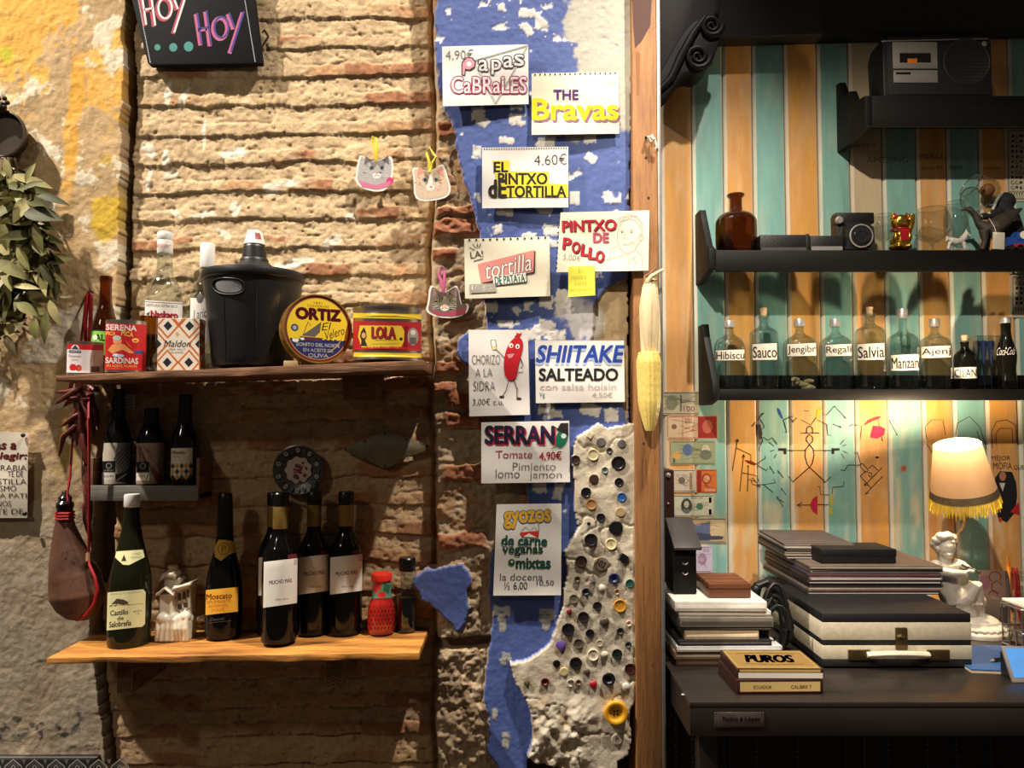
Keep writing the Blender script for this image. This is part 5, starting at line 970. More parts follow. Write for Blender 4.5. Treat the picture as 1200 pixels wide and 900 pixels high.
def s9(p):
    p.text('gyozos', 591, 599, 645, 618, c(232, 180, 50), bold=.03, out=c(40, 90, 140), ow=.03, rot=-.05); p.lines([[(611, 622), (616, 617), (621, 622), (626, 617), (631, 622)], [(631, 610), (632, 622)]], .7, lg); p.poly([(609, 624), (632, 622), (631, 630), (612, 629)], c(200, 50, 50)); p.poly([(613, 629), (620, 625), (629, 630)], c(238, 230, 220))
    g = c(24, 80, 64); p.text('de carne', 588, 628, 641, 639, g, bold=.03, rot=.02); p.text('veganas', 589, 641.5, 636, 651.5, g, bold=.025); p.ell(599.5, 659, 4, 4, g); p.ell(599.8, 658.4, 1.4, 1.4, c(230, 226, 220)); p.text('mixtas', 605, 654, 645, 666, g, bold=.03); p.text('la docena', 586, 672, 636, 680, c(90, 74, 100), bold=-.005); p.text('½ 6,00', 591, 682, 618, 692, c(60, 54, 80)); p.text('10,50', 629, 680, 649, 687, c(60, 54, 80))
menu('tall menu sheet lettered Gyozos with green writing, lowest on the blue wall', [(582, 591), (658, 590), (657.5, 697.5), (578, 698)], (226, 221, 213), s9, YP-.004, .3)
root, mp = sheet('sticky_note', 'small yellow sticky note stuck below the Pollo sheet', 'note', [(666, 312.5), (697, 311.5), (697.5, 346), (666, 348)], YP-.030, (236, 230, 84), .5)
p = Pr()
for t_, x0, x1, y in (('En', 678, 684, 315), ('nuestra', 669, 687, 322.5), ('carta,', 674, 689, 330), ('pregunta', 668, 694, 337.5)): p.text(t_, x0, y, x1, y+4.5, c(150, 144, 80), bold=-.02, rot=-.04)
p.build('lettering', mp, root)
# ---------------- buttons pressed into the white plaster ----------------
AXB = Matrix(((1, 0, 0), (0, 0, -1), (0, 1, 0)))   # turned axis -> towards the room
def bmat(col, rough=.3): return mat('button_%d_%d_%d' % col, c(col), rough=rough, nz=(90, .15), coat=.25)
HOLE = mat('button_hole', c(14, 12, 12), rough=.8)
def button(x, y, r, col, kind, label):
    Y = min(wallY(x+a_, y+b_) for a_ in (-3, 0, 3) for b_ in (-3, 0, 3)); s = S(Y); R = r*s; m = bmat(col); mb = MB(); L = P(x, y, Y); nm = 'button'
    hl = 0
    if kind in ('2', '4', 'flat', 'rim', 'big'):
        th = max(.0020, R*(.27 if kind != 'big' else .5)); rim = .80 if kind != 'big' else .66
        if kind == 'flat': prof = [(R*.95, -.002), (R, th*.3), (R*.97, th*.8), (R*.86, th), (R*.5, th*.93), (0, th*.9)]
        else: prof = [(R*.9, -.002), (R, th*.3), (R, th*.75), (R*.95, th), (R*rim, th*.98), (R*(rim-.12), th*.62), (R*.3, th*.6), (0, th*.6)]
        mb.lathe(chaikin(prof, 1), n=28, ax=AXB); hl = {'2': 2, '4': 4, 'big': 4}.get(kind, 0); hz = th*.61
    elif kind == 'dome': mb.lathe([(R*.8, -.002)]+[(R*math.cos(a_), R*.62*math.sin(a_)+.001) for a_ in [i*pi/2/7 for i in range(8)]], n=24, ax=AXB)
    elif kind == 'cup': th = R*.6; mb.lathe(chaikin([(R*.7, -.002), (R*.95, th*.3), (R, th*.7), (R*.9, th), (R*.55, th*.8), (R*.4, th*.35), (0, th*.3)], 2), n=24, ax=AXB)
    elif kind == 'square':
        Mx = Matrix.Rotation(.55, 4, 'Y'); mb.box(-R*.8, -R*.9, -R*.8, R*.8, .002, R*.8, Mx)
    elif kind == 'drop':
        pts = [(0, -R*1.35), (R*.5, -R*.6), (R*.95, R*.1), (R*.9, R*.65), (R*.5, R*.95), (0, R*1.0), (-R*.5, R*.95), (-R*.9, R*.65), (-R*.95, R*.1), (-R*.5, -R*.6)]; o2 = ring(pts, 1); n = len(o2)
        k0 = mb.add([(a_, .001, b_) for a_, b_ in o2]); k1 = mb.add([(a_, -.003, b_) for a_, b_ in o2]); k2 = mb.add([(a_*.6, -.0046, b_*.6) for a_, b_ in o2]); k3 = mb.add([(0, -.0048, 0)])
        for i in range(n):
            j = (i+1) % n; mb.face((k0+i, k0+j, k1+j, k1+i)); mb.face((k1+i, k1+j, k2+j, k2+i)); mb.face((k2+i, k2+j, k3))
    elif kind == 'ring': mb.tube([(R*math.cos(a_), -.001, R*math.sin(a_)) for a_ in [i*2*pi/20*.8 for i in range(21)]], .0012, 6)
    elif kind == 'tri': mb.tube([(0, -.003, R*1.2), (0, -.004, 0), (0, -.003, -R*.8)], [R*.25, R*.55, R*1.0], 12, squash=.6)
    mb.m = 1
    for k in range(hl):
        a_ = pi/4+2*pi*k/hl if hl == 4 else pi*k+.6; rr_ = R*(.20 if hl == 4 else .17)
        mb.lathe([(R*.085, -.0002), (R*.085, .0002), (0, .0002)], n=8, ax=AXB, cx=rr_*math.cos(a_), cy=-hz-.0001, cz=rr_*math.sin(a_))
    o = mb.build('button' if kind != 'ring' else 'wire_ring', [m, HOLE], None, L, ang=.9); tag(o, label, 'button' if kind != 'ring' else 'ring', 'buttons pressed into the white plaster'); return o
BKN = (24, 22, 24); B2 = (30, 28, 32); GRY = (104, 98, 94)
BUT = [
 (691, 510, 3.8, (206, 190, 160), 'square', 'tiny cream cube bead, topmost button of the plaster'), (704.5, 518, 5.5, GRY, 'flat', 'flat grey button right of the cream cube bead'), (728.4, 520, 5, (98, 96, 96), 'flat', 'flat grey button near the upper right plaster edge'),
 (714, 528, 3.8, (70, 66, 62), 'cup', 'small dark cupped button between the two grey ones'), (695, 533, 7, (196, 182, 146), 'rim', 'large milky beige button under the upper grey one'), (674.5, 539, 5.5, (60, 40, 38), 'rim', 'dark rimmed button at the left plaster edge beside Serrano sheet'),
 (724.5, 542.5, 8.3, BKN, '4', 'largest glossy black button in the top third'), (708.7, 551, 4.2, (108, 122, 116), 'cup', 'small grey green cupped button left of the big black one'), (696, 561.5, 5.8, (64, 46, 42), 'flat', 'dark brown flat button under the milky beige one'),
 (725.3, 565, 5.2, BKN, '2', 'black button directly below the largest glossy black one'), (686.7, 577, 6, BKN, '2', 'glossy black button just above the tan brown one'), (728.5, 582.6, 5.4, (44, 90, 150), '2', 'bright blue button near the right edge'),
 (693, 591, 6.5, (160, 116, 78), 'rim', 'tan brown button with deep shadow'), (727, 600, 5.9, (168, 146, 108), 'flat', 'sandy beige flat button below the bright blue one'), (704, 606.5, 5.2, B2, 'rim', 'black rimmed button right below the tan brown one'),
 (690, 613.5, 2.2, BKN, 'dome', 'tiniest black dot button of the plaster'), (721.6, 618.5, 8.4, (22, 22, 24), 'flat', 'large matt black disc button below the sandy beige one'), (692.4, 632.7, 7.8, (32, 28, 30), 'rim', 'large black ringed button left of the cream four-hole one'),
 (716, 637.5, 6.8, (226, 208, 158), '4', 'cream four-hole button below the matt black disc'), (730.4, 653.6, 5.5, (20, 20, 24), 'square', 'black square button near the right edge'), (681, 657.7, 6.9, (60, 42, 36), 'rim', 'dark brown rimmed button left of the numbered disc'),
 (704.7, 660.7, 8.7, (120, 106, 88), 'flat', 'large taupe disc button numbered 102'), (676.7, 678.5, 3.9, (92, 76, 64), 'cup', 'small brown button below the dark brown rimmed one'), (695, 677.5, 3.8, (110, 104, 92), 'tri', 'tiny bell-shaped metal button'),
 (719.2, 677.3, 6.5, (36, 44, 84), 'cup', 'navy blue cupped button right of the bell-shaped one'), (738, 683.6, 5, (40, 84, 78), 'rim', 'teal green button at the right edge by the post'), (704.8, 689, 4.6, (214, 204, 186), 'dome', 'clear pearly button on a thread'),
 (723, 693.5, 3.6, (150, 128, 106), 'cup', 'tiny beige button above the mustard one'), (686.4, 693.3, 4.8, (40, 40, 46), 'cup', 'small black oval button upper left of the black two-hole one'), (672.4, 701.6, 5.5, (108, 102, 82), '2', 'olive grey button at the left, above the small red one'),
 (700, 710, 5.2, (34, 32, 36), '2', 'black two-hole button left of the mustard one'), (726.4, 709.7, 7.6, (196, 138, 44), 'rim', 'mustard yellow rimmed button'), (667, 716.7, 3.4, (120, 30, 36), 'dome', 'small dark red button high on the left edge'),
 (683.6, 723, 6.5, (40, 32, 38), 'rim', 'purplish black button right of the small dark red one'), (708.3, 728.7, 5.8, (72, 66, 50), 'dome', 'dark olive domed button hanging on a thread'), (736.8, 730.4, 3.6, (206, 176, 150), 'cup', 'small pinkish cream button at the right edge'),
 (665.7, 737.3, 7.4, (28, 28, 34), '2', 'large glossy black button above the purple drop'), (691.3, 742, 5, (26, 26, 32), '2', 'black button between the olive dome and large black one'), (726.7, 739.4, 4.6, (50, 46, 44), 'cup', 'dark oval button right of the olive dome'),
 (657.5, 757, 6.2, (112, 84, 160), 'drop', 'purple teardrop-shaped button at the left edge'), (678.1, 754, 5.9, (94, 80, 66), '2', 'brown grey button right of the purple drop'), (702.7, 753.7, 4, (186, 176, 150), 'rim', 'pale translucent button above the cream pair'),
 (736, 755.3, 4.1, (62, 70, 68), 'cup', 'small grey green button at the right edge'), (695, 767.3, 7, (232, 218, 190), '4', 'large cream rimmed button'), (708.8, 766.7, 3.8, (220, 204, 176), 'dome', 'small cream domed button touching the large cream one'),
 (723, 766.3, 6, (26, 40, 38), '2', 'greenish black button right of the cream pair'), (652.3, 777.7, 4.4, (20, 20, 22), 'flat', 'small black button left of the large black four-hole one'), (674.7, 777, 7.2, (24, 24, 28), '4', 'large black four-hole button below the brown grey one'),
 (661, 787, 5, (206, 190, 136), 'flat', 'pale yellow button low on the left'), (687.7, 787, 4, (84, 70, 60), 'dome', 'small brown dome right of the large black four-hole one'), (738.4, 783.7, 6.6, (64, 32, 30), '2', 'maroon two-hole button at the right edge'),
 (713, 795, 7.8, (26, 28, 40), 'cup', 'large blue black cupped button above the big yellow one'), (677.9, 799.3, 3.7, (120, 96, 84), 'cup', 'small brownish button beside the wire ring'), (695.2, 802, 4.6, (160, 20, 40), 'dome', 'bright red domed button low on the plaster'),
 (733.6, 804.7, 5, (196, 190, 180), 'dome', 'silvery pearl button low at the right'), (638.7, 798.7, 5, (88, 34, 30), 'cup', 'rough dark red button on the lower left corner'), (617.5, 801, 3.6, (90, 84, 50), 'drop', 'small olive leaf-shaped button, leftmost of all'),
 (721.2, 833.7, 14, (222, 158, 34), 'big', 'very big yellow four-hole button near the bottom'), (723, 866, 6.5, (200, 190, 172), 'flat', 'cream medallion marked P, lowest of the buttons'), (669, 800, 4, (220, 212, 196), 'ring', 'little white wire ring stuck in the plaster')]
for b_ in BUT:
    o = button(*b_)
    if '102' in b_[5] or 'marked P' in b_[5]:
        p = Pr(); t_ = '102' if '102' in b_[5] else 'P'; r = b_[2]; Lb = Vector(o.location); Yb = Lb.y-(max(.0020, r*S(Lb.y)*.27)+.0004)
        p.text(t_, b_[0]-r*(.62 if t_ == '102' else .25), b_[1]-r*.42, b_[0]+r*(.62 if t_ == '102' else .25), b_[1]+r*.42, c(26, 24, 24), bold=.01, rot=.5 if t_ == '102' else .1)
        p.build('number' if t_ == '102' else 'letter', lambda x, y, q: P(x, y, Yb-q)-Lb, o)
# corn cob hanging on the post
Yc = -.052; L = P(762, 415, Yc); s = S(Yc); root = thing('corn_cob', 'dried corn cob hanging by its husk on the wooden post', 'corn', L); lp = lambda x, y, d=0: P(x, y, Yc+d)-L
mb = MB(); NR, NC = 46, 72; k0 = 0; rows = []
for i in range(NR*2+1):
    u = i/(NR*2); py = 413+u*92; hw = 13.2*(min(1, .80+u*1.6) if u < .12 else 1-.10*(u-.12)/.5 if u < .62 else .90-.62*((u-.62)/.38)**1.4)*s; cx_ = 760+u*1.5; q = lp(cx_, py); rw = []
    for j in range(NC):
        a_ = 2*pi*j/NC; bump = .0018*abs(math.sin(pi*i/2.0*.9+ (0 if (j//4) % 2 else .4)))*1.0+.0016*abs(math.sin(8*a_)) ; rr_ = hw+bump
        rw.append((q.x+rr_*math.cos(a_), rr_*math.sin(a_), q.z))
    rows.append(mb.add(rw))
for r0, r1 in zip(rows[:-1], rows[1:]):
    for j in range(NC): mb.face((r0+j, r0+(j+1) % NC, r1+(j+1) % NC, r1+j))
mb.face([rows[-1]+j for j in range(NC)]); mb.face([rows[0]+j for j in range(NC)])
mb.build('cob', mat('corn_kernels', c(226, 200, 112), rough=.35, nz=(160, .2), coat=.2), root, ang=3)
HUSK = mat('dry_husk', c(222, 200, 158), rough=.7, nz=(20, .3), st=(6, 6, .5), bump=(60, .4))
for (x0, x1, x2, d, w_) in ((758, 752, 753, -.004, 7), (760, 758, 758, -.012, 8), (763, 765, 765, -.010, 8), (766, 769, 770, -.002, 6)):
    mb = MB(); mb.tube([lp(x0+1, 326, .0), lp((x0+x1)/2, 336, d), lp(x1, 360, d*1.2), lp(x2, 390, d*1.2), lp(x2+.6, 414, d*.6)], [2.5*s, w_*.55*s, w_*.72*s, w_*.72*s, w_*.55*s], 10, squash=.32); mb.build('husk', HUSK, root)
mb = MB(); mb.tube([lp(759, 331, -.004), lp(763, 324, -.012), lp(770, 320, -.012), lp(777, 316, -.006)], [.007, .005, .0045, .003], 8); mb.build('husk_tail', HUSK, root)
mb = MB(); mb.tube([lp(765, 328, -.008), lp(757, 331, -.008), lp(755, 324, .004), lp(762, 320, .012), lp(768, 314, .020), lp(768, 306, .026)], .0016, 6); mb.build('string', mat('twine', c(130, 100, 70)), root)
L = P(760, 165, -.024); root = thing('knotted_string', 'knotted bit of pale string tied to a nail on the post', 'string', L); mb = MB(); lp = lambda x, y, d=0: P(x, y, -.026+d)-L
mb.tube([lp(757, 161), lp(763, 160, -.006), lp(767, 163, -.008), lp(770, 172, -.004), lp(768, 175, -.002)], .0026, 7); mb.build('strand', mat('pale_string', c(226, 220, 206), rough=.7), root)
mb = MB(); mb.tube([lp(764, 158, -.003), lp(767, 163, -.010), lp(763, 166, -.004), lp(760, 160, -.003)], .0022, 7); mb.build('knot', mat('pale_string', c(226, 220, 206)), root)
mb = MB(); mb.tube([lp(757, 161, .012), lp(757, 161, -.006)], [.0016, .003], 8); mb.build('nail', mat('dark_wire', c(40, 38, 36)), root)
# ---------------- niche: carved bracket, black shelves ----------------
BKS = mat('black_shelf', c(13, 12, 12), rough=.55, nz=(12, .3), st=(1, 1, 6), bump=(30, .08), spec=.22)
L = P(800, 60, .52); root = thing('carved_corbel', 'black carved scroll bracket under the beam beside the post', 'corbel', (L.x, .60, L.z)); R = Vector(root.location)
g = lambda x, y, yy=.52: P(x, y, yy)-R
def pz(pts, Yf, Yb, nm, m, par, **k):
    mb = MB(); q = [P(x, y, Yf) for x, y in pts]; Rr = Vector(par.location); mb.prism([(v.x-Rr.x, v.z-Rr.z) for v in q], Yf-Rr.y, Yb-Rr.y); return mb.build(nm, m, par, **k)
pz([(768, -90), (846, -90), (844, 14), (838, 16), (836, 34), (800, 50), (786, 86), (768, 100)], .535, .60, 'back_board', mat('dark_plum_wood', c(34, 24, 28), rough=.5, nz=(9, .3)), root, bevel=.004)
pz(ring([(838, 18), (846, 32), (842, 54), (834, 74), (818, 88), (806, 84), (796, 92), (784, 110), (768, 122), (768, 96), (782, 70), (798, 40), (816, 22)], 2), .50, .60, 'scroll', BKS, root, bevel=.005)
mb = MB()
for (cx_, cy_, r0) in ((834, 30, 13), (818, 66, 15)):
    mb.tube([g(cx_+r0*(1-i/26)*math.cos(i*.55), cy_+r0*(1-i/26)*math.sin(i*.55), .497) for i in range(25)], [.010*(1-i/34) for i in range(25)], 8)
mb.tube([g(770, 108, .497), g(786, 92, .497), g(798, 66, .495), g(812, 40, .495), g(826, 20, .497)], [.008, .012, .014, .012, .008], 10); mb.build('carving', BKS, root)
def niche_shelf(label, x0, yt, yb, Yf, br, cap_y, thick=.02):
    """lipped black shelf with a shaped end bracket (br: outline in wall-distance / height)"""
    zt_ = P(1000, yt, Yf).z; zb_ = P(1000, yb, Yf).z; xl = P(x0, (yt+yb)/2, Yf).x; xr = P(1290, 300, Yf).x
    root = thing('black_shelf', label, 'shelf', ((xl+xr)/2, SY, zb_)); R = Vector(root.location); h = zt_-zb_
    mb = MB(); mb.box(xl-R.x, Yf-SY, 0, xr-R.x, Yf-SY+.014, h); mb.build('front_lip', BKS, root, bevel=.002)
    mb = MB(); mb.box(xl-R.x, Yf-SY+.014, h-thick-.003, xr-R.x, -.001, h-.003); mb.build('board', BKS, root, bevel=.001)
    mb = MB(); mb.prism([(a_, b_) for a_, b_ in br(zt_-R.z)], xl-R.x-.02, xl-R.x, f=lambda x, z, y: (y, x, z)); mb.build('end_bracket', BKS, root, bevel=.002)
    return root, zt_-.003+.0009
D_ = .17
sh2, z2 = niche_shelf('middle black niche shelf carrying camera and lucky cat', 839, 293, 318, SY-D_, lambda h: [(-D_, h-.055), (-D_, h+.004), (-D_+.03, h+.02), (-.075, h+.125), (-.06, h+.15), (-.012, h+.15), (-.001, h+.15), (-.001, h-.075), (-.03, h-.075)], 0)
sh3, z3 = niche_shelf('lowest black niche shelf carrying the row of labelled bottles', 843, 456, 469, SY-D_, lambda h: [(-D_, h-.030), (-D_, h+.02), (-.08, h+.15), (-.06, h+.205), (-.001, h+.205), (-.001, h-.045), (-.10, h-.045)], 0)
mb = MB(); R = Vector(sh3.location); a = P(843, 440, SY); mb.box(a.x-R.x, -.012, z3-R.z, P(1290, 440, SY).x-R.x, -.0015, a.z-R.z); mb.build('back_rail', BKS, sh3, bevel=.001)
sh1, z1 = niche_shelf('topmost black niche shelf carrying the cassette radio', 1022, 112, 148, SY-.20, lambda h: [(-.20, h-.09), (-.20, h+.0), (-.165, h+.005), (-.13, h+.012), (-.105, h+.055), (-.06, h+.06), (-.03, h+.115), (-.001, h+.12), (-.001, h-.10), (-.12, h-.10)], 0)
# ---------------- cassette radio ----------------
Yr = SY-.175; L = P(1100, 112, Yr); root = thing('cassette_radio', 'black portable cassette radio on the topmost black shelf', 'radio', (L.x, Yr, z1+.0005), None, .0); R = Vector(root.location); s = S(Yr)
rp = lambda x, y, o=0: P(x, y, Yr-o)-R
hR = P(1100, 46, Yr).z-R.z; xl, xr = rp(1034, 80).x, rp(1161, 80).x
mb = MB(); mb.prism([(0, 0), (-.006, .004), (-.006, hR*.93), (0, hR), (.075, hR*.96), (.095, hR*.8), (.085, 0)], xl, xr, f=lambda x, z, y: (y, x, z)); RADB = mat('radio_black', c(22, 22, 24), rough=.4, nz=(40, .15), bump=(150, .04)); mb.build('case', RADB, root, bevel=.003)
mb = MB(); mb.box(xl+.012, -.0085, .012, xr-.006, -.004, hR*.9); mb.build('front_panel', mat('radio_panel', c(30, 29, 32), rough=.5, nz=(40, .1)), root, bevel=.001)
SIL = mat('brushed_silver', c(176, 172, 168), rough=.35, metal=.5, nz=(20, .1), st=(.5, 1, 30))
def rbox(x0, y0, x1, y1, d0, d1, nm, m, **k):
    a = rp(x0, y1); b = rp(x1, y0); mb = MB(); mb.box(a.x, -d1, a.z, b.x, -d0, b.z); return mb.build(nm, m, root, bevel=.0008, **k)
rbox(1044.5, 51.5, 1095.5, 82.5, .008, .012, 'cassette_door', SIL, label='silver cassette door'); rbox(1052, 64.5, 1088, 75.5, .0119, .0124, 'cassette_window', mat('dark_window', c(30, 26, 26), rough=.1))
rbox(1061, 71, 1072, 76, .0123, .0128, 'orange_tab', mat('orange_tab', c(226, 130, 40), rough=.5)); rbox(1045.5, 84, 1096.5, 98.5, .008, .0105, 'tuner_plate', SIL, label='silver tuner plate'); rbox(1048, 86.5, 1065, 89, .0104, .0108, 'slot', mat('dark_window', c(30, 26, 26)))
q = rp(1131, 74); mb = MB(); mb.lathe([(28*s, .006), (28*s, .0095), (26.5*s, .0105), (26, .0100)] if False else [(28.5*s, .004), (28.5*s, .0098), (27*s, .0108), (26*s, .0092), (0, .0092)], n=48, ax=AXB, cx=q.x, cz=q.z)
for i in range(-6, 7):
    hw = math.sqrt(max(26**2-(i*4)**2, 0))*s; mb.box(q.x-hw, -.0102, q.z+i*4*s-.0007, q.x+hw, -.009, q.z+i*4*s+.0007); mb.box(q.x+i*4*s-.0007, -.0102, q.z-hw, q.x+i*4*s+.0007, -.009, q.z+hw)
mb.build('speaker_grille', mat('grille', c(38, 37, 40), rough=.5), root)
q = rp(1151, 53); MB().lathe([(3*s, .005), (3*s, .011), (2*s, .012), (0, .012)], n=16, ax=AXB, cx=q.x, cz=q.z).build('knob', SIL, root)
mb = MB(); mb.tube([rp(1033, 48.5, .004), rp(1158, 45.5, .004)], .0022, 8); mb.build('antenna', SIL, root)
mb = MB(); a = rp(1042, 41); mb.box(a.x, .01, hR*.96, rp(1156, 41).x, .06, a.z); mb.build('top_controls', RADB, root, bevel=.003)
# ---------------- middle shelf: curios ----------------
Yc = SY-.09
def lat(name, label, cat, cx, Y, z0, prof, m, part='body', group=None, sm=2, n=36): return turned(name, label, cat, cx, Y, z0, prof, m, group, sm, part, n)
lat('amber_bottle', 'round shouldered olive amber bottle at left of middle niche shelf', 'bottle', 862.5, Yc, z2, [(7.5, 228), (10.5, 227.5), (10.8, 230), (8, 232), (7.4, 234), (7.6, 246), (9, 249), (18, 251), (24, 257), (25, 264), (25, 290), (23.5, 295), (0, 295)], glass('olive_glass', (.34, .19, .03, 1), .8, .10))
def boxthing(name, label, cat, x0, y0, x1, y1, Yf, dep, m, z0, part, rz=0, bev=.002):
    a, b = P(x0, y1, Yf), P(x1, y0, Yf); r_ = thing(name, label, cat, ((a.x+b.x)/2, Yf, z0), None, rz); hw = (b.x-a.x)/2; hh = b.z-z0; mb = MB(); mb.box(-hw, 0, 0, hw, dep, hh); mb.build(part, m, r_, bevel=bev); return r_, hw, hh
LEA = mat('black_leather', c(26, 24, 26), rough=.45, nz=(60, .3), bump=(120, .2))
r_, hw, hh = boxthing('leather_case', 'flat black leather case beside the amber bottle', 'case', 891, 275, 949, 295, SY-.14, .09, LEA, z2, 'case'); mb = MB(); mb.box(-hw+.004, -.0015, hh*.12, hw-.004, .0, hh*.3); mb.build('strap_band', mat('grey_band', c(70, 66, 64), rough=.6), r_); mb = MB(); mb.box(hw-.012, -.003, 0, hw-.004, .092, hh+.002); mb.build('strap', LEA, r_, bevel=.0008)
r_, hw, hh = boxthing('wallet', 'black wallet with silver edge left of the camera', 'wallet', 950, 276, 988, 295, SY-.145, .08, LEA, z2, 'wallet'); mb = MB(); mb.box(-hw+.002, -.0015, hh*.12, hw-.003, .0002, hh*.36); mb.build('silver_edge', SIL, r_, label='silver edge')
# folding camera
Yk = SY-.12; r_, hw, hh = boxthing('camera', 'old black folding camera with round lens', 'camera', 981, 251, 1018, 294, Yk, .045, mat('camera_black', c(26, 25, 27), rough=.4, nz=(90, .3), bump=(200, .2)), z2, 'body'); R = Vector(r_.location); s = S(Yk); kp = lambda x, y, o=0: P(x, y, Yk-o)-R
mb = MB(); a = kp(979, 257); mb.box(a.x, -.006, kp(0, 262).z, kp(1018, 0).x, .03, kp(0, 249.5).z); mb.build('top_plate', mat('camera_black', c(26, 25, 27)), r_, bevel=.002); q = kp(982, 259)
mb = MB(); mb.lathe([(4.5*s, .004), (4.5*s, .012), (3.5*s, .014), (0, .014)], n=20, ax=AXB, cx=q.x, cz=q.z); mb.build('knob', SIL, r_)
mb = MB(); a = kp(988, 294); mb.hexa([kp(992, 292, .045), kp(1026, 292, .045), kp(1024, 266, .045), kp(994, 266, .045)], [kp(986, 292, 0), kp(1018, 292, 0), kp(1016, 260, 0), kp(988, 260, 0)]); mb.build('bellows', LEA, r_)
q = kp(1008, 277, .045); mb = MB(); mb.lathe([(13.5*s, 0), (13.5*s, .006), (12*s, .008), (10, .008)] if False else [(13.5*s, 0), (13.5*s, .006), (12*s, .009), (9*s, .009), (8.5*s, .016), (6.5*s, .016), (6*s, .012), (0, .011)], n=32, ax=AXB, cx=q.x, cy=q.y, cz=q.z); mb.build('lens', mat('lens_black', c(34, 34, 38), rough=.2, coat=.5), r_)
mb = MB(); mb.lathe([(13.7*s, .0065), (13.7*s, .0085), (12.4*s, .0093), (12.4*s, .0065)], n=32, ax=AXB, cx=q.x, cy=q.y, cz=q.z, close=False); mb.build('lens_ring', SIL, r_, label='silver lens ring')
# stemmed and round glasses
G2 = glass('fine_glass', (.90, .93, .92, 1), .95, .12)
def snifter(cx, Y, label, top, bowl, hw, bot, scale=1):
    s_ = S(Y); z0 = z2; r_ = thing('brandy_glass', label, 'glass', (P(cx, bot, Y).x, Y, z0), 'round brandy glasses'); z = lambda py: P(cx, py, Y).z-z0
    pr = chaikin([(hw*.62*s_, 0), (hw*.60*s_, .002), (.004, .006), (.0035, z(bowl)-.004), (hw*.5*s_, z(bowl)+.004), (hw*.95*s_, z(bowl)+.3*(z(top)-z(bowl))), (hw*s_, z(bowl)+.45*(z(top)-z(bowl))), (hw*.86*s_, z(bowl)+.78*(z(top)-z(bowl))), (hw*.68*s_, z(top))], 2)
    MB().lathe(pr, n=36, close=False).build('bowl', G2, r_); mb = MB(); mb.tube([(hw*.68*s_*math.cos(a_), hw*.68*s_*math.sin(a_), z(top)) for a_ in [i*2*pi/32 for i in range(33)]], .0011, 6, cap=False); mb.build('rim', G2, r_)
snifter(1093, SY-.096, 'large clear brandy glass at front right of the lucky cat', 245, 284, 22, 294); snifter(1121, SY-.038, 'clear brandy glass behind the white rocking horse', 237, 278, 14, 290); snifter(1036, SY-.05, 'small clear brandy glass half hidden behind the lucky cat', 252, 282, 14, 290)
# lucky cat
Yk = SY-.125; L = P(1055, 294, Yk); root = thing('lucky_cat', 'shiny gold lucky cat figurine with red ears and collar', 'figurine', (L.x, Yk, z2)); s = S(Yk); z_ = lambda py: P(1055, py, Yk).z-z2; mb = MB()
mb.ell((0, 0, z_(283)), (11.5*s, 10*s, 11*s)); mb.ell((0, 0, z_(290)), (13*s, 11*s, 5*s)); mb.ell((0, -.002, z_(261)), (11*s, 9*s, 9.5*s)); mb.ell((0, -.012, z_(276)), (7*s, 5*s, 6*s))
for s_ in (-1, 1): mb.tube([(s_*7*s, 0, z_(256)), (s_*8.6*s, 0, z_(249))], [4*s, .8*s], 10); mb.ell((s_*6*s, -.020, z_(290)), (4*s, 5*s, 3*s)); mb.ell((s_*8*s, -.014, z_(279)), (3.4*s, 4*s, 6*s))
mb.tube([(10*s, 0, z_(274)), (13*s, -.006, z_(262)), (12.5*s, -.012, z_(252))], [3.4*s, 3.2*s, 3.4*s], 10)
blob('body', mb, .0017, mat('gold_plate', c(214, 166, 62), rough=.22, metal=.9, nz=(50, .15)), root, 3)
mb = MB(); mb.tube([(10*s*math.cos(a_), -.002+8.6*s*math.sin(a_), z_(269.5)) for a_ in [i*2*pi/24 for i in range(25)]], .0030, 8); mb.build('collar', mat('red_lacquer', c(160, 24, 26), rough=.25, coat=.4), root, label='red collar')
p = Pr(); rl = c(160, 24, 26); 
for s_ in (-1, 1): p.poly([(1055+s_*5.5, 255), (1055+s_*8.4, 249.5), (1055+s_*9.6, 256)], rl); p.ell(1055+s_*4.5, 261, 2, 1.2, BLK)
p.ell(1055, 264.5, 1.4, 1, rl); p.poly([(1049, 271), (1061, 271), (1059, 284), (1051, 284)], rl); p.arc(1055, 265, 4, 3, .3, 2.8, .8, BLK)
p.build('face_paint', lambda x, y, o: P(x, y, Yk)-Vector(root.location)+Vector((0, -.026-o, 0)) if y > 268 else P(x, y, Yk)-Vector(root.location)+Vector((0, -.0022-9*s*math.sqrt(max(1-((x-1055)/12)**2-((y-261)/14)**2, .02))-.0006-o, 0)), root, PAINT)
# rocking horse
Yk = SY-.141; L = P(1124, 294, Yk); root = thing('rocking_horse', 'tiny white rocking horse figurine beside the large glass', 'figurine', (L.x, Yk, z2)); s = S(Yk); R = Vector(root.location); h_ = lambda x, y, d=0: P(x, y, Yk+d)-R; mb = MB()
mb.tube([h_(1113, 282), h_(1120, 283), h_(1128, 281)], [4*s, 4.6*s, 4.4*s], 10); mb.tube([h_(1128, 281), h_(1131, 276), h_(1133, 273.5)], [4*s, 3*s, 2.8*s], 10); mb.tube([h_(1132, 273.5), h_(1137, 277)], [2.8*s, 1.6*s], 10); mb.tube([h_(1113, 281), h_(1110, 278), h_(1109, 283)], [2*s, 1.8*s, 1.2*s], 8)
for x, d in ((1113, -.004), (1113.5, .004), (1129, -.004), (1130, .004)): mb.tube([h_(x, 284, d), h_(x+(-2 if x < 1120 else 2), 292, d)], [2.2*s, 1.5*s], 8)
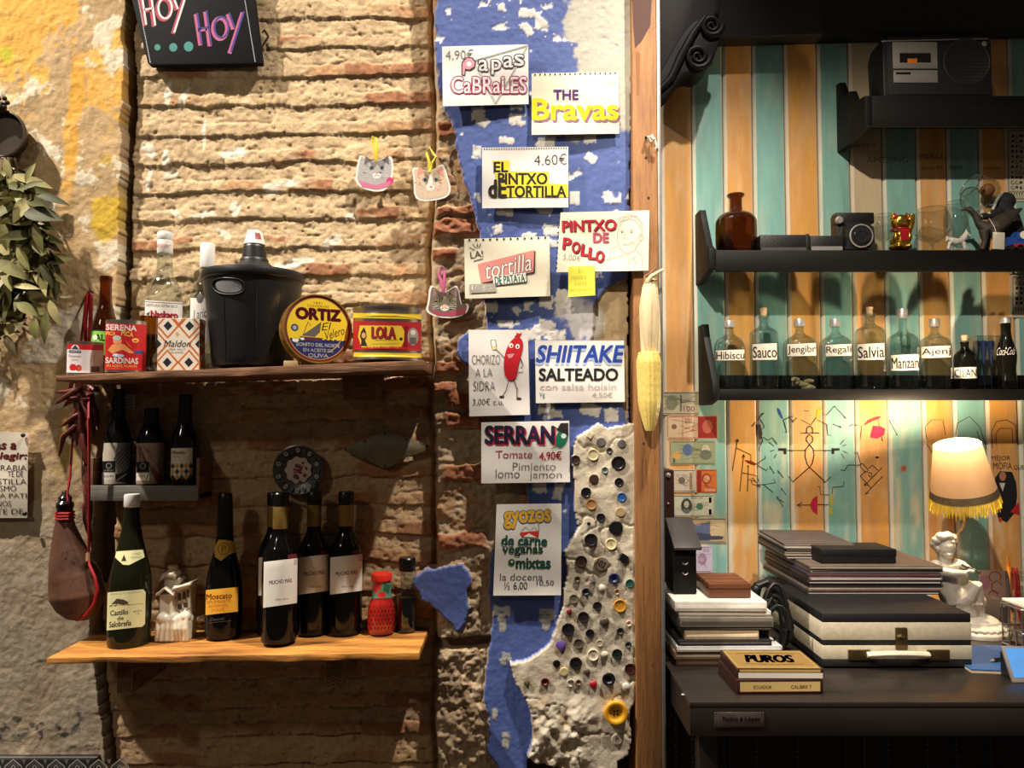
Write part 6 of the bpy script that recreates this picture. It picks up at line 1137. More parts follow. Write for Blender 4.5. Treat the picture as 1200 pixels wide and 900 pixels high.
mb.tube([h_(1132, 272), h_(1132.5, 268.5)], [1.4*s, .4*s], 6); blob('horse', mb, .0011, mat('white_china', c(226, 220, 212), rough=.3, coat=.3), root, 2)
mb = MB()
for d in (-.007, .007): mb.tube([h_(1108+i*3.1, 291.5+2.2*math.sin(pi*i/10), d) for i in range(11)], .0019, 8)
mb.box(h_(1113, 292).x, -.008, h_(0, 293).z, h_(1131, 292).x, .008, h_(0, 291.4).z); mb.build('rockers', mat('grey_china', c(176, 166, 160), rough=.4), root); mb = MB(); mb.ell(h_(1121, 279.5), (4*s, 4.2*s, 1.6*s)); mb.build('saddle', mat('brown_saddle', c(120, 84, 60), rough=.5), root)
# long-necked dinosaur with a paper tag
Yk = SY-.125; L = P(1165, 294, Yk); root = thing('dinosaur_figure', 'dark long-necked dinosaur toy with a white paper tag', 'toy', (L.x, Yk, z2)); s = S(Yk); R = Vector(root.location); mb = MB(); h_ = lambda x, y, d=0: P(x, y, Yk+d)-R
mb.tube([h_(1126, 247), h_(1131, 244.5), h_(1136, 245), h_(1142, 251), h_(1147, 261), h_(1154, 268), h_(1164, 267), h_(1176, 258), h_(1188, 250), h_(1198, 244)], [1*s, 2.2*s, 3*s, 3.4*s, 4.4*s, 8*s, 11*s, 9*s, 5*s, 1.2*s], 14)
mb.tube([h_(1134, 244.5), h_(1138, 241.5)], [1.8*s, .6*s], 8)
for x, d, x2 in ((1153, -.012, 1151), (1166, -.014, 1168), (1156, .012, 1156), (1168, .014, 1172)): mb.tube([h_(x, 270, d), h_(x+1, 282, d*1.1), h_(x2, 293, d*1.1)], [6*s, 3.6*s, 3.2*s], 10)
blob('body', mb, .0018, mat('dark_toy_hide', c(62, 54, 46), rough=.55, nz=(40, .3), bump=(90, .3)), root, 3)
mb = MB(); mb.box(-7*s, 0, 0, 7*s, .001, 20*s, Matrix.Translation(h_(1170, 292, -.0285)) @ Matrix.Rotation(.06, 4, 'Y')); mb.build('paper_tag', mat('tag_paper', c(220, 212, 196), rough=.8), root, label='white paper tag', bevel=.0003)
mb = MB(); mb.tube([h_(1168, 275, -.031), h_(1165, 265, -.029), h_(1160, 257, -.012), h_(1159, 256, .008)], .0009, 6); mb.build('tag_string', mat('pale_string', c(226, 220, 206)), root)
# toy figure with brown face under tilted glass
Yk = SY-.043; L = P(1178, 294, Yk); root = thing('toy_figure', 'toy figure in dark clothes with round brown face under a tilted glass', 'toy', (L.x, Yk, z2)); s = S(Yk); R = Vector(root.location); h_ = lambda x, y, d=0: P(x, y, Yk+d)-R
mb = MB(); mb.tube([h_(1184, 294), h_(1184, 275), h_(1180, 255), h_(1172, 240), h_(1166, 232)], [16*s, 15*s, 13*s, 9*s, 6*s], 16); mb.ell(h_(1178, 236), (12*s, 9*s, 11*s)); mb.tube([h_(1174, 246, -.01), h_(1164, 252, -.02), h_(1150, 254, -.02)], [6*s, 5*s, 4*s], 10)
blob('clothes', mb, .002, mat('dark_cloth', c(30, 29, 34), rough=.8, nz=(30, .3)), root, 3)
mb = MB(); mb.ell(h_(1157, 223), (8*s, 8*s, 8*s)); mb.ell(h_(1152, 221, -.02), (2*s, 2*s, 2*s)); mb.build('head', mat('brown_plush', c(150, 96, 46), rough=.7, nz=(60, .3)), root, label='round brown head')
mb = MB(); mb.tube([h_(1163, 246, -.024), h_(1168, 235, -.026), h_(1174, 226, -.018)], .0045, 8); mb.tube([h_(1150, 254, -.02), h_(1160, 250, -.026)], .006, 8); mb.build('white_trim', mat('white_cloth', c(206, 200, 192), rough=.8), root)
ax_ = (h_(1136, 217, -.01)-h_(1166, 236, .0)).normalized(); x_ = Vector((0, 1, 0)).cross(ax_).normalized(); M_ = Matrix((x_, ax_.cross(x_), ax_)).transposed(); q = h_(1166, 236, -.004)
MB().lathe(chaikin([(.002, 0), (12*s, 3*s), (19*s, 12*s), (19*s, 22*s), (15*s, 36*s)], 2), n=32, ax=M_, cx=q.x, cy=q.y, cz=q.z, close=False).build('tilted_glass', G2, root)
mb = MB(); mb.tube([q+M_ @ Vector((15*s*math.cos(a_), 15*s*math.sin(a_), 36*s)) for a_ in [i*2*pi/32 for i in range(33)]], .0012, 6, cap=False); mb.build('glass_rim', mat('glass_edge', c(90, 92, 90), rough=.15, coat=.5), root)
# toy engine at the edge
Yk = SY-.14; L = P(1190, 294, Yk); root = thing('toy_engine', 'small blue and red toy engine at the right edge', 'toy', (L.x, Yk, z2)); s = S(Yk); R = Vector(root.location); h_ = lambda x, y, d=0: P(x, y, Yk+d)-R
TB = mat('toy_blue', c(44, 84, 170), rough=.35, coat=.3); TR = mat('toy_red', c(186, 36, 44), rough=.35, coat=.3)
mb = MB(); a = h_(1178, 289); mb.box(a.x, -.014, a.z, h_(1194, 0).x, .014, h_(0, 279).z); mb.lathe([(7*s, 0), (7*s, 16*s), (0, 16*s)], n=20, ax=Matrix(((0, 0, 1), (1, 0, 0), (0, 1, 0))), cx=h_(1180, 0).x, cz=h_(0, 279).z); mb.build('boiler', TB, root); mb = MB(); mb.box(h_(1176, 0).x, -.016, h_(0, 291).z, h_(1212, 0).x, .016, h_(0, 287).z); mb.build('chassis', TR, root, bevel=.001)
mb = MB(); mb.box(h_(1197, 0).x, -.015, h_(0, 288).z, h_(1210, 0).x, .015, h_(0, 268).z); mb.build('cab', TR, root, bevel=.001); mb = MB(); q = h_(1196, 277); mb.lathe([(5*s, 0), (5*s, .004), (0, .005)], n=20, ax=AXB, cx=q.x, cy=-.015, cz=q.z); mb.build('disc', mat('white_china', c(226, 220, 212)), root, label='plain white disc')
for x in (1182, 1192, 1204): q = h_(x, 291); MB().lathe([(3.4*s, 0), (3.4*s, .032), (0, .032)], n=16, ax=AXB, cx=q.x, cy=.016, cz=q.z).build('wheel', mat('dark_wire', c(40, 38, 36)), root)
# black and white posters on the planks
def poster(label, x0, y0, x1, y1, seed, Yo=.0025):
    Y = SY-Yo; a, b = P(x0, y1, Y), P(x1, y0, Y); L = Vector(((a.x+b.x)/2, Y, (a.z+b.z)/2)); mb = MB(); mb.box(a.x-L.x, 0, a.z-L.z, b.x-L.x, .001, b.z-L.z); o = mb.build('poster', mat('poster_paper', c(196, 186, 166), rough=.8, nz=(20, .08)), None, L); tag(o, label, 'poster'); p = Pr(); rr = random.Random(seed); k = c(50, 44, 40)
    for q in ([(x0+3, y0+3), (x1-3, y0+3)], [(x0+3, y0+3), (x0+3, y1-3)], [(x0+3, y1-3), (x1-3, y1-3)]): p.line(q, .8, k)
    yy = y0+8
    while yy < y1-16:
        for j in range(int((x1-x0-10)/5)):
            xx = x0+6+j*5
            if rr.random() < .75: p.poly([(xx+rr.uniform(-1, 1), yy), (xx+rr.uniform(2, 4), yy+rr.uniform(-1, 1)), (xx+rr.uniform(2, 4), yy+rr.uniform(2, 4)), (xx, yy+rr.uniform(2, 4))], k)
            else: p.arc(xx+2, yy+2, 2, 2, 0, 5, .8, k, 8)
        yy += 6
    for j in range(int((x1-x0-6)/3)): p.arc(x0+5+j*3, y1-8, 1.3, 4, pi, 2*pi, .6, k, 6); p.line([(x0+4+j*3, y1-8), (x0+4+j*3, y1-4)], .5, k)
    p.build('print', lambda x, y, q: P(x, y, Y-q)-L, o, INK)
poster('black and white ornamental poster high at the right edge', 1179, 150, 1236, 236, 1); poster('black and white ornamental sheet behind the cola bottle', 1184, 322, 1240, 372, 2)
# ---------------- lowest shelf: labelled bottles ----------------
Yb = SY-.105; CORK = mat('cork', c(196, 168, 130)); SCAP = mat('silver_cap', c(200, 196, 190), rough=.3, metal=.6, nz=(60, .1)); SYR = glass('syrup_glass', (.80, .87, .86, 1), .9, .20)
def syrup(cx, word, prof, lab, lb_, cap=None, cork=None, m=None, extra=None):
    b, pr = turned('syrup_bottle', lab, 'bottle', cx, Yb, z3+.0005, prof+[(prof[-1][0], 455), (prof[-1][0]*.93, 459), (0, 459)], m or SYR, 'labelled syrup bottles')
    if cap: piece(b, 'cap', cx, Yb, [(0, cap[0]), (cap[2], cap[0]), (cap[2]+.6, cap[0]+1.5), (cap[2]+.6, cap[1]), (0, cap[1])], SCAP, label='silver screw cap')
    if cork: piece(b, 'cork', cx, Yb, [(0, cork[0]), (4.4, cork[0]), (3.6, cork[1]), (0, cork[1])], CORK)
    x0, y0, x1, y1 = lb_; p = Pr(); p.poly([(x0, y0), (x1, y0-.3), (x1, y1), (x0, y1)], c(60, 56, 52)); p.poly([(x0+.7, y0+.8), (x1-.7, y0+.5), (x1-.7, y1-.8), (x0+.7, y1-.8)], c(226, 216, 200)); w_ = x1-x0
    p.text(word, x0+1.5, y0+(y1-y0)*.2, x1-1, y1-(y1-y0)*.16, c(44, 36, 34), bold=.012); label_on(b, cx, Yb, pr, p, x0, x1); return b, pr
rnd_ = lambda t_, hw, nk=5: [(nk+.6, t_), (nk, t_+3), (nk, t_+8), (nk+3, t_+11), (hw-4, t_+15), (hw-1, t_+20), (hw, t_+27), (hw, t_+40)]
sqr = lambda t_, hw, nk=5.5: [(nk+2, t_), (nk+2, t_+2.5), (nk, t_+4), (nk, t_+13), (hw-3, t_+17), (hw, t_+21), (hw, t_+30)]
syrup(855, 'Hibiscu', rnd_(383, 18.5), 'round bottle labelled Hibiscu with silver cap', (838, 409.5, 873, 423), (376, 384, 6)); syrup(895.5, 'Sauco', sqr(370, 17.2), 'square shouldered corked bottle labelled Sauco', (881, 402, 911, 422.5), None, (361, 371))
b, pr = syrup(937.5, 'Jengibr', rnd_(382, 20.5), 'round bottle labelled Jengibre with ginger pieces inside', (922, 402, 957, 418), (374, 383, 6.2)); rr = random.Random(2)
for k in range(6): mb = MB(); x = rr.uniform(-.032, .014); mb.tube([(x, rr.uniform(-.02, .02), .008+k*.005), (x+.014, rr.uniform(-.02, .02), .010+k*.005), (x+.026, rr.uniform(-.012, .012), .008+k*.005)], [.004, .0065, .004], 8); mb.build('ginger', mat('ginger', c(200, 176, 128), rough=.6, nz=(60, .2)), b)
syrup(979.5, 'Regali', rnd_(382, 20), 'round bottle labelled Regaliz with silver cap', (967, 403, 998.5, 418), (374, 383, 6)); syrup(1020, 'Salvia', sqr(368, 18.6, 6), 'square shouldered corked bottle labelled Salvia', (1004, 402, 1037, 422.5), None, (360, 369.5))
syrup(1058.5, 'Manzan', [(5.6, 372), (5, 375), (5, 387), (8, 390), (15, 393), (18.5, 397), (19.5, 404), (19.5, 420)], 'long necked bottle labelled Manzana with silver cap', (1043, 415, 1077, 435), (362, 373, 6)); syrup(1096, 'Ajenj', rnd_(382, 20), 'round bottle labelled Ajenjo with silver cap', (1079, 405, 1115, 420), (374, 383, 6))
syrup(1131, 'CILAN', [(6, 401), (5, 403), (5, 409), (11, 413), (14, 418), (14, 430)], 'small dark corked bottle labelled Cilantro', (1117, 430, 1145, 444), None, (393, 402.5), NEARBLK)
Yk = SY-.075; L = P(1154, 456, Yk); root = thing('glass_tumbler', 'square clear glass with navy stoppers beside the cola bottle', 'glass', (L.x, Yk, z3)); s = S(Yk); z_ = lambda py: P(1154, py, Yk).z-z3; mb = MB(); hw = 14*s
mb.box(-hw, -hw*.8, .0005, hw, hw*.8, z_(394)); mb.f.pop(1) if False else None; mb.build('tumbler', SYR, root, bevel=.002)
for k in range(3): mb = MB(); x = (-8.5+k*8.5)*s; mb.lathe(chaikin([(.0, z_(430)), (1.4*s, z_(424)), (4*s, z_(404)), (3.6*s, z_(399)), (1*s, z_(401)), (0, z_(403))], 1), n=14, cx=x); mb.tube([(x, 0, .004), (x, 0, z_(424))], .0016, 6); mb.build('stopper', mat('navy_plastic', c(30, 40, 84), rough=.3), root)
cx = 1179.5; Yk = SY-.115; b, pr = turned('cola_bottle', 'dark cola bottle with white script and crown cap', 'bottle', cx, Yk, z3+.0005, [(6.4, 378), (6.6, 382), (6.2, 388), (7, 396), (10, 404), (12.6, 412), (12.6, 422), (11, 432), (11.4, 440), (12.8, 448), (12.8, 456), (12, 459), (0, 459)], NEARBLK, None, 2)
piece(b, 'crown_cap', cx, Yk, [(0, 371.5), (6, 372), (7.2, 374), (7.6, 379), (0, 379)], SCAP); p = Pr(); p.text('Coca-Cola', 1168.5, 407, 1190, 416, c(220, 214, 210), sh=.3, bold=-.01); label_on(b, cx, Yk, pr, p, 1167.5, 1191.5, 'lettering', base=4e-4)
# ---------------- banknotes on the planks ----------------
def note(label, x0, y0, x1, y1, base_, acc, seed, parts=None):
    Y = SY-.002; a, b = P(x0, y1, Y), P(x1, y0, Y); L = Vector(((a.x+b.x)/2, Y, (a.z+b.z)/2)); mb = MB(); mb.box(a.x-L.x, 0, a.z-L.z, b.x-L.x, .0008, b.z-L.z); o = mb.build('banknote', mat('note_%d_%d_%d' % base_, c(base_), rough=.8, nz=(40, .1)), None, L); tag(o, label, 'banknote', 'banknotes stuck on the planks'); p = Pr(); rr = random.Random(seed); w_, h_ = x1-x0, y1-y0; ac = c(acc)
    p.lines([[(x0+1, y0+1.4), (x1-1, y0+1.4)], [(x0+1, y1-1.4), (x1-1, y1-1.4)]], .8, ac)
    (parts or (lambda p: None))(p)
    for k in range(7): p.line([(x0+w_*rr.uniform(.05, .5), y0+h_*rr.uniform(.15, .85)), (x0+w_*rr.uniform(.5, .95), y0+h_*rr.uniform(.15, .85))], .35, ac)
    p.build('print', lambda x, y, q: P(x, y, Y-q)-L, o, INK); return o
gn = c(74, 84, 66)
note('grey beige banknote, topmost of the column', 772, 459, 819, 486, (168, 158, 132), (96, 96, 84), 1, lambda p: (p.ell(787, 472, 7, 9, c(120, 120, 100)), p.text('100', 801, 476, 814, 482, c(110, 60, 80)), p.rect(797, 463, 799, 482, c(90, 90, 80))))
note('beige and red banknote, second from the top of the column', 783, 487, 841, 514.5, (196, 172, 140), (150, 60, 60), 2, lambda p: (p.rect(818, 488, 840, 513.5, c(150, 44, 44)), p.ell(829, 500, 6, 8, c(186, 100, 84)), p.ell(790, 500, 3, 3, c(120, 90, 80)), p.text('200', 802, 490, 811, 496, c(120, 90, 70)), p.line([(800, 488), (800, 513)], .8, c(150, 120, 100))))
note('green banknote with blue flower, third from the top', 786, 516.5, 838, 544.5, (150, 156, 126), (84, 100, 84), 3, lambda p: (p.ell(806, 527, 6, 7, c(90, 110, 150)), p.ell(827, 528, 5, 7, c(196, 190, 170)), p.ell(827, 533, 7, 6, c(110, 116, 104)), p.ell(793, 534, 5, 5, c(206, 160, 90)), p.text('1', 789, 537, 791, 542, gn)))
note('pale banknote beside the orange one', 789, 550, 815.5, 577, (202, 190, 170), (110, 100, 90), 4, lambda p: (p.ell(799, 563, 4, 4, c(110, 104, 96)), p.rect(808, 554, 811, 574, c(150, 120, 100))))
note('orange red banknote with round emblem', 816.5, 550, 840, 577.5, (206, 110, 50), (140, 40, 30), 5, lambda p: (p.rect(817, 551, 822, 577, c(150, 44, 40)), p.ell(828, 561, 5.5, 6.5, c(150, 70, 50)), p.ell(828, 561, 3.8, 4.6, c(214, 160, 120)), p.text('5000', 826, 573, 838, 576, c(230, 210, 190))))
note('grey green dollar banknote with oval portrait', 789, 580, 836.5, 605.5, (196, 194, 170), (84, 96, 78), 6, lambda p: (p.rect(790.5, 582, 835, 604, c(204, 204, 184)), p.ell(804.5, 593, 6.5, 9, c(60, 66, 56)), p.ell(804.5, 591, 3, 4, c(190, 186, 168)), p.ell(804.5, 599, 4.5, 3, c(110, 112, 100)), p.ell(820, 593.5, 4, 4, c(70, 130, 96)), p.text('1', 831, 583, 833.5, 589, gn, bold=.03), p.text('1', 831, 597, 833.5, 603, gn, bold=.03), p.text('ONE DOLLAR', 800, 582.4, 824, 584.4, gn)))
note('wide blue grey banknote with landscape, below the dollar', 793, 607, 851, 636.5, (186, 160, 120), (80, 90, 110), 7, lambda p: (p.poly([(794, 620), (806, 612), (818, 616), (832, 611), (832, 634), (794, 634)], c(90, 102, 132)), p.poly([(794, 628), (820, 624), (848, 629), (846, 632), (794, 634)], c(60, 70, 90)), p.rect(833, 609, 849, 628, c(200, 176, 136))))
note('small lilac banknote, lowest of the column', 815, 640, 834.5, 671, (196, 186, 204), (140, 110, 150), 8, lambda p: (p.ell(823, 655, 5, 7, c(160, 130, 166)), p.text('50', 824, 643, 831, 647, c(120, 100, 130)), p.ell(822, 656, 2.4, 3, c(206, 170, 160))))
# ---------------- steel counter ----------------
ZC = P(1000, 823, -.2).z; XL = P(808, 823, -.2).x; XR = 1.75
STL = mat('dark_steel', c(74, 66, 62), rough=.30, metal=.75, nz=(10, .2), st=(.3, 3, 3), bump=(60, .02))
zb_ = P(1000, 863, -.2).z; root = thing('steel_counter', 'dark stainless steel counter in front of the striped planks', 'counter', ((XL+XR)/2, -.2, ZC)); R = Vector(root.location)
mb = MB(); mb.box(XL-R.x, 0, -.012, XR-R.x, SY-.003+.2, 0); mb.build('top', STL, root, bevel=.002)
mb = MB(); mb.box(XL-R.x, 0, zb_-ZC, XR-R.x, .012, -.012); mb.build('front_apron', STL, root, bevel=.0015); mb = MB(); mb.box(XL-R.x, .012, zb_-ZC, XL-R.x+.012, SY+.19, -.012); mb.build('side_apron', STL, root)
for (x, dz) in ((XL+.03, 0), (1.6, 0)): mb = MB(); mb.box(x-R.x, .05, -ZC, x-R.x+.04, .09, -.012); mb.build('leg', STL, root, bevel=.002)
q = P(801, 814, -.16); mb = MB(); mb.lathe([(.004, 0), (.003, .0012), (0, .0014)], n=12, cx=q.x-R.x, cy=.045, cz=0); mb.build('screw', SIL, root)
a, b = P(837, 852, -.2), P(895, 834.5, -.2); mb = MB(); mb.box(a.x-R.x, -.002, a.z-ZC, b.x-R.x, 0, b.z-ZC); plq = mb.build('name_plate', mat('plate_metal', c(112, 100, 96), rough=.35, metal=.6, nz=(30, .2)), root, bevel=.0006)
p = Pr(); p.text('MUEBLES', 843, 836.3, 862, 838.6, c(60, 50, 48)); p.text('Pedro é López', 847, 840, 891, 846.5, c(150, 40, 46), bold=.03); p.text('BARCELONA 24   TEL. 2190', 843, 848.3, 888, 850.6, c(60, 50, 48))
for x, y in ((839, 836.5), (893, 836.5), (839, 850), (893, 850)): p.ell(x, y, 1, 1, c(30, 26, 26), 8)
p.build('engraving', lambda x, y, o: P(x, y, -.2025-o)-R, plq, INK)
mb = MB(); mb.box(XL, .30, .0, XR, .33, zb_-.01); tag(mb.build('cavity_shade', mat('shade_black', c(10, 9, 9), rough=.6), None), 'black sheet standing in for the shade under the counter', 'panel')  # near-black sheet added in place of the shade in the open cavity
# beads hanging under the counter
mb = MB(); rr = random.Random(9)
for px in (792, 811, 853, 886, 934, 990, 1012, 1040, 1085, 1120, 1160):
    q = P(px, 870, .0)
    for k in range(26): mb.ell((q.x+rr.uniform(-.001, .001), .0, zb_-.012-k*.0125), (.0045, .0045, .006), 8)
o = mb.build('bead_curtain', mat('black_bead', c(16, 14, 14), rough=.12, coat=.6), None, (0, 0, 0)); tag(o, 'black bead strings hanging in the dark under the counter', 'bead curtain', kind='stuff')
# ---------------- turntable suitcase ----------------
Yf = .012; a, b = P(964.5, 784, Yf), P(1139.5, 784, Yf); root = thing('record_player_case', 'black and cream suitcase record player with bronze latch on the counter', 'suitcase', ((a.x+b.x)/2, Yf, ZC+.0008)); R = Vector(root.location); hw = (b.x-a.x)/2; dp = .41; zz = lambda py: P(1050, py, Yf).z-ZC
BLV = mat('black_vinyl', c(25, 24, 26), rough=.5, nz=(60, .2), bump=(200, .15)); CRV = mat('cream_vinyl', c(196, 184, 160), rough=.6, nz=(70, .15), bump=(200, .15))
for (y0, y1, nm, m, ins) in ((784, 773, 'base', BLV, 0), (773, 757, 'lower_band', CRV, 0), (757, 750.5, 'seam', BLV, .001), (750.5, 730, 'upper_band', CRV, 0), (730, 719, 'lid', BLV, 0)):
    mb = MB(); mb.box(-hw+ins, ins, zz(y0)+(.004 if y0 == 784 else 0), hw-ins, dp-ins, zz(y1)); mb.build(nm, m, root, bevel=.003 if nm in ('lid', 'base') else .0008)
for x in (-hw+.03, hw-.03):
    for y in (.03, dp-.03): mb = MB(); mb.lathe([(.009, 0), (.011, .006), (0, .006)], n=12, cx=x, cy=y); mb.build('foot', BLV, root)
BRZ = mat('bronze', c(104, 88, 56), rough=.35, metal=.8, nz=(40, .2)); cp = lambda x, y, o=0: P(x, y, Yf-o)-R
def cb(x0, y0, x1, y1, d, nm, m, **k): q, r = cp(x0, y1), cp(x1, y0); mb = MB(); mb.box(q.x, -d, q.z, r.x, 0, r.z); return mb.build(nm, m, root, bevel=.0012, **k)
lt = cb(1049, 735, 1062, 760, .006, 'latch', BRZ, label='bronze latch'); cb(993.5, 761, 1019, 773, .006, 'handle_end', BRZ, label='bronze handle end'); cb(1086, 761, 1111.5, 773, .006, 'handle_end', BRZ, label='bronze handle end')
mb = MB(); mb.tube([cp(1052+0, 746, .006), cp(1055.5, 745, .010), cp(1059, 746, .006)], .004, 8); mb.build('latch_button', BRZ, lt)
mb = MB(); N = 30; mb.tube([cp(1016+i*72/N, 767.5-1.2*math.sin(pi*i/N), .008+.010*math.sin(pi*i/N)) for i in range(N+1)], [.0085+.0006*(i % 2) for i in range(N+1)], 12, squash=.8); mb.build('handle', mat('cream_grip', c(206, 194, 168), rough=.6, nz=(60, .15)), root, label='cream ribbed grip')
# ---------------- record sleeves ----------------
z0 = ZC+zz(719)+.0006; Yl = .195; a, b = P(946, 680, Yl), P(1107, 680, Yl); wl = b.x-a.x; xc = (a.x+b.x)/2; rr = random.Random(21)
LPC = [((60, 52, 50), 'dark grey'), ((150, 140, 128), 'pale grey'), ((84, 66, 80), 'purplish'), ((44, 40, 42), 'black'), ((128, 104, 96), 'brownish'), ((70, 60, 72), 'mauve grey'), ((176, 168, 156), 'cream edged'), ((110, 96, 84), 'taupe topmost')]
ORD = ['lowest', 'second from the bottom', 'third from the bottom', 'fourth from the bottom', 'fourth from the top', 'third from the top', 'second from the top', 'topmost']
def sleeve(x, Y, z, wx_, dy_, th, col, lab, grp, rz, nm='record_sleeve', cat='record', edge=None):
    r_ = thing(nm, lab, cat, (x, Y, z), grp, rz); mb = MB(); mb.box(-wx_/2, 0, 0, wx_/2, dy_, th); mb.build('sleeve', mat('sleeve_%d_%d_%d' % col, c(col), rough=.55, nz=(20, .25)), r_, bevel=min(.0006, th*.2)); e = edge or (206, 200, 190)
    mb = MB(); mb.box(-wx_/2+.004, -.0006, th*.3, wx_/2-.004, .0, th*.6); mb.build('paper_edge', mat('edge_%d_%d_%d' % e, c(e), rough=.8), r_); return r_
hL = (P(1000, 663, Yl).z-z0)/8
z = z0
for k in range(8):
    col, nm = LPC[k]; th = hL*.9; dx = rr.uniform(-.006, .006); sleeve(xc+dx, Yl+rr.uniform(0, .008), z, wl-.010, .345, th, col, '%s record sleeve, %s of the large pile on the suitcase' % (nm, ORD[k]), 'record sleeves in the large pile', rr.uniform(-.012, .012), edge=((226, 222, 214), (120, 60, 60), (40, 40, 48), (190, 180, 160))[k % 4]); z += hL
zt8 = z; Yu = .29; au, bu = P(921, 655, Yu), P(1003, 655, Yu); ORU = ['lowest', 'second from the bottom', 'third from the bottom', 'third from the top', 'second from the top', 'topmost']; UPC = [((52, 46, 46), 'dark'), ((140, 124, 110), 'tan'), ((66, 74, 70), 'greenish grey'), ((40, 38, 42), 'black'), ((150, 140, 134), 'light grey'), ((96, 84, 80), 'glossy grey')]
hU = .0068
for k in range(6):
    col, nm = UPC[k]; sleeve((au.x+bu.x)/2+rr.uniform(-.004, .004), Yu+rr.uniform(0, .006), z, bu.x-au.x, .26, hU*.9, col, '%s record sleeve, %s of the small pile at back left' % (nm, ORU[k]), 'record sleeves in the small pile', -.05+rr.uniform(-.02, .02), edge=((220, 214, 206), (170, 150, 120))[k % 2]); z += hU
r_, hw_, hh_ = boxthing('black_box', 'flat black box lying on the large record pile', 'box', 963, 645, 1050, 662, .225, .11, mat('black_card', c(22, 20, 22), rough=.55, nz=(40, .2)), zt8+.0005, 'tray'); mb = MB(); mb.box(-hw_-.001, -.001, hh_*.55, hw_+.001, .111, hh_+.003); mb.build('lid', mat('black_card', c(22, 20, 22)), r_, bevel=.001)
# ---------------- magazine pile, wooden box, little black box ----------------
Ym = .02; z = ZC+.0004
MAG = [((96, 70, 52), 'brown bound magazine, bottommost of the left pile', 793, 901, 8, (140, 110, 84)), ((150, 120, 96), 'tan magazine, second from the bottom of the left pile', 791, 902, 10, (214, 196, 170)), ((206, 202, 198), 'white glossy magazine with curled edge in the left pile', 793, 917, 7, (230, 226, 220)), ((40, 36, 40), 'dark magazine in the middle of the left pile', 795, 905, 7, (90, 80, 78)), ((210, 180, 140), 'cream and orange envelope in the left pile', 803, 890, 11, (226, 214, 190)),
       ((50, 48, 50), 'thin dark folder above the cream envelope', 796, 906, 4, (120, 112, 106)), ((116, 108, 96), 'grey card folder in the left pile', 797, 907, 12, (70, 64, 60)), ((220, 214, 204), 'bent white booklet near the top of the left pile', 797, 906, 6, (236, 230, 222)), ((224, 216, 204), 'thick white paper block topmost of the left pile', 792, 900, 12, (236, 230, 222))]
for k, (col, lab, x0, x1, hpx, ed_) in enumerate(MAG):
    th = hpx*S(Ym)*.97; a = P(max(x0, 785), 740, Ym); b = P(x1, 740, Ym); sleeve((a.x+b.x)/2, Ym+rr.uniform(0, .012), z, b.x-a.x, .22 + rr.uniform(-.01, .01), th*.94, col, lab, 'magazines in the left pile', rr.uniform(-.02, .02), 'magazine', 'magazine', ed_); z += th
zm = z
Yw = .06; WB = mat('red_brown_wood', c(122, 72, 42), rough=.45, nz=(10, .4), col2=c(80, 42, 24), st=(1, 1, 8), bump=(30, .1)); r_, hw_, hh_ = boxthing('wooden_box', 'small red brown wooden box on the magazine pile', 'box', 831, 684, 880, 702, Yw, .13, WB, zm+.0004, 'box'); mb = MB(); mb.box(-hw_-.001, -.001, hh_*.62, hw_+.001, .131, hh_*.66); mb.build('lid_gap', mat('dark_gap', c(46, 26, 16), rough=.8), r_)
for k in range(3): mb = MB(); mb.box(-hw_+.002, .012+k*.04, hh_-.0005, hw_-.002, .014+k*.04, hh_+.0004); mb.build('lid_groove', mat('dark_gap', c(46, 26, 16)), r_)
a, b = P(789, 702, .10), P(816, 640, .10); r_ = thing('black_card_box', 'small black box with sloping lid on the magazine pile', 'box', ((a.x+b.x)/2, .10, zm+.0004)); hw_ = (b.x-a.x)/2; h1 = P(800, 640, .10).z-zm; mb = MB(); mb.prism([(0, 0), (0, h1-.004), (.09, h1+.05), (.09, 0)], -hw_, hw_, f=lambda x, z, y: (y, x, z)); mb.build('box', BKS, r_, bevel=.002); mb = MB(); mb.hexa([Vector((-hw_, -.016, h1-.008)), Vector((hw_+.01, -.016, h1-.008)), Vector((hw_+.01, -.016, h1-.001)), Vector((-hw_, -.016, h1-.001))], [Vector((-hw_, .09, h1+.05)), Vector((hw_+.01, .09, h1+.05)), Vector((hw_+.01, .09, h1+.058)), Vector((-hw_, .09, h1+.058))]); mb.build('lid', mat('grey_edge', c(58, 54, 54), rough=.4, nz=(30, .2)), r_, bevel=.001)
for yy in (658, 670):
    q = P(803, yy, .0995)-Vector(r_.location); mb = MB(); mb.tube([q+Vector((.007*math.cos(t), 0, .007*math.sin(t))) for t in [pi+.3+i*(pi-.6)/8 for i in range(9)]], .0012, 6); mb.build('finger_hook', SIL, r_)
# tall dark board by the post
a, b = P(776, 551, .24), P(790, 551, .24); r_ = thing('dark_panel', 'tall dark brown board standing behind the post beside the banknotes', 'panel', ((a.x+b.x)/2, .24, ZC)); hw_ = (b.x-a.x)/2; mb = MB(); mb.box(-hw_, 0, .0, hw_, .30, a.z-ZC); mb.build('board', mat('dark_mahogany', c(52, 26, 20), rough=.4, nz=(9, .4), st=(3, 3, .6)), r_, bevel=.002)
for yy in (557, 590, 726): q = P(783, yy, .24)-Vector(r_.location); mb = MB(); mb.ell(q, (.007 if yy == 557 else .003, .004, .007 if yy == 557 else .003), 12); mb.build('screw', SIL, r_)
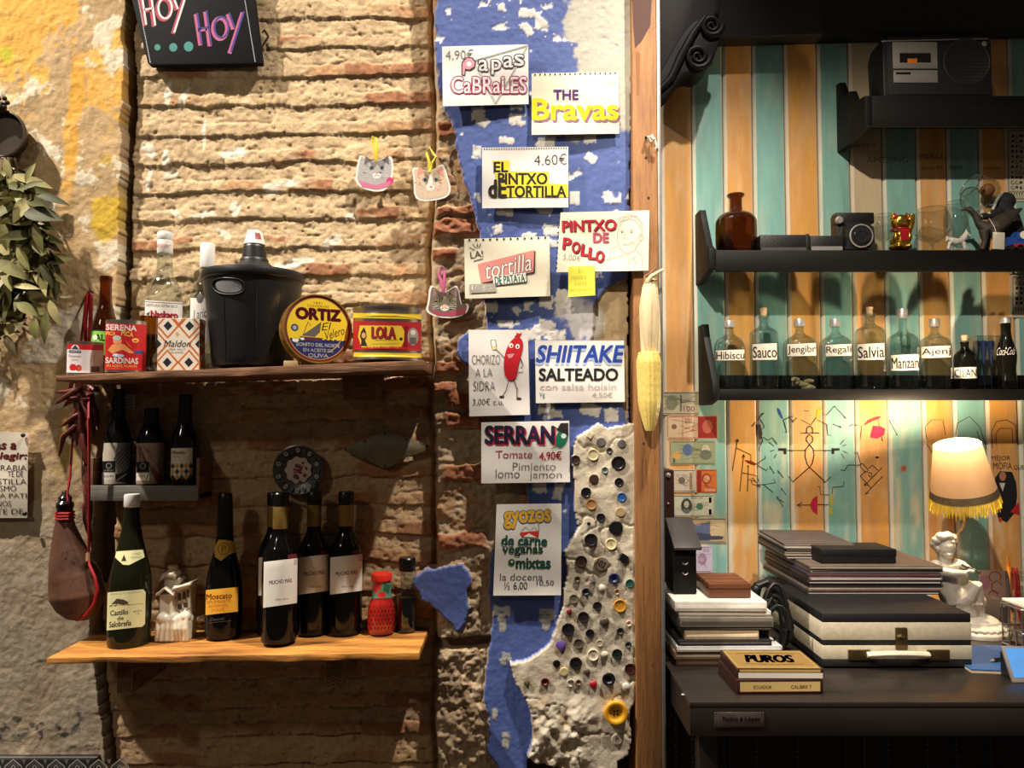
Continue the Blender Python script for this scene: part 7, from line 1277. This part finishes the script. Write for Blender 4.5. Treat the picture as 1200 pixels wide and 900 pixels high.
# bundle of black cable between pile and suitcase
L = P(905, 740, .10); r_ = thing('cable_bundle', 'bundle of black cable slumped between the magazine pile and suitcase', 'cable', (L.x, .16, ZC)); R = Vector(r_.location); h_ = lambda x, y, d=.15: P(x, y, d)-R; BP2 = mat('black_rubber', c(15, 14, 15), rough=.5)
rr = random.Random(6); mb = MB()
for k in range(9):
    cx_, cy_, rx, ry = 903+rr.uniform(-6, 8), 728+rr.uniform(-14, 12), rr.uniform(9, 15), rr.uniform(24, 40); t0 = rr.uniform(0, 6); Yk = .05+k*.022
    mb.tube([h_(cx_+rx*math.cos(t0+i*.42)+i*.3, min(cy_+ry*math.sin(t0+i*.42)+(cx_-903)*.5, pyz(ZC+.008, Yk)), Yk+.004*math.sin(i)) for i in range(16)], .0048, 8)
mb.tube([h_(884, 705), h_(888, 686), h_(898, 682), h_(910, 694), h_(921, 716), h_(926, 735), h_(924, 752)], [.010, .012, .012, .012, .011, .010, .009], 10)
mb.build('cable', BP2, r_); mb = MB(); mb.ell(h_(886, 690), (.014, .014, .012), 14); mb.tube([h_(886, 692), h_(883, 704)], [.010, .008], 10); mb.build('plug', BP2, r_)
# two cigar boxes at the counter edge
GLD = c(146, 118, 66); DKB = c(50, 26, 20)
def cigar(lab, y0, y1, zb__, Yf, first):
    a, b = P(863.5, y1, Yf), P(965, y0, Yf); x_ = (a.x+b.x)/2; r_ = thing('cigar_box', lab, 'box', (x_, Yf, zb__), None, .02 if first else -.01); hw_ = (b.x-a.x)/2; hh_ = (y1-y0)*S(Yf); mb = MB(); mb.box(-hw_, 0, 0, hw_, .135, hh_); mb.build('box', mat('cigar_box_brown', (DKB), rough=.4, nz=(30, .2)), r_, bevel=.001); return r_, hw_, hh_
Yg = -.155
r_, hw_, hh_ = cigar('closed cream and brown cigar box, under the gold one', 798, 814.5, ZC+.0004, Yg, 1); p = Pr(); p.rect(-hw_*.93, .15*hh_, hw_*.93, .85*hh_, c(206, 178, 116)); p.rect(-hw_*.93, .15*hh_, hw_*.93, .20*hh_, c(120, 40, 30)); p.text('20 PUROS', -hw_*.6, -.35*hh_, -hw_*.22, -.62*hh_, DKB) if False else None
p.build('band', lambda x, y, o: Vector((x, -o, y)), r_, PAINT); p = Pr(); p.text('ECUADOR', -hw_*.62, -hh_*.62, -hw_*.2, -hh_*.38, DKB); p.text('CALIBRE 7', hw_*.25, -hh_*.62, hw_*.72, -hh_*.38, DKB); p.build('lettering', lambda x, y, o: Vector((x, -o-.0003, -y)), r_, PAINT)
zc1 = ZC+.0008+hh_
r_, hw_, hh_ = cigar('gold topped cigar box with pale front, upper one at counter edge', 786, 797, zc1, Yg+.004, 0); hh_ *= 1; p = Pr(); p.rect(-hw_*.96, .06*hh_, hw_*.98, .62*hh_, c(222, 214, 200)); p.rect(-hw_*.93, .70*hh_, hw_*.93, .95*hh_, c(190, 156, 84)); p.build('paper_front', lambda x, y, o: Vector((x, -o, y)), r_, PAINT)
p = Pr(); p.rect(-hw_*.96, -.128, hw_*.96, -.006, GLD); p.rect(-hw_*.9, -.118, hw_*.9, -.016, c(132, 104, 56)); p.text('PUROS', -hw_*.55, -.095, hw_*.55, -.045, DKB, bold=.04, sh=.2); p.ell(-hw_*.1, -.066, hw_*.72, .042, GLD, 24) if False else None; p.line([(-hw_*.7, -.035), (0, -.028), (hw_*.7, -.035)], .003, DKB); p.line([(-hw_*.7, -.105), (0, -.112), (hw_*.7, -.105)], .003, DKB); p.build('gold_lid', lambda x, y, o: Vector((x, -y, hh_+o)), r_, PAINT, label='gold printed lid')
# ---------------- cherub lamp ----------------
Yn = .315; L = P(1141, 752, Yn); root = thing('cherub_lamp', 'cream cherub statue table lamp with fringed shade on the counter', 'lamp', (L.x, Yn, ZC+.0009)); R = Vector(root.location); s = S(Yn); n_p = lambda x, y, d=0: P(x, y, Yn+d)-R
PLA = mat('plaster_white', c(188, 180, 168), rough=.5, nz=(40, .15), bump=(80, .05)); z_ = lambda py: P(1141, py, Yn).z-R.z
zt_ = z_(728); k_ = zt_/ (24*s)
mb = MB(); mb.lathe(chaikin([(37*s, 0), (37*s, .006), (36.5*s, .012), (33*s, .016), (34*s, .022), (31*s, .028), (27*s, .030), (26.5*s, .036), (21*s, .044), (18*s, .046), (0, .046)], 1), n=48)
for k in range(28): a_ = 2*pi*k/28; mb.ell((33.5*s*math.cos(a_), 33.5*s*math.sin(a_), .019), (.0042, .0042, .0042), 6)
mb.build('base', PLA, root)
mb = MB(); hd = n_p(1107, 641)
mb.ell(hd, (11.5*s, 12.5*s, 13.5*s)); mb.ell(n_p(1110, 649, -.012), (7*s, 7*s, 6*s)); mb.ell(n_p(1118, 642, -.020), (2*s, 2*s, 3*s), 8)                       # skull, cheeks, nose
mb.ell(n_p(1112, 650, -.026), (2.6*s, 2*s, 1.6*s), 8); mb.ell(n_p(1099, 643, -.020), (2.2*s, 2*s, 3.4*s), 8); mb.ell(n_p(1115, 634.5, -.018), (4*s, 4*s, 2*s), 8)    # chin, ear, brow
mb.tube([n_p(1106, 650), n_p(1107, 660)], [6.5*s, 7.5*s], 14)
mb.tube([n_p(1108, 660), n_p(1110, 674), n_p(1112, 690), n_p(1118, 704)], [13*s, 13.5*s, 13*s, 14*s], 18)                                                           # chest and belly
mb.tube([n_p(1096, 660, -.008), n_p(1098, 669, -.028), n_p(1116, 672, -.046), n_p(1131, 672, -.044)], [6.5*s, 6*s, 5*s, 3.4*s], 12)                                  # near arm across
mb.tube([n_p(1119, 660, .004), n_p(1128, 662, -.012), n_p(1134, 666, -.034)], [6*s, 5*s, 3.4*s], 12)
mb.tube([n_p(1120, 706), n_p(1134, 698, -.02), n_p(1143, 684, -.028)], [13*s, 10*s, 7.5*s], 14); mb.tube([n_p(1143, 684, -.028), n_p(1146, 700, -.02), n_p(1149, 718, -.008), n_p(1152, 727, -.012)], [7*s, 6.4*s, 4.6*s, 4*s], 12); mb.tube([n_p(1151, 727, -.006), n_p(1158, 729, -.024)], [3.6*s, 2.6*s], 8)
mb.tube([n_p(1120, 708), n_p(1134, 712, .004), n_p(1142, 722, .004)], [13*s, 11*s, 8*s], 14); mb.tube([n_p(1126, 706), n_p(1130, 718), n_p(1133, 723), n_p(1136, 727)], [14*s, 14*s, 13*s, 11*s], 16)
for hnd, base_, dr in ((n_p(1133, 671, -.045), 0, -1), (n_p(1135, 666, -.036), 1, 1)):                                                                           # hands: palm, four fingers, thumb on the flute
    mb.ell(hnd, (3.6*s, 2.4*s, 3*s), 10)
    for f_ in range(4): o_ = hnd+Vector(((-2.5+f_*1.9)*s+2*s, -.003, 0)); mb.tube([o_, o_+Vector((.6*s, -.006, (2.6-.3*abs(f_-1))*s*-dr)), o_+Vector((1.4*s, -.001, (4.4-.4*abs(f_-1))*s*-dr))], [1.15*s, 1.05*s, .8*s], 8)
    mb.tube([hnd+Vector((-3*s, 0, 0)), hnd+Vector((-2*s, -.006, 3*s*dr)), hnd+Vector((0, -.004, 4*s*dr))], [1.3*s, 1.1*s, .9*s], 8)
blob('figure', mb, .0019, PLA, root, 2, 'cream cherub figure')
mb = MB()
for (x, y, d, r) in ((1098, 633, -.008, 6), (1103, 629, -.014, 6.5), (1110, 628, -.012, 6.5), (1116, 630, -.006, 5.5), (1097, 640, .004, 6), (1104, 630, .012, 8), (1114, 631, .012, 7), (1100, 638, .014, 9), (1110, 636, .018, 8), (1119, 634, -.008, 3.4), (1094, 637, -.002, 4)): mb.ell(n_p(x, y, d), (r*s, r*s, r*.8*s))
blob('hair', mb, .0018, PLA, root, 2)
p = Pr(); dk = c(120, 110, 98)
for x, y in ((1109, 641.5), (1118, 640.5)): p.line([(x-2.2, y), (x, y+.8), (x+2, y-.2)], .7, dk); p.line([(x-2.4, y-3.4), (x, y-4.2), (x+2.2, y-3.4)], .6, dk)
p.line([(1110.5, 650.5), (1113.5, 651.2), (1116, 650.2)], .8, c(150, 110, 100)); q0 = hd
def facemap(x, y, o):
    u = ((x-1107)/11.5); v = ((y-641)/13.5); return n_p(x, y)+Vector((0, -12.5*s*math.sqrt(max(1-u*u-v*v, .05))-.0012-o, 0))
p.build('face_lines', facemap, root, PAINT)
mb = MB(); mb.tube([n_p(1127, 662, -.040), n_p(1146, 670, -.048)], [.0036, .0030], 10); mb.tube([n_p(1146, 670, -.048), n_p(1148, 671, -.048)], [.0045, .005], 10); mb.build('flute', mat('dark_bronze', c(90, 82, 74), rough=.4, metal=.4), root)
mb = MB(); mb.ell(n_p(1140, 704, .004), (15*s, 12*s, 11*s))
for k in range(5): mb.tube([n_p(1126+k*6, 698+k*1.5, -.024), n_p(1130+k*5, 708, -.030), n_p(1136+k*3, 716, -.018)], [.004, .006, .003], 8)
blob('drapery', mb, .002, mat('rosy_plaster', c(196, 176, 168), rough=.55, nz=(30, .2)), root, 3)
BRS = mat('brass', c(156, 128, 80), rough=.3, metal=.85, nz=(40, .1)); mb = MB(); mb.tube([n_p(1110, 640, .034), n_p(1118, 630, .030), n_p(1126, 622, .016), n_p(1131, 612, .006), n_p(1133, 600), n_p(1132, 585), n_p(1130, 560), n_p(1128, 536)], .0042, 10); mb.tube([n_p(1110, 640, .034), n_p(1110, 690, .034), n_p(1130, 731, .03)], .0042, 8); mb.build('stem', BRS, root)
# shade: tilted fabric cone, open at top and bottom
cT, cB = n_p(1121.5, 521, -.026), n_p(1129.5, 580, .004); ax_ = (cT-cB).normalized(); y_ = Vector((0, 1, 0)); x_ = y_.cross(ax_).normalized(); MX = Matrix((x_, ax_.cross(x_), ax_)).transposed(); hs = (cT-cB).length; rB, rT = 35.5*s, 24.5*s
def fabric(name, col, tr):
    m = bpy.data.materials.new(name); m.use_nodes = True; nt = m.node_tree; N = nt.nodes; Lk = nt.links; N.remove(N['Principled BSDF'])
    d = N.new('ShaderNodeBsdfDiffuse'); t = N.new('ShaderNodeBsdfTranslucent'); ms = N.new('ShaderNodeMixShader'); ms.inputs[0].default_value = tr; w_ = N.new('ShaderNodeTexNoise'); w_.inputs['Scale'].default_value = 260; mx_ = N.new('ShaderNodeMix'); mx_.data_type = 'RGBA'; mx_.inputs[6].default_value = col; mx_.inputs[7].default_value = tuple(v*.82 for v in col[:3])+(1,)
    Lk.new(w_.outputs[0], mx_.inputs[0]); Lk.new(mx_.outputs[2], d.inputs[0]); Lk.new(mx_.outputs[2], t.inputs[0]); Lk.new(d.outputs[0], ms.inputs[1]); Lk.new(t.outputs[0], ms.inputs[2]); Lk.new(ms.outputs[0], N['Material Output'].inputs[0]); return m
SHF = fabric('shade_fabric', c(206, 168, 128), .04); mb = MB(); mb.lathe([(rB, 0), (rT, hs)], n=56, ax=MX, cx=cB.x, cy=cB.y, cz=cB.z, close=False); shd = mb.build('shade', SHF, root)
mb = MB(); mb.lathe([(rB+.0012, -.002), (rB+.0012-(rB-rT)*.14, hs*.14), (rB-.0004-(rB-rT)*.14, hs*.14), (rB-.0004, -.002), (rB+.0012, -.002)], n=56, ax=MX, cx=cB.x, cy=cB.y, cz=cB.z, close=False); mb.build('trim_band', mat('brown_braid', c(112, 92, 62), rough=.8, nz=(90, .3), bump=(200, .3)), shd)
mb = MB(); rr = random.Random(14)
for k in range(150):
    a_ = 2*pi*k/150; t_ = MX @ Vector((rB*math.cos(a_), rB*math.sin(a_), 0))+cB; o_ = Vector((math.cos(a_), math.sin(a_), 0))*rr.uniform(-.002, .006); ln = rr.uniform(.026, .038); mb.tube([t_, t_+o_*.6+Vector((0, 0, -ln*.5)), t_+o_+Vector((rr.uniform(-.003, .003), rr.uniform(-.003, .003), -ln))], [.0014, .0016, .0009], 5)
mb.build('fringe', mat('yellow_fringe', c(214, 176, 40), rough=.7, nz=(60, .2)), shd, label='yellow fringe')
bp_ = n_p(1123, 536, -.012); mb = MB(); mb.ell(bp_, (.013, .013, .016), 16); mb.build('bulb', mat('warm_bulb', c(255, 236, 200), emit=((1, .78, .48, 1), 8)), root)
lmp = bpy.data.lights.new('bulb_light', 'POINT'); lo = bpy.data.objects.new('bulb_light', lmp); COL.objects.link(lo); lmp.energy = 20; lmp.color = (1, .78, .50); lmp.shadow_soft_size = .012; lo.location = cT+ax_*.010+R
# ---------------- right-hand clutter on the counter ----------------
Yq = .40; r_, hw_, hh_ = boxthing('grey_candle', 'grey brown block standing behind the cherub lamp', 'candle', 1150, 701, 1172, 741, Yq, .05, mat('grey_wax', c(112, 98, 90), rough=.6, nz=(20, .2)), ZC+.0004, 'block', bev=.004); mb = MB(); mb.box(-hw_-.001, -.001, 0, hw_+.001, .051, .004); mb.build('foot', mat('dark_wire', c(40, 38, 36)), r_)
Y = SY-.03; a, b = P(1148, 703, Y), P(1178, 668, Y)
root = thing('pink_drawing', 'small pink and red doodle card propped behind the pencil jar', 'card', ((a.x+b.x)/2, Y, a.z)); mb = MB(); mb.box(-(b.x-a.x)/2, 0, ZC-a.z+.001, (b.x-a.x)/2, .0015, b.z-a.z); mb.build('card', mat('pale_card', c(206, 186, 178), rough=.8), root); p = Pr()
p.ell(1154, 682, 6, 9, c(196, 150, 180)); [p.arc(x, y, rx, ry, a0, a1, 1, c(170, 40, 44), 12) for x, y, rx, ry, a0, a1 in ((1166, 676, 7, 6, 2, 7), (1168, 688, 6, 7, 1, 6), (1164, 697, 5, 5, 2, 6.5))]; p.build('doodle', lambda x, y, o: P(x, y, Y-o)-Vector(root.location), root, INK)
Yj = .305; cx = 1200; b, pr = lat('pencil_jar', 'clear jar full of pens at the right edge of the counter', 'jar', cx, Yj, ZC+.0004, [(18.5, 672), (19.5, 676), (19, 684), (20, 690), (20, 740), (19, 752), (0, 752)], SYR, 'jar')
for (x, y, x2, rad, col, nm, lab, lab2) in ((1181, 653, 1186, .0045, (222, 130, 40), 'pencil', 'orange pencil standing in the clear jar', 'pencil'), (1187, 665, 1190, .0055, (190, 44, 36), 'marker', 'red marker standing left in the clear jar', 'pen'), (1191, 666, 1196, .0050, (176, 34, 36), 'marker', 'red marker standing right in the clear jar', 'pen'), (1179, 669, 1188, .0045, (60, 58, 62), 'pen', 'grey pen standing in the clear jar', 'pen')):
    a_ = P(x, y, Yj); b_ = Vector((P(x2+3, 745, Yj).x, Yj+.005, ZC+.006)); r_ = thing(nm, lab, lab2, b_); d = a_-b_; mb = MB(); mb.tube([(0, 0, 0), d*.88], rad, 8); mb.build('barrel', mat('pen_%d_%d_%d' % col, c(col), rough=.4), r_); mb = MB(); mb.tube([d*.88, d], [rad*1.05, rad*.5], 8); mb.build('cap', mat('pen_%d_%d_%d' % tuple(int(v*.7) for v in col), c(tuple(int(v*.7) for v in col)), rough=.4), r_)
Yt = .115; a, b = P(1172, 716, Yt), P(1262, 768, Yt); a.x = P(1171, 716, Yt+.10).x; root = thing('wire_tray', 'metal wire tray holding papers at the right edge', 'tray', (P(1220, 760, Yt).x, Yt, ZC+.0004)); R = Vector(root.location); WR = mat('tray_metal', c(176, 170, 162), rough=.25, metal=.9, nz=(30, .1)); x0, x1 = a.x-R.x, b.x-R.x; zt_ = a.z-R.z
mb = MB()
for zz_ in (.004, zt_*.45, zt_): mb.tube([(x0+.012, -.002, zz_), (x1, 0, zz_), (x1, .10, zz_), (x0+.012, .10, zz_), (x0, .09, zz_), (x0, .010, zz_), (x0+.012, -.002, zz_)], .003, 8)
for k in range(4): mb.tube([(x0, (.01+.026*k), .004), (x0, (.01+.026*k), zt_)], .002, 6); mb.tube([(x0+.012+.03*k, -.001, .004), (x0+.012+.03*k, -.001, zt_)], .002, 6)
mb.build('wires', WR, root)
sleeve((x0+x1)/2+R.x+.004, Yt+.008, R.z+zt_+.0035, x1-x0-.004, .09, .006, (214, 206, 190), 'white pad lying on top of the wire tray', None, 0, 'paper_pad', 'pad', (70, 66, 64)); sleeve((x0+x1)/2+R.x+.01, Yt+.01, R.z+.008, x1-x0-.03, .08, .03, (110, 92, 74), 'brown book inside the wire tray', None, 0, 'book', 'book', (176, 160, 130))
r_ = thing('paper_crumple', 'crumpled cream tissue on the white pad', 'tissue', ((x0+x1)/2+R.x+.03, Yt+.05, R.z+zt_+.0095)); mb = MB(); rr = random.Random(3)
for k in range(9): mb.ell((rr.uniform(-.02, .02), rr.uniform(-.02, .02), .011+rr.uniform(0, .012)), (.012, .011, .010), 8)
blob('tissue', mb, .0025, mat('tissue', c(226, 214, 180), rough=.9), r_, 1)
Yn2 = -.02; a, b = P(1106, 790, Yn2), P(1215, 772, Yn2); root = thing('blue_notebook', 'blue notebook with red corner and yellow circle on the counter', 'notebook', ((P(1150, 790, Yn2).x+P(1230, 790, Yn2).x)/2, -.03, ZC+.0004), None, -.12); mb = MB(); mb.box(-.10, 0, 0, .09, .20, .006); mb.build('pages', mat('page_block', c(206, 190, 160), rough=.8), root); mb = MB(); mb.box(-.101, -.001, .006, .091, .201, .0085); mb.build('cover', mat('blue_cover', c(54, 92, 142), rough=.4, nz=(20, .1)), root)
p = Pr(); p.poly([(-.100, .15), (.0, .199), (-.100, .199)], c(206, 50, 40)); p.poly([(-.100, .199), (-.02, .199), (-.1, .11)], c(206, 50, 40)); p.ell(.012, .045, .026, .020, c(226, 200, 40)); p.build('cover_print', lambda x, y, o: Vector((x, y, .0085+o)), root, PAINT)
r_ = thing('black_pen', 'black pen lying across the blue notebook', 'pen', (P(1182, 776, .03).x, .03, ZC+.0135)); mb = MB(); mb.tube([(-.036, .0, 0), (.05, .03, 0)], .0045, 10); mb.build('barrel', BPL, r_); mb = MB(); mb.tube([(-.036, 0, 0), (-.046, -.0035, -.001)], [.004, .001], 8); mb.build('tip', SIL, r_)
Yp = -.085; a, b = P(1188, 806, Yp), P(1240, 768, Yp); root = thing('mobile_phone', 'mobile phone with blue screen leaning at right edge', 'phone', ((a.x+b.x)/2, Yp, ZC+.001)); hw_ = (b.x-a.x)/2; hh_ = .078; Mx = Matrix.Rotation(-.5, 4, 'X'); mb = MB(); mb.box(-hw_, 0, .0, hw_, .009, hh_, Mx); mb.build('body', mat('phone_frame', c(150, 140, 136), rough=.3, metal=.4), root, bevel=.002)
mb = MB(); mb.box(-hw_+.005, -.0006, .010, hw_-.005, .0, hh_-.005, Mx); mb.build('screen', mat('phone_screen', c(70, 130, 200), rough=.15, emit=((.18, .42, .85, 1), .3)), root, label='blue lit screen')
mb = MB(); mb.box(-hw_+.01, .03, .0, hw_-.01, .06, .05); mb.build('stand', BPL, root)
